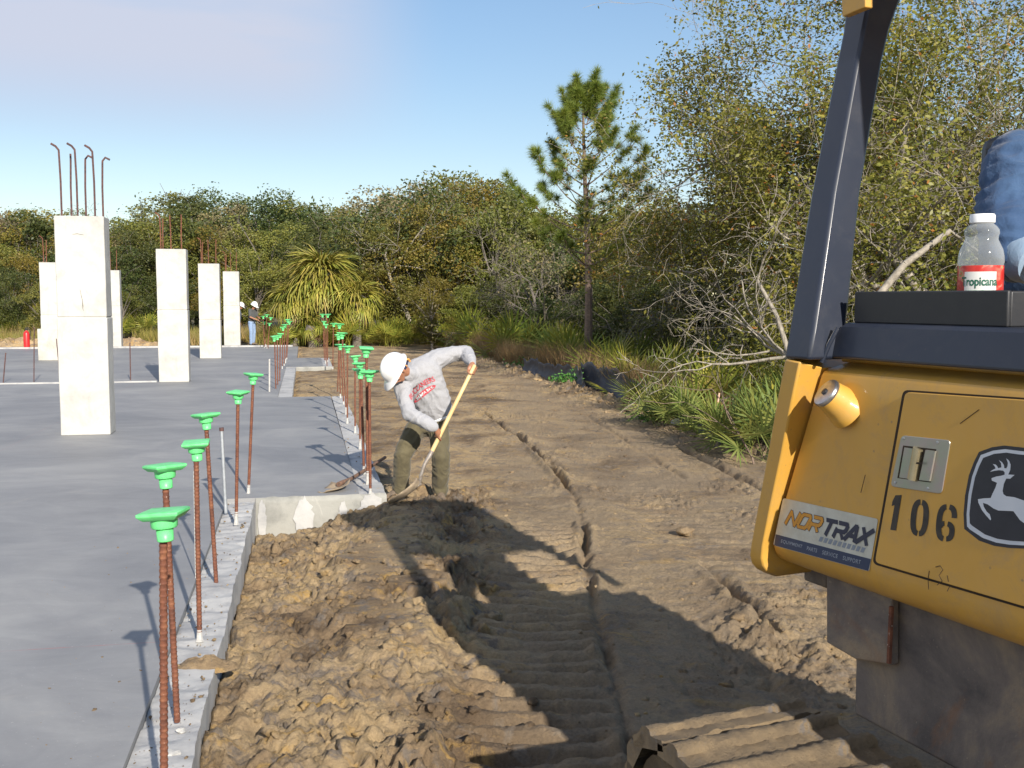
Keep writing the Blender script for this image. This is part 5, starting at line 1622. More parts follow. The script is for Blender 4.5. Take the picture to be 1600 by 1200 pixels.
# paddle latch
MAT['zinc'] = mat_simple('yellow_zinc_plate', (0.36, 0.40, 0.30), (0.42, 0.36, 0.34), 0.36, 16, (70, 0.1, 0.001), metal=0.6)
MAT['zinc_dark'] = mat_simple('dark_latch_pocket', (0.06, 0.055, 0.045), (0.12, 0.10, 0.07), 0.5, 16, metal=0.5)
MAT['brass'] = mat_simple('brassy_barrel', (0.52, 0.46, 0.30), (0.40, 0.33, 0.18), 0.3, 12, metal=0.8)
latch = decal('latch', rounded([(1408, 680), (1485, 688), (1471, 772), (1391, 760)], 7), -0.0125, MAT['zinc'], dozer, 0.0035)
md = latch.modifiers.new('b', 'BEVEL'); md.width = 0.0015; md.segments = 2
decal('pocket', [(1411, 696), (1463, 702), (1454, 754), (1402, 747)], -0.0128, MAT['groove'], latch)
decal('pocket_plate', [(1413, 699), (1428, 701), (1418, 748), (1405, 746)], -0.0132, MAT['zinc'], latch)
decal('paddle', [(1446, 703), (1461, 705), (1452, 752), (1436, 750)], -0.0190, MAT['zinc'], latch, 0.006)
a_, b_ = FL(1436, 700, -0.012), FL(1427, 749, -0.012)
m = MB(); m.tube([a_, b_], 0.0155, 18); m.build('barrel', MAT['brass'], latch, smooth=True)
decal('latch_slot', [(1432, 722), (1441, 723), (1440, 726), (1431, 725)], -0.0285, MAT['groove'], latch)
for x_, y_ in ((1412, 685), (1465, 691), (1450, 763), (1399, 754)):
    p = FL(x_, y_, -0.0125); m = MB(); m.lathe([(0.0042, 0), (0.0038, 0.0018), (0.001, 0.0024)], 10, p, Matrix.Rotation(-math.pi / 2, 3, 'Y')); m.build('rivet', MAT['chrome'], latch, smooth=True)
# sticker
MAT['sticker'] = mat_simple('sticker_vinyl', (0.56, 0.56, 0.49), (0.46, 0.45, 0.38), 0.5, 18, detail=7)
MAT['sticker_blue'] = mat_simple('sticker_navy', (0.020, 0.035, 0.085), (0.03, 0.045, 0.09), 0.4, 14)
MAT['print_gold'] = mat_simple('gold_print', (0.58, 0.27, 0.03), (0.52, 0.24, 0.03), 0.5, 14)
MAT['print_navy'] = mat_simple('navy_print', (0.022, 0.026, 0.055), (0.03, 0.035, 0.06), 0.5, 14)
MAT['print_grey'] = mat_simple('grey_print', (0.20, 0.235, 0.29), (0.24, 0.27, 0.31), 0.5, 14)
MAT['print_pale'] = mat_simple('pale_print', (0.30, 0.33, 0.38), (0.24, 0.27, 0.33), 0.5, 14)
sq = [(1223.5, 778), (1372, 811), (1358, 893), (1208, 852)]
stk = decal('sticker', rounded(sq, 4), -0.0015, MAT['sticker'], dozer)
def sqp(u, v_): # u right 0..1, v down 0..1
    tl, tr, br, bl = [Vector(q) for q in sq]
    p = (tl * (1 - u) + tr * u) * (1 - v_) + (bl * (1 - u) + br * u) * v_
    return (p.x, p.y)
decal('sticker_band', [sqp(0.003, 0.765), sqp(0.997, 0.765), sqp(0.99, 0.995), sqp(0.01, 0.995)], -0.0022, MAT['sticker_blue'], stk)
def text_mesh(body, shear=0.0, offset=0.0, space=1.0):
    cu = bpy.data.curves.new('t', 'FONT'); cu.body = body; cu.shear = shear; cu.offset = offset; cu.space_character = space; cu.resolution_u = 6
    o = bpy.data.objects.new('t', cu); COL.objects.link(o)
    dg = bpy.context.evaluated_depsgraph_get(); dg.update()
    me = bpy.data.meshes.new_from_object(o.evaluated_get(dg))
    V = np.array([v.co[:] for v in me.vertices]); F = [tuple(p.vertices) for p in me.polygons]
    bpy.data.objects.remove(o); bpy.data.curves.remove(cu); bpy.data.meshes.remove(me)
    mn = V.min(0); mx = V.max(0); V = (V - mn) / np.maximum(mx - mn, 1e-6)
    return V, F
def text_on(body, quadfn, v, mat, parent, name='lettering', **kw):
    V, F = text_mesh(body, **kw)
    P = [FL(*quadfn(p[0], 1 - p[1]), v) for p in V]
    return mk(name, [tuple(p) for p in P], F, mat, parent)
def sub(u0, v0, u1, v1): return lambda u, v_: sqp(u0 + (u1 - u0) * u, v0 + (v1 - v0) * v_)
# squared-off letters drawn as strokes
GL = {'N': [[(0, 1), (0, 0), (1, 1), (1, 0)]], 'O': [[(0.12, 0), (0.88, 0), (1, .15), (1, .85), (.88, 1), (.12, 1), (0, .85), (0, .15), (.12, 0)]],
      'R': [[(0, 1), (0, .45)], [(0.02, 0), (.88, 0), (1, .14), (1, .42), (.88, .56), (0.1, .56)], [(0.5, .56), (1, 1)]],
      'T': [[(-.05, 0), (1.05, 0)], [(.5, 0), (.5, 1)]], 'A': [[(-0.1, 1), (.5, 0), (.65, 0), (1.0, 1)], [(.15, .68), (.9, .68)]], 'X': [[(0, 0), (1, 1)], [(1.1, 0), (-.15, 1)]]}
def stroke_text(txt, u0, u1, v0, v1, sh, wdt, mat, v, name, out=0.0):
    n = len(txt); m = MB(); cw = (u1 - u0) / n
    for i, ch in enumerate(txt):
        for pl in GL[ch]:
            pts = []
            for (x, y) in pl:
                uu = u0 + cw * (i + 0.02 + 0.74 * x) + sh * (1 - y); vv = v0 + (v1 - v0) * y
                p = FL(*sqp(uu, vv), v); pts.append(p)
            for a, b in zip(pts[:-1], pts[1:]):
                d = (b - a); dl = d.normalized(); s = Vector((0, -dl.z, dl.y)) * (wdt / 2 + out)
                e = dl * (wdt / 2 * 0.55 + out); 
                m.add([a - e - s, b + e - s, b + e + s, a - e + s], [(0, 1, 2, 3)])
                for q in (): pass
    # overlapping strokes are kept 0.05 mm apart so that no two faces share a plane
    k = 0
    for f in range(len(m.f)):
        for i in m.f[f]:
            p = m.v[i]; m.v[i] = (p[0] - 0.00004 * f, p[1], p[2])
    return m.build(name, mat, stk, fixn=False)
stroke_text('NOR', 0.075, 0.435, 0.235, 0.50, 0.040, 0.0125, MAT['print_navy'], -0.0022, 'lettering', 0.0008)
stroke_text('NOR', 0.075, 0.435, 0.235, 0.50, 0.040, 0.0120, MAT['print_gold'], -0.0032, 'lettering', -0.0006)
stroke_text('TRAX', 0.45, 0.955, 0.235, 0.52, 0.040, 0.0125, MAT['print_navy'], -0.0026, 'lettering', 0.0004)
for k in range(10):
    u0 = 0.44 + k * 0.0485
    decal('print_bar', [sqp(u0 + .012, .585), sqp(u0 + .046 if k < 9 else u0 + .05, .585), sqp(u0 + .034, .685), sqp(u0, .685)], -0.0022, MAT['print_grey'], stk)
for body, u0, u1 in (('EQUIPMENT', .07, .29), ('PARTS', .34, .445), ('SERVICE', .50, .66), ('SUPPORT', .715, .90)):
    text_on(body, sub(u0, .835, u1, .915), -0.0030, MAT['print_pale'], stk, space=1.1, offset=0.012)
# stencilled number 106
MAT['stencil'] = mat_simple('black_stencil_paint', (0.02, 0.019, 0.018), (0.05, 0.04, 0.03), 0.6, 40)
num = empty('stencil_number'); num.parent = dozer
DV = -0.0100
def zp(x, y): return (1160 + x / 2.857, 540 + y / 2.857)
decal('digit', [zp(*q) for q in ((683, 668), (711, 667), (686, 826), (660, 822), (679, 712), (666, 716), (670, 694))], DV, MAT['stencil'], num)
def arc_digit(cx, cy, rx, ry, th0, th1, w_, sh=-0.10, n=14, p=2.6):
    o_ = []; i_ = []
    for k in range(n + 1):
        th = math.radians(th0 + (th1 - th0) * k / n); c, s = math.cos(th), math.sin(th)
        r_ = (abs(c) ** p + abs(s) ** p) ** (-1 / p)
        for L_, RX, RY in ((o_, rx, ry), (i_, rx - w_, ry - w_ * 0.95)):
            x = RX * r_ * c; y = -RY * r_ * s
            L_.append((cx + x + sh * y + 0.10 * x * 0, cy + y + 0.15 * x))
    return [zp(*q) for q in o_ + i_[::-1]]
for a0, a1 in ((97, 263), (-83, 83)): decal('digit', arc_digit(791, 769, 40, 82, a0, a1, 25), DV, MAT['stencil'], num)
decal('digit', arc_digit(907, 792, 42, 83, 97, 263, 25), DV, MAT['stencil'], num)
decal('digit', arc_digit(910, 829, 37, 45, -84, 84, 24, p=2.4), DV, MAT['stencil'], num)
decal('digit', arc_digit(915, 770, 42, 62, 5, 82, 24), DV, MAT['stencil'], num)
decal('digit', arc_digit(900, 829, 34, 45, 96, 150, 22, p=2.2), DV - 0.0002, MAT['stencil'], num)
# badge with the leaping deer
def zq(x, y): return (1490 + x / 6.318, 680 + y / 6.318)
def sym(pts_top, pts_bot, ax=1150):
    t = pts_top + [(ax - x, y + 16) for x, y in pts_top[::-1] if ax - x > 560 + 30]
    b = pts_bot + [(ax - x, y + 30) for x, y in pts_bot[::-1] if ax - x > 560 + 60]
    return [zq(*q) for q in t + b[::-1]]
MAT['badge_black'] = mat_simple('badge_black', (0.010, 0.012, 0.020), (0.018, 0.02, 0.03), 0.3, 14, coat=0.3)
MAT['badge_white'] = mat_simple('badge_white', (0.60, 0.63, 0.68), (0.54, 0.58, 0.64), 0.35, 14)
badge = decal('deer_badge', sym([(105, 925), (98, 780), (112, 600), (150, 400), (200, 265), (250, 165), (380, 118), (500, 102)], [(105, 925), (250, 1040), (400, 1092), (540, 1112)]), -0.0100, MAT['badge_black'], dozer)
decal('badge_ring', sym([(132, 900), (128, 780), (146, 590), (182, 410), (225, 290), (268, 196), (390, 152), (510, 138)], [(160, 930), (290, 1015), (420, 1060), (550, 1080)]), -0.0106, MAT['badge_white'], badge)
decal('badge_field', sym([(160, 870), (156, 770), (176, 590), (210, 420), (250, 310), (292, 224), (400, 184), (520, 172)], [(182, 893), (310, 980), (430, 1022), (560, 1042)]), -0.0112, MAT['badge_black'], badge)
deer = [(602, 392), (540, 388), (560, 340), (563, 290), (548, 252), (520, 228), (536, 272), (532, 305), (520, 328), (500, 325), (498, 298), (480, 268), (448, 245), (468, 277), (472, 318), (440, 325), (430, 305), (415, 290), (386, 284),
        (405, 305), (415, 328), (385, 343), (358, 362), (400, 352), (450, 345), (490, 350), (505, 368), (503, 390), (470, 400), (420, 408), (374, 425), (378, 448), (428, 470), (414, 515), (385, 575), (366, 620), (300, 623), (240, 632), (244, 665),
        (280, 740), (320, 792), (364, 840), (370, 828), (358, 782), (325, 752), (298, 705), (290, 668), (335, 682), (395, 724), (440, 743), (590, 750), (620, 790), (655, 838), (695, 868), (770, 905), (860, 965), (905, 960), (830, 890), (780, 830),
        (790, 780), (800, 720), (770, 670), (695, 645), (600, 612), (520, 602), (492, 582), (484, 550), (496, 480), (520, 428), (558, 430)]
decal('leaping_deer', [zq(*q) for q in deer], -0.0118, MAT['badge_white'], badge)
# blue-black beam over the tank, battery box, canopy post
zb0 = FL(1450, 571, 0.0).z; zb1 = FL(1450, 508, 0.02).z
ub = FL(1286, 566, 0.01).y
bp = [(0.0, zb0 + 0.006), (0.004, zb0), (0.20, zb0), (0.20, zb1), (0.035, zb1), (0.022, zb1 - 0.012)]
ra = [Vector((v, FL(1286 + (zb1 - z) * -160 + 12, 560, v).y if False else ub - 0.07 * (z - zb0) / (zb1 - zb0), z)) for v, z in bp]
rb = [Vector((v, UE, z)) for v, z in bp]
loft([ra, rb], 'side_beam', MAT['navy'], dozer, bevel=0.005)
bx0 = FL(1334, 480, 0.04); bx1 = FL(1574, 480, 0.04); zt = FL(1400, 455, 0.05).z
um = (bx0.y + bx1.y) / 2; uh = abs(bx0.y - bx1.y) / 2
box = MB(); box.box((0.165, um, (zb1 + zt - 0.075) / 2), (0.12, uh - 0.004, (zt - 0.075 - zb1) / 2))
for (c, h) in (((0.047, um, (zb1 + zt) / 2), (0.006, uh, (zt - zb1) / 2)), ((0.285, um, (zb1 + zt) / 2), (0.006, uh, (zt - zb1) / 2)), ((0.166, um + uh - 0.006, (zb1 + zt) / 2 - 0.001), (0.1135, 0.006, (zt - zb1) / 2 - 0.001)), ((0.166, um - uh + 0.006, (zb1 + zt) / 2 - 0.001), (0.1135, 0.006, (zt - zb1) / 2 - 0.001))):
    box.box(c, h)
box.build('battery_box', MAT['blackbox'], dozer, bevel=0.004)
# post: ridge corner along the photographed line, 0.11 x 0.10 m section, slightly bowed at the top
def post_ring(px, py, v, du, dv):
    p = FL(px, py, v); return [p, p + Vector((dv, 0, 0)), p + Vector((dv, du, 0)), p + Vector((0, du, 0))]
zc_roof = 3.08 + 0.27
pr = [post_ring(1263, 563, -0.088, 0.115, 0.14), post_ring(1270, 520, -0.07, 0.113, 0.125), post_ring(1302, 300, 0.06, 0.105, 0.105), post_ring(1340, 90, 0.17, 0.098, 0.100), post_ring(1350, 40, 0.20, 0.098, 0.105), post_ring(1360, -10, 0.24, 0.11, 0.125)]
q_ = pr[-1]; dz_ = (zc_roof - q_[0].z); pr.append([p + Vector((0.05 * dz_ / 0.3, -0.03, dz_)) for p in q_])
loft(pr, 'canopy_post', MAT['navy'], dozer, bevel=0.010)
w0, w1 = FL(1284, 566, -0.03), FL(1309, 512, 0.0)
m = MB(); m.tube([w0, w0.lerp(w1, .5) + Vector((-0.004, 0, 0)), w1], 0.007, 8); m.build('weld_bead', MAT['navy'], dozer, smooth=True)
top = FL(1356, -6, 0.22)
zc = 3.07 + Z0
# the other posts and the roof: unseen, inferred, shaped to fit the ground shadow
m = MB(); m.tube([(1.56, 0.02, ZT), (1.44, 0.02, zc)], 0.065, 4); m.build('canopy_post', MAT['navy'], dozer)
m = MB(); m.box((0.83, -0.86, zc + 0.05), (0.68, 0.98, 0.05)); m.build('canopy_roof', MAT['yellow'], dozer, bevel=0.03)
b0, b1, b2, b3 = FL(1313, -30, 0.14), FL(1316, 26, 0.14), FL(1352, 11, 0.14), FL(1352, -30, 0.14)
m = MB(); m.prism([b0, b1, b2, b3], (0.03, 0.0, 0)); m.build('canopy_bracket', MAT['yellow'], dozer, bevel=0.003)
# seat, hood, exhaust (out of frame, they cast the shadow)
m = MB(); m.box((0.78, -0.62, ZT + 0.10), (0.26, 0.28, 0.10)); m.box((0.78, -0.36, ZT + 0.42), (0.25, 0.07, 0.30)); m.build('seat', MAT['blackbox'], dozer, bevel=0.04)
m = MB(); m.box((0.80, -2.45, ZT + 0.12), (0.42, 0.62, 0.12)); m.build('hood', MAT['yellow'], dozer, bevel=0.03)
m = MB(); m.box((0.44, -1.0, ZT + 0.20), (0.05, 0.25, 0.05)); m.build('armrest', MAT['blackbox'], dozer, bevel=0.02)
# steel frame under the tank
PVv = 0.10
def plate(name, pts, v, th, mat):
    P = [FL(x, y, v) for x, y in pts]; m = MB(); m.prism(P, (th, 0, 0)); return m.build(name, mat, dozer, bevel=0.006)
p1 = [(1291, 880), (1291, 1004), (1337, 1031), (1393, 1040), (1393, 880)]
plate('frame_plate', p1, 0.095, 0.03, MAT['mudsteel'])
zl = FL(1336, 1118, 0.13).z
q0 = FL(1336, 1025, 0.13)
m = MB(); m.prism([Vector((0.13, q0.y, ZB + 0.01)), Vector((0.13, q0.y, zl)), Vector((0.13, UE, zl - 0.05)), Vector((0.13, UE, ZB + 0.01))], (1.35, 0, 0))
m.build('main_frame', MAT['mudsteel'], dozer, bevel=0.012)
w0, w1 = FL(1393, 948, 0.09), FL(1389, 1036, 0.09)
m = MB(); m.tube([w0, w1], 0.008, 6); m.build('weld_bead', MAT['rust'], dozer, smooth=True)
m = MB(); m.box((0.7, 0.02, ZB - 0.05), (0.5, 0.06, 0.04)); m.build('frame_plate', MAT['mudsteel'], dozer, bevel=0.01)
# tracks: shoes with a caked grouser each
def shoe_mesh(seed):
    bm = bmesh.new(); hw = 0.30; nx = 44
    prof_ = [(-0.091, -0.012), (-0.092, 0.020), (-0.055, 0.026), (-0.024, 0.030), (-0.018, 0.048), (0.000, 0.056), (0.026, 0.053), (0.038, 0.038), (0.060, 0.028), (0.092, 0.024), (0.091, -0.012)]
    rows = []
    for i in range(nx + 1):
        x = -hw + 2 * hw * i / nx
        row = []
        for (y, z) in prof_:
            k = 0 if z < 0 else 1
            q = Vector((x * 16, y * 30, seed * 5.1))
            dz = 0.005 * mnoise.noise(q * 0.4) + 0.006 * mnoise.noise(q * 1.6) + 0.006 * mnoise.noise(q * 4.1); dy = 0.003 * mnoise.noise(q + Vector((9, 9, 9))) + 0.004 * mnoise.noise(q * 3 + Vector((9, 9, 9)))
            row.append(bm.verts.new((x, y + dy * k, z + dz * k)))
        rows.append(row)
    for i in range(nx):
        for j in range(len(prof_) - 1):
            bm.faces.new((rows[i][j], rows[i + 1][j], rows[i + 1][j + 1], rows[i][j + 1]))
    bm.faces.new(rows[0]); bm.faces.new(rows[-1][::-1])
    bmesh.ops.recalc_face_normals(bm, faces=bm.faces)
    me = bpy.data.meshes.new('track_shoe'); bm.to_mesh(me); bm.free(); me.materials.append(MAT['shoe'])
    me.polygons.foreach_set('use_smooth', np.ones(len(me.polygons), dtype=bool)); me.set_sharp_from_angle(angle=math.radians(60))
    return me
def shoe_material():
    m, n, b = newmat('caked_track_mud')
    v = objvec(n)
    col = ramp(n, noise_n(n, 5.0, 6, 0.65, v, 0.5), [(0.32, (0.12, 0.092, 0.062)), (0.5, (0.21, 0.155, 0.092)), (0.7, (0.31, 0.225, 0.125))])
    st = noise_n(n, 9, 6, 0.7, v, 0.8)
    col = mixrgb(n, ramp(n, st, [(0.60, (0, 0, 0)), (0.68, (0.8, 0.8, 0.8))]), col, (0.16, 0.145, 0.135))
    n.links.new(col, b.inputs['Base Color']); b.inputs['Roughness'].default_value = 0.88
    n1 = bump(n, b, noise_n(n, 26, 8, 0.78, v), 0.9, 0.022)
    bump(n, b, noise_n(n, 130, 4, 0.7, v), 0.5, 0.004, n1)
    return m
MAT['shoe'] = shoe_material()
SH = [shoe_mesh(i) for i in range(4)]
def track(vc, name):
    R_ = 0.36; ztop = 0.50 + Z0; zc_ = ztop - R_; uc = -0.04; un = -2.7; EF = 0.45
    zlow = zc_ - R_
    per = 2 * (uc - un) + 2 * math.pi * R_; n = round(per / 0.178)
    for i in range(n):
        s = (i + 0.35) / n * per
        if s < uc - un: u = un + s; z = ztop; th = 0
        elif s < uc - un + math.pi * R_: a = (s - (uc - un)) / R_; u = uc + EF * R_ * math.sin(a); z = zc_ + R_ * math.cos(a); th = -math.atan2(math.sin(a) / EF, math.cos(a))
        elif s < 2 * (uc - un) + math.pi * R_: u = uc - (s - (uc - un) - math.pi * R_); z = zlow; th = math.pi
        else: a = (s - 2 * (uc - un) - math.pi * R_) / R_; u = un - EF * R_ * math.sin(a); z = zc_ - R_ * math.cos(a); th = math.pi - math.atan2(math.sin(a) / EF, math.cos(a))
        o = obj_from('track_shoe', SH[i % 4], dozer, loc=(vc, u, z))
        o.rotation_euler = (th, 0, 0)
    loop = []
    for k in range(13): a = math.pi * k / 12; loop.append((uc + EF * (R_ - 0.02) * math.sin(a), zc_ + (R_ - 0.035) * math.cos(a)))
    for k in range(13): a = math.pi * k / 12; loop.append((un - EF * (R_ - 0.035) * math.sin(a), zc_ - (R_ - 0.035) * math.cos(a)))
    m = MB(); m.prism([(vc - 0.27, u, z) for u, z in loop], (0.54, 0, 0)); m.build('track_chain', MAT['shoe'], dozer)
    for uu in (uc - 0.22, un + 0.22):
        m = MB(); m.lathe([(0.05, -0.07), (0.30, -0.07), (0.34, -0.05), (0.34, 0.05), (0.30, 0.07), (0.05, 0.07)], 28, (vc, uu, zc_), Matrix.Rotation(math.pi / 2, 3, 'Y')); m.build('sprocket', MAT['mudsteel'], dozer, smooth=True)
    m = MB(); m.box((vc, (uc + un) / 2, zc_ - 0.02), (0.09, (uc - un) / 2 - 0.1, 0.13)); m.build('track_frame', MAT['mudsteel'], dozer, bevel=0.02)
track(-0.165, 'left'); track(1.43, 'right')
# pencil-thin scratches on the door
for pts in (((1452, 892), (1450, 905), (1451, 921)), ((1462, 886), (1469, 884), (1473, 890), (1467, 899), (1472, 908), (1464, 914)), ((1480, 899), (1482, 909)), ((1484, 916), (1480, 924)), ((1345, 770), (1352, 742)), ((1500, 662), (1530, 640))):
    m = MB(); m.tube([FL(x_, y_, -0.0098) for x_, y_ in pts], 0.0011, 3); m.build('scratch', MAT['groove'], door)

# ---- juice bottle
bt = FL(1533, 400, 0.165); bz = zt - 0.073
bw = Vector((DO.x, DO.y, -0.27)) + VX * bt.x + UX * bt.y; bw.z = bz - 0.27
bottle = empty('juice_bottle', bw, 0.0)
tag(bottle, 'clear plastic juice bottle with white cap and red label standing in the black box', 'bottle')
D = (Vector((bw.x, bw.y)).length) / FPX   # metres per photo pixel here
hb = FL(1533, 335, 0.165).z - bz
R_b = 31.0 * D
MAT['clear'], n_, b_ = newmat('clear_plastic')
tp = n_.nodes.new('ShaderNodeBsdfTransparent'); tp.inputs[0].default_value = (0.93, 0.96, 0.97, 1); fr_ = n_.nodes.new('ShaderNodeLayerWeight'); fr_.inputs[0].default_value = 0.35
mr_ = n_.nodes.new('ShaderNodeMapRange'); mr_.inputs['To Min'].default_value = 0.22; mr_.inputs['To Max'].default_value = 0.8; n_.links.new(fr_.outputs['Facing'], mr_.inputs['Value'])
mx_ = n_.nodes.new('ShaderNodeMixShader'); n_.links.new(mr_.outputs['Result'], mx_.inputs[0]); n_.links.new(tp.outputs[0], mx_.inputs[1]); n_.links.new(b_.outputs[0], mx_.inputs[2]); n_.links.new(mx_.outputs[0], n_.nodes['Material Output'].inputs['Surface'])
b_.inputs['Base Color'].default_value = (0.86, 0.90, 0.93, 1); b_.inputs['Roughness'].default_value = 0.06; b_.inputs['IOR'].default_value = 1.5; b_.inputs['Base Color'].default_value = (0.42, 0.45, 0.47, 1)
MAT['white'] = mat_simple('white_plastic', (0.80, 0.80, 0.80), (0.74, 0.75, 0.76), 0.35, 12)
pb = [(0.3, 0), (0.93, 0.0), (1.0, 0.04), (1.0, 0.10), (0.97, 0.115), (0.97, 0.52), (1.0, 0.535), (0.98, 0.60), (0.92, 0.66), (0.80, 0.715), (0.71, 0.755), (0.72, 0.79), (0.76, 0.815), (0.74, 0.85), (0.62, 0.885), (0.50, 0.905), (0.48, 0.915)]
m = MB(); m.lathe([(r_ * R_b, z * hb) for r_, z in pb], 40, cap=True); o = m.build('body', MAT['clear'], bottle, smooth=True)
m = MB(); m.lathe([(0.50 * R_b, 0.912 * hb), (0.55 * R_b, 0.918 * hb), (0.55 * R_b, 0.985 * hb), (0.51 * R_b, 1.0 * hb), (0.2 * R_b, 1.0 * hb)], 40); m.build('cap', MAT['white'], bottle, smooth=True)
def label_material():
    m, n, b = newmat('juice_label_print')
    v = objvec(n)
    col = ramp(n, noise_n(n, 26, 3, 0.5, v, 0.6), [(0.42, (0.42, 0.022, 0.018)), (0.54, (0.52, 0.04, 0.03)), (0.62, (0.70, 0.22, 0.16)), (0.66, (0.12, 0.36, 0.08)), (0.70, (0.66, 0.06, 0.04))])
    n.links.new(col, b.inputs['Base Color']); b.inputs['Roughness'].default_value = 0.4
    return m
MAT['label_red'] = label_material()
lab = MB(); lab.lathe([(0.985 * R_b, 0.13 * hb), (0.985 * R_b, 0.505 * hb)], 40, cap=False); lab_o = lab.build('label', MAT['label_red'], bottle, smooth=True)
face_a = math.atan2(-bw.y, -bw.x)          # towards the camera
def cyl(u, z, r_): a = face_a + u; return (r_ * math.cos(a), r_ * math.sin(a), z)
def curved(u0, u1, z0, z1, r_, mat, name, parent, n=14):
    V = []; F = []
    for i in range(n + 1):
        u = u0 + (u1 - u0) * i / n; V += [cyl(u, z0, r_), cyl(u, z1, r_)]
    for i in range(n): F.append((2 * i, 2 * i + 2, 2 * i + 3, 2 * i + 1))
    return mk(name, V, F, mat, parent, smooth=True)
MAT['panel'] = mat_simple('label_white_print', (0.60, 0.60, 0.58), (0.55, 0.56, 0.54), 0.5, 12)
curved(-0.72, 0.72, 0.13 * hb, 0.445 * hb, 1.0 * R_b, MAT['panel'], 'label_panel', lab_o)
MAT['print_green'] = mat_simple('dark_green_print', (0.012, 0.10, 0.06), (0.015, 0.11, 0.07), 0.4, 12)
def text_cyl(body, u0, u1, z0, z1, r_, mat, **kw):
    V, F = text_mesh(body, **kw); P = [cyl(u0 + (u1 - u0) * p[0], z0 + (z1 - z0) * p[1], r_) for p in V]
    return mk('lettering', P, F, mat, lab_o)
text_cyl('Tropicana', -0.86, 0.76, 0.285 * hb, 0.395 * hb, 1.015 * R_b, MAT['print_green'], offset=0.025)

curved(-0.6, 0.5, 0.225 * hb, 0.27 * hb, 1.01 * R_b, mat_simple('pale_green_print', (0.3, 0.55, 0.4), (0.7, 0.8, 0.75), 0.4, 90), 'label_flash', lab_o)
# ================================================================ PEOPLE
def ell(c, r, R=None, sub=2):
    bm = bmesh.new(); bmesh.ops.create_icosphere(bm, subdivisions=sub, radius=1)
    out_ = []
    for v in bm.verts:
        p = Vector((v.co.x * r[0], v.co.y * r[1], v.co.z * r[2]))
        if R is not None: p = R @ p
        out_.append(Vector(c) + p)
    bm.free(); return out_
def ball(c, r, sub=1): return ell(c, (r, r, r), None, sub)
def hull(*clouds):
    bm = bmesh.new()
    for cl in clouds:
        for p in cl: bm.verts.new(p)
    bmesh.ops.convex_hull(bm, input=bm.verts)
    bmesh.ops.delete(bm, geom=[v for v in bm.verts if not v.link_faces], context='VERTS')
    bm.verts.index_update()
    V = [v.co.copy() for v in bm.verts]; F = [[v.index for v in f.verts] for f in bm.faces]
    bm.free(); return V, F
def cap_(p0, r0, p1, r1, sub=2): return hull(ball(p0, r0, sub), ball(p1, r1, sub))
def chain(pts, rad, sub=2):
    return [cap_(pts[i], rad[i], pts[i + 1], rad[i + 1], sub) for i in range(len(pts) - 1)]
def fuse(name, parts, voxel, mat, parent, smooth=6, fold=0.0, fs=14.0, seed=0, foldfn=None):
    V = []; F = []
    for v, f in parts:
        n = len(V); V += v; F += [[i + n for i in q] for q in f]
    me = bpy.data.meshes.new(name); me.from_pydata([tuple(v) for v in V], [], F); me.update()
    bm = bmesh.new(); bm.from_mesh(me); bmesh.ops.recalc_face_normals(bm, faces=bm.faces); bm.to_mesh(me); bm.free()
    o = bpy.data.objects.new(name, me); COL.objects.link(o)
    m = o.modifiers.new('r', 'REMESH'); m.mode = 'VOXEL'; m.voxel_size = voxel; m.use_smooth_shade = True
    s = o.modifiers.new('s', 'SMOOTH'); s.factor = 0.5; s.iterations = smooth
    dg = bpy.context.evaluated_depsgraph_get(); dg.update()
    m2 = bpy.data.meshes.new_from_object(o.evaluated_get(dg))
    bpy.data.objects.remove(o); bpy.data.meshes.remove(me)
    m2.name = name
    if fold > 0:
        nn = [v.normal.copy() for v in m2.vertices]
        for v, n_ in zip(m2.vertices, nn):
            p = v.co
            q = Vector((p.x * fs + 1.5 * mnoise.noise(p * 6), p.y * fs, p.z * fs * 0.8 + 1.5 * mnoise.noise(p * 5 + Vector((seed, 3, 1))))) if seed != 7 else Vector((p.x * 4 + p.z * 9, p.y * 4 + p.z * 5 + 1.2 * mnoise.noise(p * 5), p.z * 15 - p.x * 6 + 1.3 * mnoise.noise(p * 4)))
            a = mnoise.noise(q + Vector((seed * 3.1, 0, 0)))
            ridge = 1 - abs(a) * 3.0
            g3 = 1 - abs(mnoise.noise(q * 2.3 + Vector((7, seed, 0)))) * 3.5
            v.co = p + n_ * fold * (max(-1, ridge) * 0.6 + 0.7 * mnoise.noise(p * fs * 0.5) + 0.28 * max(-1, g3))
    m2.materials.clear(); m2.materials.append(mat)
    m2.polygons.foreach_set('use_smooth', np.ones(len(m2.polygons), dtype=bool))
    m2.update()
    return obj_from(name, m2, parent)
def basis(f, u):
    """columns: right, forward, up"""
    f = Vector(f).normalized(); u = Vector(u); u = (u - f * u.dot(f)).normalized(); r_ = f.cross(u)
    return Matrix((r_, f, u)).transposed()
def cloth(name, c1, c2, sc=22, b_=0.5):
    m, n, b = newmat(name); v = objvec(n)
    n.links.new(ramp(n, noise_n(n, sc, 6, 0.7, v), [(0.35, c1), (0.65, c2)]), b.inputs['Base Color'])
    b.inputs['Roughness'].default_value = 0.9; b.inputs['Sheen Weight'].default_value = 0.15
    n1 = bump(n, b, noise_n(n, 16, 4, 0.6, v, 0.6), b_, 0.012); bump(n, b, noise_n(n, 260, 3, 0.6, v), 0.3, 0.001, n1)
    return m
MAT['sweat'] = cloth('heather_grey_sweatshirt', (0.30, 0.30, 0.315), (0.36, 0.36, 0.375), 120, 0.3)
MAT['olive'] = cloth('olive_work_trousers', (0.082, 0.068, 0.036), (0.112, 0.094, 0.050), 12)
MAT['denim'] = cloth('denim_shirt', (0.024, 0.060, 0.140), (0.042, 0.092, 0.19), 9, 0.6)
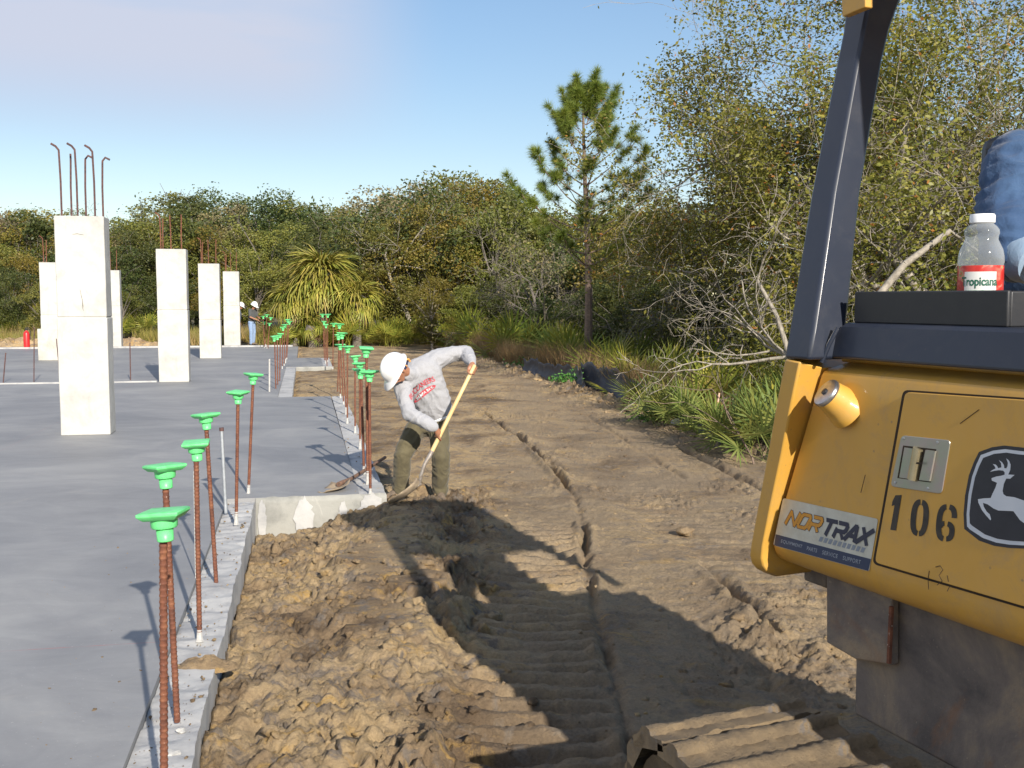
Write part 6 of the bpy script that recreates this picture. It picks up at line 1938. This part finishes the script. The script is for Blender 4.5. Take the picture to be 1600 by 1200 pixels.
MAT['denim_pale'] = cloth('pale_denim_lining', (0.24, 0.33, 0.44), (0.17, 0.26, 0.38), 14)
MAT['jeans'] = cloth('blue_jeans', (0.17, 0.25, 0.40), (0.26, 0.35, 0.50), 8)
MAT['tee'] = cloth('charcoal_shirt', (0.055, 0.06, 0.062), (0.075, 0.08, 0.082), 12)
MAT['skin'] = mat_simple('skin', (0.30, 0.135, 0.075), (0.37, 0.175, 0.10), 0.5, 24, (90, 0.2, 0.002))
MAT['skin'].node_tree.nodes['Principled BSDF'].inputs['Subsurface Weight'].default_value = 0.08
MAT['helmet'] = mat_simple('white_hard_hat', (0.70, 0.70, 0.69), (0.66, 0.66, 0.65), 0.32, 9, coat=0.3)
MAT['boot'] = mat_simple('dusty_brown_boot', (0.10, 0.075, 0.055), (0.20, 0.15, 0.10), 0.8, 16, (50, 0.5, 0.004))
MAT['hair'] = mat_simple('black_hair', (0.012, 0.010, 0.009), (0.03, 0.025, 0.02), 0.6, 60, (150, 0.8, 0.003))
MAT['bandana'] = mat_simple('navy_bandana', (0.02, 0.025, 0.07), (0.03, 0.035, 0.09), 0.8, 20)
MAT['flame'] = mat_simple('flame_print', (0.75, 0.22, 0.03), (0.85, 0.55, 0.15), 0.8, 60)
MAT['ash_wood'] = mat_simple('ash_wood', (0.62, 0.42, 0.18), (0.72, 0.52, 0.25), 0.5, 9, (40, 0.2, 0.002))
MAT['worn_steel'] = mat_simple('worn_steel', (0.26, 0.21, 0.17), (0.42, 0.38, 0.34), 0.45, 26, (60, 0.4, 0.003), metal=0.5)

def head_parts(c, B, s=1.0):
    """skull, jaw, nose, brow, ears, lips around centre c, basis columns right/forward/up"""
    P = lambda x, y, z: Vector(c) + B @ Vector((x * s, y * s, z * s))
    parts = [hull(ell(P(0, -0.012, 0.035), (0.074 * s, 0.094 * s, 0.080 * s), B)),
             hull(ell(P(0, 0.015, 0.0), (0.066 * s, 0.074 * s, 0.07 * s), B), ell(P(0, 0.050, -0.083), (0.030 * s, 0.026 * s, 0.022 * s), B)),
             hull(ball(P(0, 0.098, -0.008), 0.007 * s), ball(P(0, 0.118, -0.038), 0.011 * s), ball(P(0.014, 0.098, -0.042), 0.008 * s), ball(P(-0.014, 0.098, -0.042), 0.008 * s)),
             hull(ball(P(-0.045, 0.070, 0.018), 0.011 * s), ball(P(0, 0.088, 0.016), 0.010 * s), ball(P(0.045, 0.070, 0.018), 0.011 * s)),
             hull(ball(P(-0.022, 0.082, -0.062), 0.007 * s), ball(P(0, 0.090, -0.060), 0.009 * s), ball(P(0.022, 0.082, -0.062), 0.007 * s))]
    for sx in (-1, 1):
        parts.append(hull(ell(P(sx * 0.076, -0.012, -0.004), (0.010 * s, 0.020 * s, 0.030 * s), B)))
        parts.append(hull(ell(P(sx * 0.036, 0.070, -0.022), (0.024 * s, 0.016 * s, 0.014 * s), B)))
    return parts
def face_bits(c, B, parent, s=1.0):
    P = lambda x, y, z: Vector(c) + B @ Vector((x * s, y * s, z * s))
    for sx in (-1, 1):
        m = MB(); m.tube([P(sx * 0.018, 0.098, 0.012), P(sx * 0.034, 0.094, 0.018), P(sx * 0.052, 0.080, 0.012)], [0.003, 0.004, 0.002], 6); m.build('eyebrow', MAT['hair'], parent, smooth=True)
        V, F = hull(ell(P(sx * 0.033, 0.088, -0.006), (0.012 * s, 0.006 * s, 0.006 * s), B)); mk('eye', V, F, MAT['white'], parent, smooth=True)
        V, F = hull(ell(P(sx * 0.033, 0.0935, -0.007), (0.0048 * s, 0.002 * s, 0.0048 * s), B)); mk('iris', V, F, MAT['hair'], parent, smooth=True)
def helmet(c, B, parent, s=1.0, mat='helmet'):
    """ribbed shell with a peak; c = centre of the head"""
    P = lambda x, y, z: Vector(c) + B @ Vector((x * s, y * s, z * s))
    V = []; F = []; n = 36; rows = 12
    for i in range(rows + 1):
        t = i / rows * math.pi / 2
        for j in range(n):
            a = 2 * math.pi * j / n
            rx, ry = 0.118, 0.148
            x = rx * math.cos(a) * math.cos(t); y = ry * math.sin(a) * math.cos(t) - 0.008
            z = 0.042 + 0.142 * math.sin(t)
            if abs(x) < 0.035 and i > 1: z += 0.010 * (1 - (abs(x) / 0.035) ** 2)
            V.append(P(x, y, z))
    base_n = len(V)
    # brim: small gutter all round, long peak in front
    for (ex, dz) in ((0.010, -0.004), (1.0, -0.012), (1.0, -0.018)):
        for j in range(n):
            a = 2 * math.pi * j / n; fr = max(0, math.sin(a)) ** 2.2
            e = 0.010 if ex < 0.5 else 0.016 + 0.062 * fr
            x = (0.118 + e * 0.75) * math.cos(a); y = (0.148 + e) * math.sin(a) - 0.008
            V.append(P(x, y, 0.042 + dz - 0.016 * fr * (ex > 0.5)))
    for i in range(rows):
        for j in range(n):
            j2 = (j + 1) % n; F.append((i * n + j, i * n + j2, (i + 1) * n + j2, (i + 1) * n + j))
    prev = 0
    for r_ in range(3):
        st = base_n + r_ * n
        for j in range(n):
            j2 = (j + 1) % n; F.append((prev + j, st + j, st + j2, prev + j2))
        prev = st
    bm = bmesh.new(); vs = [bm.verts.new(v) for v in V]
    for f in F:
        try: bm.faces.new([vs[i] for i in f])
        except ValueError: pass
    bmesh.ops.remove_doubles(bm, verts=bm.verts, dist=0.0006); bmesh.ops.recalc_face_normals(bm, faces=bm.faces)
    me = bpy.data.meshes.new('hard_hat'); bm.to_mesh(me); bm.free(); me.materials.append(MAT[mat])
    me.polygons.foreach_set('use_smooth', np.ones(len(me.polygons), dtype=bool))
    o = obj_from('hard_hat', me, parent); md = o.modifiers.new('solid', 'SOLIDIFY'); md.thickness = 0.003; md.offset = -1
    return o
def fist(wrist, grip, axis, palm_side, s=1.0):
    """hand closed round a shaft: grip = point on the shaft, axis = shaft direction, palm_side = from shaft towards the back of the hand"""
    a = Vector(axis).normalized(); b = Vector(palm_side); b = (b - a * b.dot(a)).normalized(); c = a.cross(b)
    parts = []
    G_ = Vector(grip); r = 0.021 * s
    kn = [G_ + a * (0.033 - 0.022 * k) * s + b * 0.030 * s - c * 0.004 for k in range(4)]
    back = Vector(wrist)
    parts.append(hull(ball(back, 0.026 * s), ell(G_ + b * 0.036 * s - c * 0.012 * s, (0.036 * s, 0.018 * s, 0.030 * s), Matrix((a, b, c)).transposed())))
    for k in range(4):
        o_ = a * (0.033 - 0.022 * k) * s; rr = (0.0098, 0.0102, 0.0098, 0.0085)[k] * s
        pts = [G_ + o_ + b * 0.034 * s + c * 0.002 * s, G_ + o_ + b * 0.022 * s + c * 0.026 * s, G_ + o_ - b * 0.010 * s + c * 0.029 * s, G_ + o_ - b * 0.028 * s + c * (0.010 + 0.002 * k) * s]
        parts += chain(pts, [rr * 1.05, rr, rr * 0.95, rr * 0.85], 1)
    th = [G_ + b * 0.030 * s - c * 0.022 * s + a * 0.020 * s, G_ + b * 0.006 * s - c * 0.031 * s + a * 0.036 * s, G_ - b * 0.018 * s - c * 0.020 * s + a * 0.046 * s, G_ - b * 0.027 * s - c * 0.002 * s + a * 0.048 * s]
    parts += chain(th, [0.013 * s, 0.0115 * s, 0.0105 * s, 0.009 * s], 1)
    return parts
def boot(ankle, d, s=1.0, name='boot', parent=None, up=Vector((0, 0, 1))):
    d = Vector(d).normalized(); sd = d.cross(up).normalized(); R_ = Matrix((sd, d, up)).transposed()
    A = Vector(ankle); P = lambda x, y, z: A + R_ @ Vector((x, y, z)) * s
    parts = [hull(ell(P(0, 0.0, 0.02), (0.048 * s, 0.055 * s, 0.03 * s), R_), ell(P(0, -0.02, -0.075), (0.040 * s, 0.045 * s, 0.025 * s), R_)),
             hull(ell(P(0, -0.02, -0.07), (0.040 * s, 0.05 * s, 0.03 * s), R_), ell(P(0, 0.13, -0.078), (0.050 * s, 0.06 * s, 0.022 * s), R_), ell(P(0, 0.06, -0.04), (0.038 * s, 0.05 * s, 0.03 * s), R_))]
    o = fuse(name, parts, 0.008 * s, MAT['boot'], parent, 3)
    sole = MB(); sole.prism([P(0.045 * math.cos(t) * (1 if math.sin(t) > 0 else 0.85), 0.045 + 0.145 * math.sin(t), -0.100) for t in [2 * math.pi * k / 20 for k in range(20)]], up * (-0.022 * s))
    sole.build('sole', MAT['blackbox'], o, bevel=0.003)
    return o

# ---------------------------------------------------------------- the labourer with the shovel
def labourer():
    root = empty('person', (0, 0, 0))
    tag(root, 'person in grey lettered sweatshirt, olive trousers and white hard hat bending over a shovel', 'person')
    RS = W(627, 606, 10.22); LS = W(688, 557, 10.42)
    hipR = W(652, 668, 10.50); hipL = W(685, 664, 10.50)
    kneeR = W(629, 711, 10.36); kneeL = W(689, 714, 10.36); ankR = W(626, 764, 10.48); ankL = W(688, 766, 10.50)
    elR = W(640, 647, 10.02); wrR = W(680, 668, 9.93); elL = W(729, 552, 10.44); wrL = W(738, 568, 10.20)
    chest = W(657, 583, 10.33); neck = W(643, 584, 10.23); belly = W(678, 635, 10.44)
    hc = W(622, 579, 10.08)
    HB = basis((-0.42, -0.30, -0.86), (-0.72, -0.52, 0.42))
    # shaft geometry
    gT = W(740.5, 573, 10.13); gB = W(673, 709, 9.96); gM = gT + (gB - gT) * 0.0
    ax = (gB - gT).normalized()
    grL = gT + ax * 0.03; grR = gT + ax * ((W(688, 679, 9.99) - gT).dot(ax))
    # body under the clothes: one continuous figure
    sp = (LS - RS).normalized()
    TB = basis(Vector((-0.1, -1, -0.25)), (chest - belly))
    body = []
    body += [hull(ell(chest, (0.15, 0.09, 0.12), TB), ell(belly, (0.125, 0.09, 0.12), TB)), hull(ell(belly, (0.125, 0.09, 0.1), TB), ball(hipR, 0.075), ball(hipL, 0.075))]
    body += chain([chest, RS], [0.08, 0.05]) + chain([chest, LS], [0.08, 0.05])
    body += chain([neck, hc + HB @ Vector((0, -0.02, -0.03))], [0.062, 0.052])
    body += chain([RS, elR, wrR], [0.046, 0.038, 0.026]) + chain([LS, elL, wrL], [0.046, 0.038, 0.026])
    body += chain([hipR, kneeR, ankR], [0.075, 0.05, 0.036]) + chain([hipL, kneeL, ankL], [0.075, 0.05, 0.036])
    body += head_parts(hc, HB)
    body += fist(wrR, grR, ax, (wrR - grR) + Vector((0, 0.02, 0)), 1.05) + fist(wrL, grL, ax, (wrL - grL) + Vector((0, 0.02, 0.01)), 1.05)
    fuse('body', body, 0.0062, MAT['skin'], root, 2)
    # sweatshirt
    sw = [hull(ell(chest, (0.21, 0.135, 0.155), TB), ell(belly, (0.185, 0.135, 0.12), TB)),
          hull(ell(chest + (chest - belly).normalized() * 0.05, (0.15, 0.11, 0.10), TB), ball(RS + sp * 0.03, 0.085), ball(LS - sp * 0.05, 0.095)),
          hull(ell(belly, (0.182, 0.132, 0.09), TB), ell(belly + (belly - chest).normalized() * 0.10, (0.168, 0.122, 0.05), TB))]
    sw += chain([LS - sp * 0.05, LS.lerp(elL, 0.5) + Vector((0, 0, 0.012)), elL, elL.lerp(wrL, 0.55), wrL + (elL - wrL) * 0.12], [0.100, 0.078, 0.072, 0.066, 0.042])
    sw += chain([RS + sp * 0.02, RS.lerp(elR, 0.55), elR, elR.lerp(wrR, 0.5), elR.lerp(wrR, 0.86), wrR + (elR - wrR) * 0.05], [0.090, 0.072, 0.070, 0.066, 0.056, 0.042])
    sw += chain([neck + (chest - neck) * 0.3, neck + (hc - neck) * 0.28], [0.085, 0.072])
    sweat = fuse('sweatshirt', sw, 0.0085, MAT['sweat'], root, 5, 0.010, 9.0, 1)
    # ribbed cuffs and white undershirt hem
    for w_, e_ in ((wrR, elR), (wrL, elL)):
        d_ = (w_ - e_).normalized(); m = MB(); m.tube([w_ - d_ * 0.030, w_ - d_ * 0.012, w_ + d_ * 0.006, w_ + d_ * 0.010], [0.040, 0.037, 0.036, 0.030], 16); m.build('cuff', MAT['sweat'], sweat, smooth=True)
    hd = (belly - chest).normalized()
    V, F = hull(ell(belly + hd * 0.118, (0.165, 0.118, 0.045), TB)); mk('undershirt', V, F, MAT['white'], root, smooth=True)
    m = MB(); m.tube([neck.lerp(hc, 0.30), neck.lerp(hc, 0.38)], [0.070, 0.064], 20); m.build('collar', MAT['sweat'], sweat, smooth=True)
    # trousers
    tr = [hull(ell((hipR + hipL) / 2 + Vector((0, 0, 0.07)), (0.155, 0.12, 0.06)), ball(hipR, 0.108), ball(hipL, 0.108))]
    for h, k, a in ((hipR, kneeR, ankR), (hipL, kneeL, ankL)):
        tr += chain([h, h.lerp(k, 0.5), k, k.lerp(a, 0.5), a + Vector((0, 0, 0.045)), a + Vector((0, 0, 0.0))], [0.108, 0.100, 0.088, 0.084, 0.080, 0.082])
    fuse('trousers', tr, 0.0095, MAT['olive'], root, 4, 0.010, 8.0, 2)
    g1 = tz(ankR.x, ankR.y); g2 = tz(ankL.x, ankL.y)
    boot(Vector((ankR.x, ankR.y, max(ankR.z, g1 + 0.10))), (-0.9, -0.42, -0.05), 1.12, parent=root)
    boot(Vector((ankL.x, ankL.y, max(ankL.z, g2 + 0.10))), (0.15, -1, 0), 1.12, parent=root)
    face_bits(hc, HB, root)
    hat = helmet(hc + HB @ Vector((0, 0.005, 0.0)), HB, root, 1.02)
    P = lambda x, y, z: hc + HB @ Vector((x, y, z))
    V, F = hull(ell(P(0, -0.050, 0.000), (0.088, 0.088, 0.055), HB), ell(P(0, -0.105, -0.020), (0.045, 0.035, 0.035), HB)); bd = mk('bandana', V, F, MAT['bandana'], root, smooth=True)
    for sx in (-1, 1):
        m = MB(); pts = []
        for k in range(9):
            t = math.radians(-20 + 250 * k / 8); pts.append(P(sx * (0.072 + 0.010 * math.sin(k * 2.4)), -0.098 + 0.034 * math.cos(t), -0.012 + 0.030 * math.sin(t)))
        m.tube(pts, 0.0085, 6); m.build('flame_print', MAT['flame'], bd, smooth=True)
    V, F = hull(ell(P(0, -0.03, -0.005), (0.080, 0.072, 0.045), HB)); mk('hair', V, F, MAT['hair'], root, smooth=True)
    # chest print, laid on the cloth
    from mathutils.bvhtree import BVHTree
    bvh = BVHTree.FromPolygons([v.co for v in sweat.data.vertices], [tuple(p.vertices) for p in sweat.data.polygons])
    MAT['print_red'] = mat_simple('cracked_red_print', (0.52, 0.035, 0.055), (0.60, 0.10, 0.12), 0.7, 90)
    tl, tr_, br, bl = [Vector(q) for q in ((639, 618), (677, 588), (685, 604), (647, 634))]
    def on_cloth(u, v_, lift, arch=0.0):
        p = (tl * (1 - u) + tr_ * u) * (1 - v_) + (bl * (1 - u) + br * u) * v_
        nrm = Vector((-0.62, -0.79)); p = p + nrm * arch * (1 - (2 * u - 1) ** 2)
        d = ray(p.x, p.y).normalized(); hit = bvh.ray_cast(CAMP, d, 14)
        loc = hit[0] if hit[0] is not None else W(p.x, p.y, 10.15)
        return loc - d * lift
    def densify(V, F):
        bm = bmesh.new(); vs = [bm.verts.new(v) for v in V]
        for f in F:
            try: bm.faces.new([vs[i] for i in f])
            except ValueError: pass
        bmesh.ops.triangulate(bm, faces=bm.faces); bmesh.ops.subdivide_edges(bm, edges=[e for e in bm.edges if e.calc_length() > 0.08], cuts=1)
        V2 = [v.co.copy() for v in bm.verts]; bm.verts.index_update(); F2 = [[v.index for v in f.verts] for f in bm.faces]; bm.free(); return V2, F2
    V, F = text_mesh('BUCCANEERS', offset=0.012)
    V, F = densify(V, F)
    mk('lettering', [on_cloth(p[0], 0.46 * (1 - p[1]), 0.006, 5.0) for p in V], F, MAT['print_red'], sweat)
    oval = [(0.5 + 0.44 * math.copysign(abs(math.cos(t)) ** 0.9, math.cos(t)), 0.82 + 0.24 * math.sin(t)) for t in [2 * math.pi * k / 24 for k in range(24)]]
    V = [(0.5, 0.82, 0)] + [(x, y, 0) for x, y in oval]; F = [(0, k + 1, (k + 1) % 24 + 1) for k in range(24)]
    mk('print_ball', [on_cloth(p[0], p[1], 0.006, 3.0) for p in V], F, MAT['print_red'], sweat)
    V, F = text_mesh('TAMPA BAY', offset=0.01); V, F = densify(V, F)
    mk('lettering', [on_cloth(0.17 + 0.66 * p[0], 0.94 - 0.25 * p[1], 0.010, 3.0) for p in V], F, MAT['white'], sweat)
    # the shovel he holds: a thing of its own
    sh = empty('shovel', (0, 0, 0)); tag(sh, 'long-handled shovel with yellow wooden shaft held by the bending labourer', 'shovel')
    top = gT - ax * 0.02
    m = MB(); m.tube([top, top + ax * 0.01, gT.lerp(gB, 0.5), gB], [0.014, 0.0185, 0.0195, 0.0205], 14); m.build('handle', MAT['ash_wood'], sh, smooth=True)
    n1 = W(664, 724, 9.94); n2 = W(658, 742, 9.93); n3 = W(655, 757, 9.95)
    m = MB(); m.tube([gB - ax * 0.03, gB + ax * 0.02, n1, n2, n3], [0.0225, 0.021, 0.018, 0.017, 0.018], 12); m.build('socket', MAT['worn_steel'], sh, smooth=True)
    tip = W(606, 788, 9.86); dd = (tip - n3).normalized()
    side = Vector((0.1, -0.85, 0.45)); side = (side - dd * side.dot(dd)).normalized()
    nrm = dd.cross(side)
    bl_ = shovel_blade(MAT['mud_blade'], sh, L_=(tip - n3).length, Wd=0.20, dish=0.035)
    M4 = Matrix((dd, side, nrm)).transposed().to_4x4(); M4.translation = n3 - dd * 0.01
    bl_.matrix_basis = M4
    m = MB(); m.tube([n3 - dd * 0.02, n3 + dd * 0.09], [0.018, 0.009], 10); m.build('rib', MAT['worn_steel'], sh, smooth=True)
labourer()

# ---------------------------------------------------------------- standing worker(s) far off
def stander(x, y, face, label, shirt, jeans, H=1.78, arms=None, vox=0.014, hatdx=0.0, lean=0.06):
    root = empty('person', (x, y, 0.0), math.atan2(face[1], face[0]) - math.pi / 2)   # local +y = facing
    tag(root, label, 'person')
    s = H / 1.78
    P = lambda a, b, c: Vector((a * s, b * s, c * s))
    hipL, hipR = P(-0.09, 0, 0.93), P(0.09, 0, 0.93)
    kL, kR = P(-0.11, 0.03, 0.50), P(0.12, 0.05, 0.50); aL, aR = P(-0.12, -0.03, 0.10), P(0.14, 0.06, 0.10)
    ch = P(0, lean * 0.6, 1.30); bl = P(0, 0.01, 1.05); shL, shR = P(-0.18, lean, 1.43), P(0.18, lean, 1.43); nk = P(0, lean + 0.02, 1.50); hc = P(0, lean + 0.08, 1.61)
    arms = arms or [(P(-0.24, 0.10, 1.16), P(-0.06, 0.30, 1.14)), (P(0.24, 0.10, 1.16), P(0.16, 0.36, 1.05))]
    HB = basis((0, 1, -0.45), (0, 0.3, 1))
    body = [hull(ell(ch, (0.15, 0.10, 0.15)), ell(bl, (0.13, 0.10, 0.1))), hull(ell(bl, (0.13, 0.1, 0.08)), ball(hipL, 0.085), ball(hipR, 0.085))]
    body += chain([nk, hc], [0.055, 0.05]) + head_parts(hc, HB, s)
    for sh, (e, w_) in ((shL, arms[0]), (shR, arms[1])):
        body += chain([ch + Vector((0, 0, 0.08)), sh], [0.08, 0.05]) + chain([sh, e, w_], [0.048, 0.04, 0.029])
        d = (w_ - e).normalized(); pal = w_ + d * 0.07
        body += [cap_(w_, 0.024, pal, 0.030)]
        sd = d.cross(Vector((0, 0, 1))).normalized()
        for k in range(4):
            b0 = pal + sd * (0.024 - 0.016 * k); body += chain([b0, b0 + d * 0.045 + Vector((0, 0, -0.008)), b0 + d * 0.07 + Vector((0, 0, -0.03))], [0.010, 0.009, 0.008], 1)
        body += chain([w_ + d * 0.03 + sd * 0.02, w_ + d * 0.07 + sd * 0.05], [0.012, 0.009], 1)
    for h, k, a in ((hipL, kL, aL), (hipR, kR, aR)): body += chain([h, k, a], [0.075, 0.05, 0.04])
    fuse('body', body, 0.010, MAT['skin'], root, 2)
    sw = [hull(ell(ch, (0.185, 0.125, 0.16)), ell(bl, (0.165, 0.125, 0.10))), hull(ell(ch + Vector((0, 0, 0.09)), (0.14, 0.1, 0.07)), ball(shL, 0.07), ball(shR, 0.07))]
    for sh, (e, w_) in ((shL, arms[0]), (shR, arms[1])): sw += chain([sh, sh.lerp(e, 0.8)], [0.072, 0.062])
    fuse('shirt', sw, vox, MAT[shirt], root, 3, 0.008, 9, 3)
    tr = [hull(ell(bl + Vector((0, 0, -0.06)), (0.155, 0.12, 0.05)), ball(hipL, 0.105), ball(hipR, 0.105))]
    for h, k, a in ((hipL, kL, aL), (hipR, kR, aR)): tr += chain([h, k, a + Vector((0, 0, -0.02))], [0.104, 0.076, 0.072])
    fuse('trousers', tr, vox, MAT[jeans], root, 3, 0.008, 8, 4)
    m = MB(); m.tube([bl + Vector((0, 0, -0.07)), bl + Vector((0, 0, -0.03))], [0.168, 0.168], 24); b_ = m.build('belt', MAT['blackbox'], root, smooth=True); b_.scale = (1, 0.78, 1)
    for a in (aL, aR): boot(a + Vector((0, 0, 0.02)), (0, 1, 0), 1.05, parent=root)
    helmet(hc, HB, root, 1.05); face_bits(hc, HB, root, s)
    V, F = hull(ell(hc + HB @ Vector((0, -0.03, 0.0)), (0.08, 0.08, 0.06), HB)); mk('hair', V, F, MAT['hair'], root, smooth=True)
    return root
p = G(394, 539); stander(p.x, p.y, (0.93, -0.36), 'person in charcoal shirt, blue jeans and white hard hat reaching towards the farthest green caps', 'tee', 'jeans')
p = G(366.5, 536.5); stander(p.x, p.y + 0.6, (1.0, 0.2), 'person in blue with white hard hat, almost hidden behind the farthest column', 'denim', 'jeans', 1.74, arms=[(Vector((-0.23, 0.0, 1.15)), Vector((-0.22, 0.08, 0.90))), (Vector((0.23, 0.0, 1.15)), Vector((0.22, 0.08, 0.90)))])

# ---------------------------------------------------------------- the driver
def driver():
    root = empty('person', (0, 0, 0))
    tag(root, 'person in blue denim shirt sitting at the bulldozer controls beside the bottle', 'person')
    f = -UX; up = Vector((0, 0, 1))
    S1 = W(1592, 252, 3.10); E1 = W(1574, 392, 2.98); W1 = W(1690, 442, 2.72)
    S2 = S1 + VX * 0.40; E2 = S2 + Vector((0, 0, -0.3)) + VX * 0.05; W2 = E2 + f * 0.27 + up * 0.05
    ch = (S1 + S2) / 2 + Vector((0, 0, -0.15)) - f * 0.02; nk = (S1 + S2) / 2 + up * 0.06; hc = nk + up * 0.15 + f * 0.05
    bl = ch - up * 0.26; hip1 = bl - up * 0.16 - VX * 0.09; hip2 = bl - up * 0.16 + VX * 0.09
    k1, k2 = hip1 + f * 0.44 + up * 0.05 - VX * 0.04, hip2 + f * 0.44 + up * 0.05 + VX * 0.06; a1, a2 = k1 - up * 0.40 + f * 0.12, k2 - up * 0.40 + f * 0.12
    HB = basis(f + Vector((0, 0, -0.1)), up); TB = basis(f, up)
    body = [hull(ell(ch, (0.16, 0.1, 0.15), TB), ell(bl, (0.14, 0.11, 0.1), TB)), hull(ell(bl, (0.14, 0.11, 0.1), TB), ball(hip1, 0.085), ball(hip2, 0.085))]
    body += chain([nk, hc], [0.055, 0.05]) + head_parts(hc, HB)
    body += chain([ch + up * 0.08, S1, E1, W1], [0.08, 0.05, 0.042, 0.031]) + chain([ch + up * 0.08, S2, E2, W2], [0.08, 0.05, 0.042, 0.03])
    body += chain([hip1, k1, a1], [0.08, 0.055, 0.04]) + chain([hip2, k2, a2], [0.08, 0.055, 0.04])
    for w_, e_ in ((W1, E1), (W2, E2)):
        g_ = w_ + (w_ - e_).normalized() * 0.085; body += fist(w_, g_, up, (w_ - e_).normalized() * -1 + VX * 0.2)
    fuse('body', body, 0.009, MAT['skin'], root, 2)
    sh = [hull(ell(ch, (0.20, 0.145, 0.17), TB), ell(bl, (0.19, 0.155, 0.12), TB)), hull(ell(ch + up * 0.10, (0.15, 0.11, 0.07), TB), ball(S1 + VX * 0.02, 0.088), ball(S2 - VX * 0.02, 0.088))]
    sh += chain([S1, S1.lerp(E1, 0.5) - VX * 0.005, E1 + up * 0.03, E1 + (W1 - E1) * 0.12], [0.093, 0.093, 0.084, 0.074]) + chain([S2, E2], [0.09, 0.07])
    so = fuse('shirt', sh, 0.007, MAT['denim'], root, 6, 0.012, 10.0, 7)
    d_ = (W1 - E1).normalized(); c0 = E1 + d_ * 0.075
    m = MB(); m.tube([c0 - d_ * 0.03, c0 - d_ * 0.022, c0, c0 + d_ * 0.03, c0 + d_ * 0.042, c0 + d_ * 0.036], [0.054, 0.064, 0.067, 0.063, 0.056, 0.046], 24, cap=False); cf = m.build('rolled_cuff', MAT['denim_pale'], so, smooth=True)
    tr = [hull(ell(bl - up * 0.05, (0.16, 0.13, 0.06), TB), ball(hip1, 0.105), ball(hip2, 0.105))]
    tr += chain([hip1, k1, a1], [0.1, 0.08, 0.07]) + chain([hip2, k2, a2], [0.1, 0.08, 0.07])
    fuse('trousers', tr, 0.014, MAT['jeans'], root, 3, 0.008, 8, 8)
    for a in (a1, a2): boot(a, f, 1.05, parent=root)
    helmet(hc, HB, root, 1.05); face_bits(hc, HB, root)
    V, F = hull(ell(hc + HB @ Vector((0, -0.03, 0.0)), (0.08, 0.08, 0.06), HB)); mk('hair', V, F, MAT['hair'], root, smooth=True)
driver()
# a crack and old drips on the nearest column (front face)
def on_col(px, py):
    n_ = -AX; p0 = c1 - AX * (DEP / 2 + 0.0035); r_ = ray(px, py)
    return CAMP + r_ * ((p0 - CAMP).dot(n_) / r_.dot(n_))
near_col = [o for o in COL.objects if o.name.startswith('concrete_column') and 'nearest and largest' in o.get('label', '')][0]
MAT['crack'] = mat_simple('dark_crack', (0.13, 0.12, 0.10), (0.24, 0.22, 0.19), 0.9, 30)
Rinv = Matrix.Rotation(-TA, 3, 'Z')
for pts, w_ in (([(125, 452), (127, 462), (129, 470), (128.5, 479), (130.5, 486)], 0.004), ([(129, 470), (130.2, 480)], 0.007), ([(113, 366), (121, 365), (131, 367)], 0.003)):
    m = MB(); m.tube([Rinv @ (on_col(*q) - near_col.location) for q in pts], [w_ * 0.5] + [w_] * (len(pts) - 2) + [w_ * 0.4], 3)
    m.build('crack', MAT['crack'], near_col)
# two of a kind standing together: say which is which
bpy.context.view_layer.update()
seen = {}
for o in COL.objects:
    if o.parent is None and o.get('label') and o.get('category'): seen.setdefault(o['label'], []).append(o)
for lab_, os_ in seen.items():
    if len(os_) < 2: continue
    os_.sort(key=lambda o: o.matrix_world.translation.x / max(1.0, o.matrix_world.translation.y))
    n_ = len(os_)
    words = ['left one', 'right one'] if n_ == 2 else (['left one', 'middle one', 'right one'] if n_ == 3 else None)
    for i, o in enumerate(os_):
        wd = words[i] if words else ORD[i + 1] + ' from left'
        if len((lab_ + ' ' + wd).split()) <= 16: o['label'] = lab_ + ', ' + wd
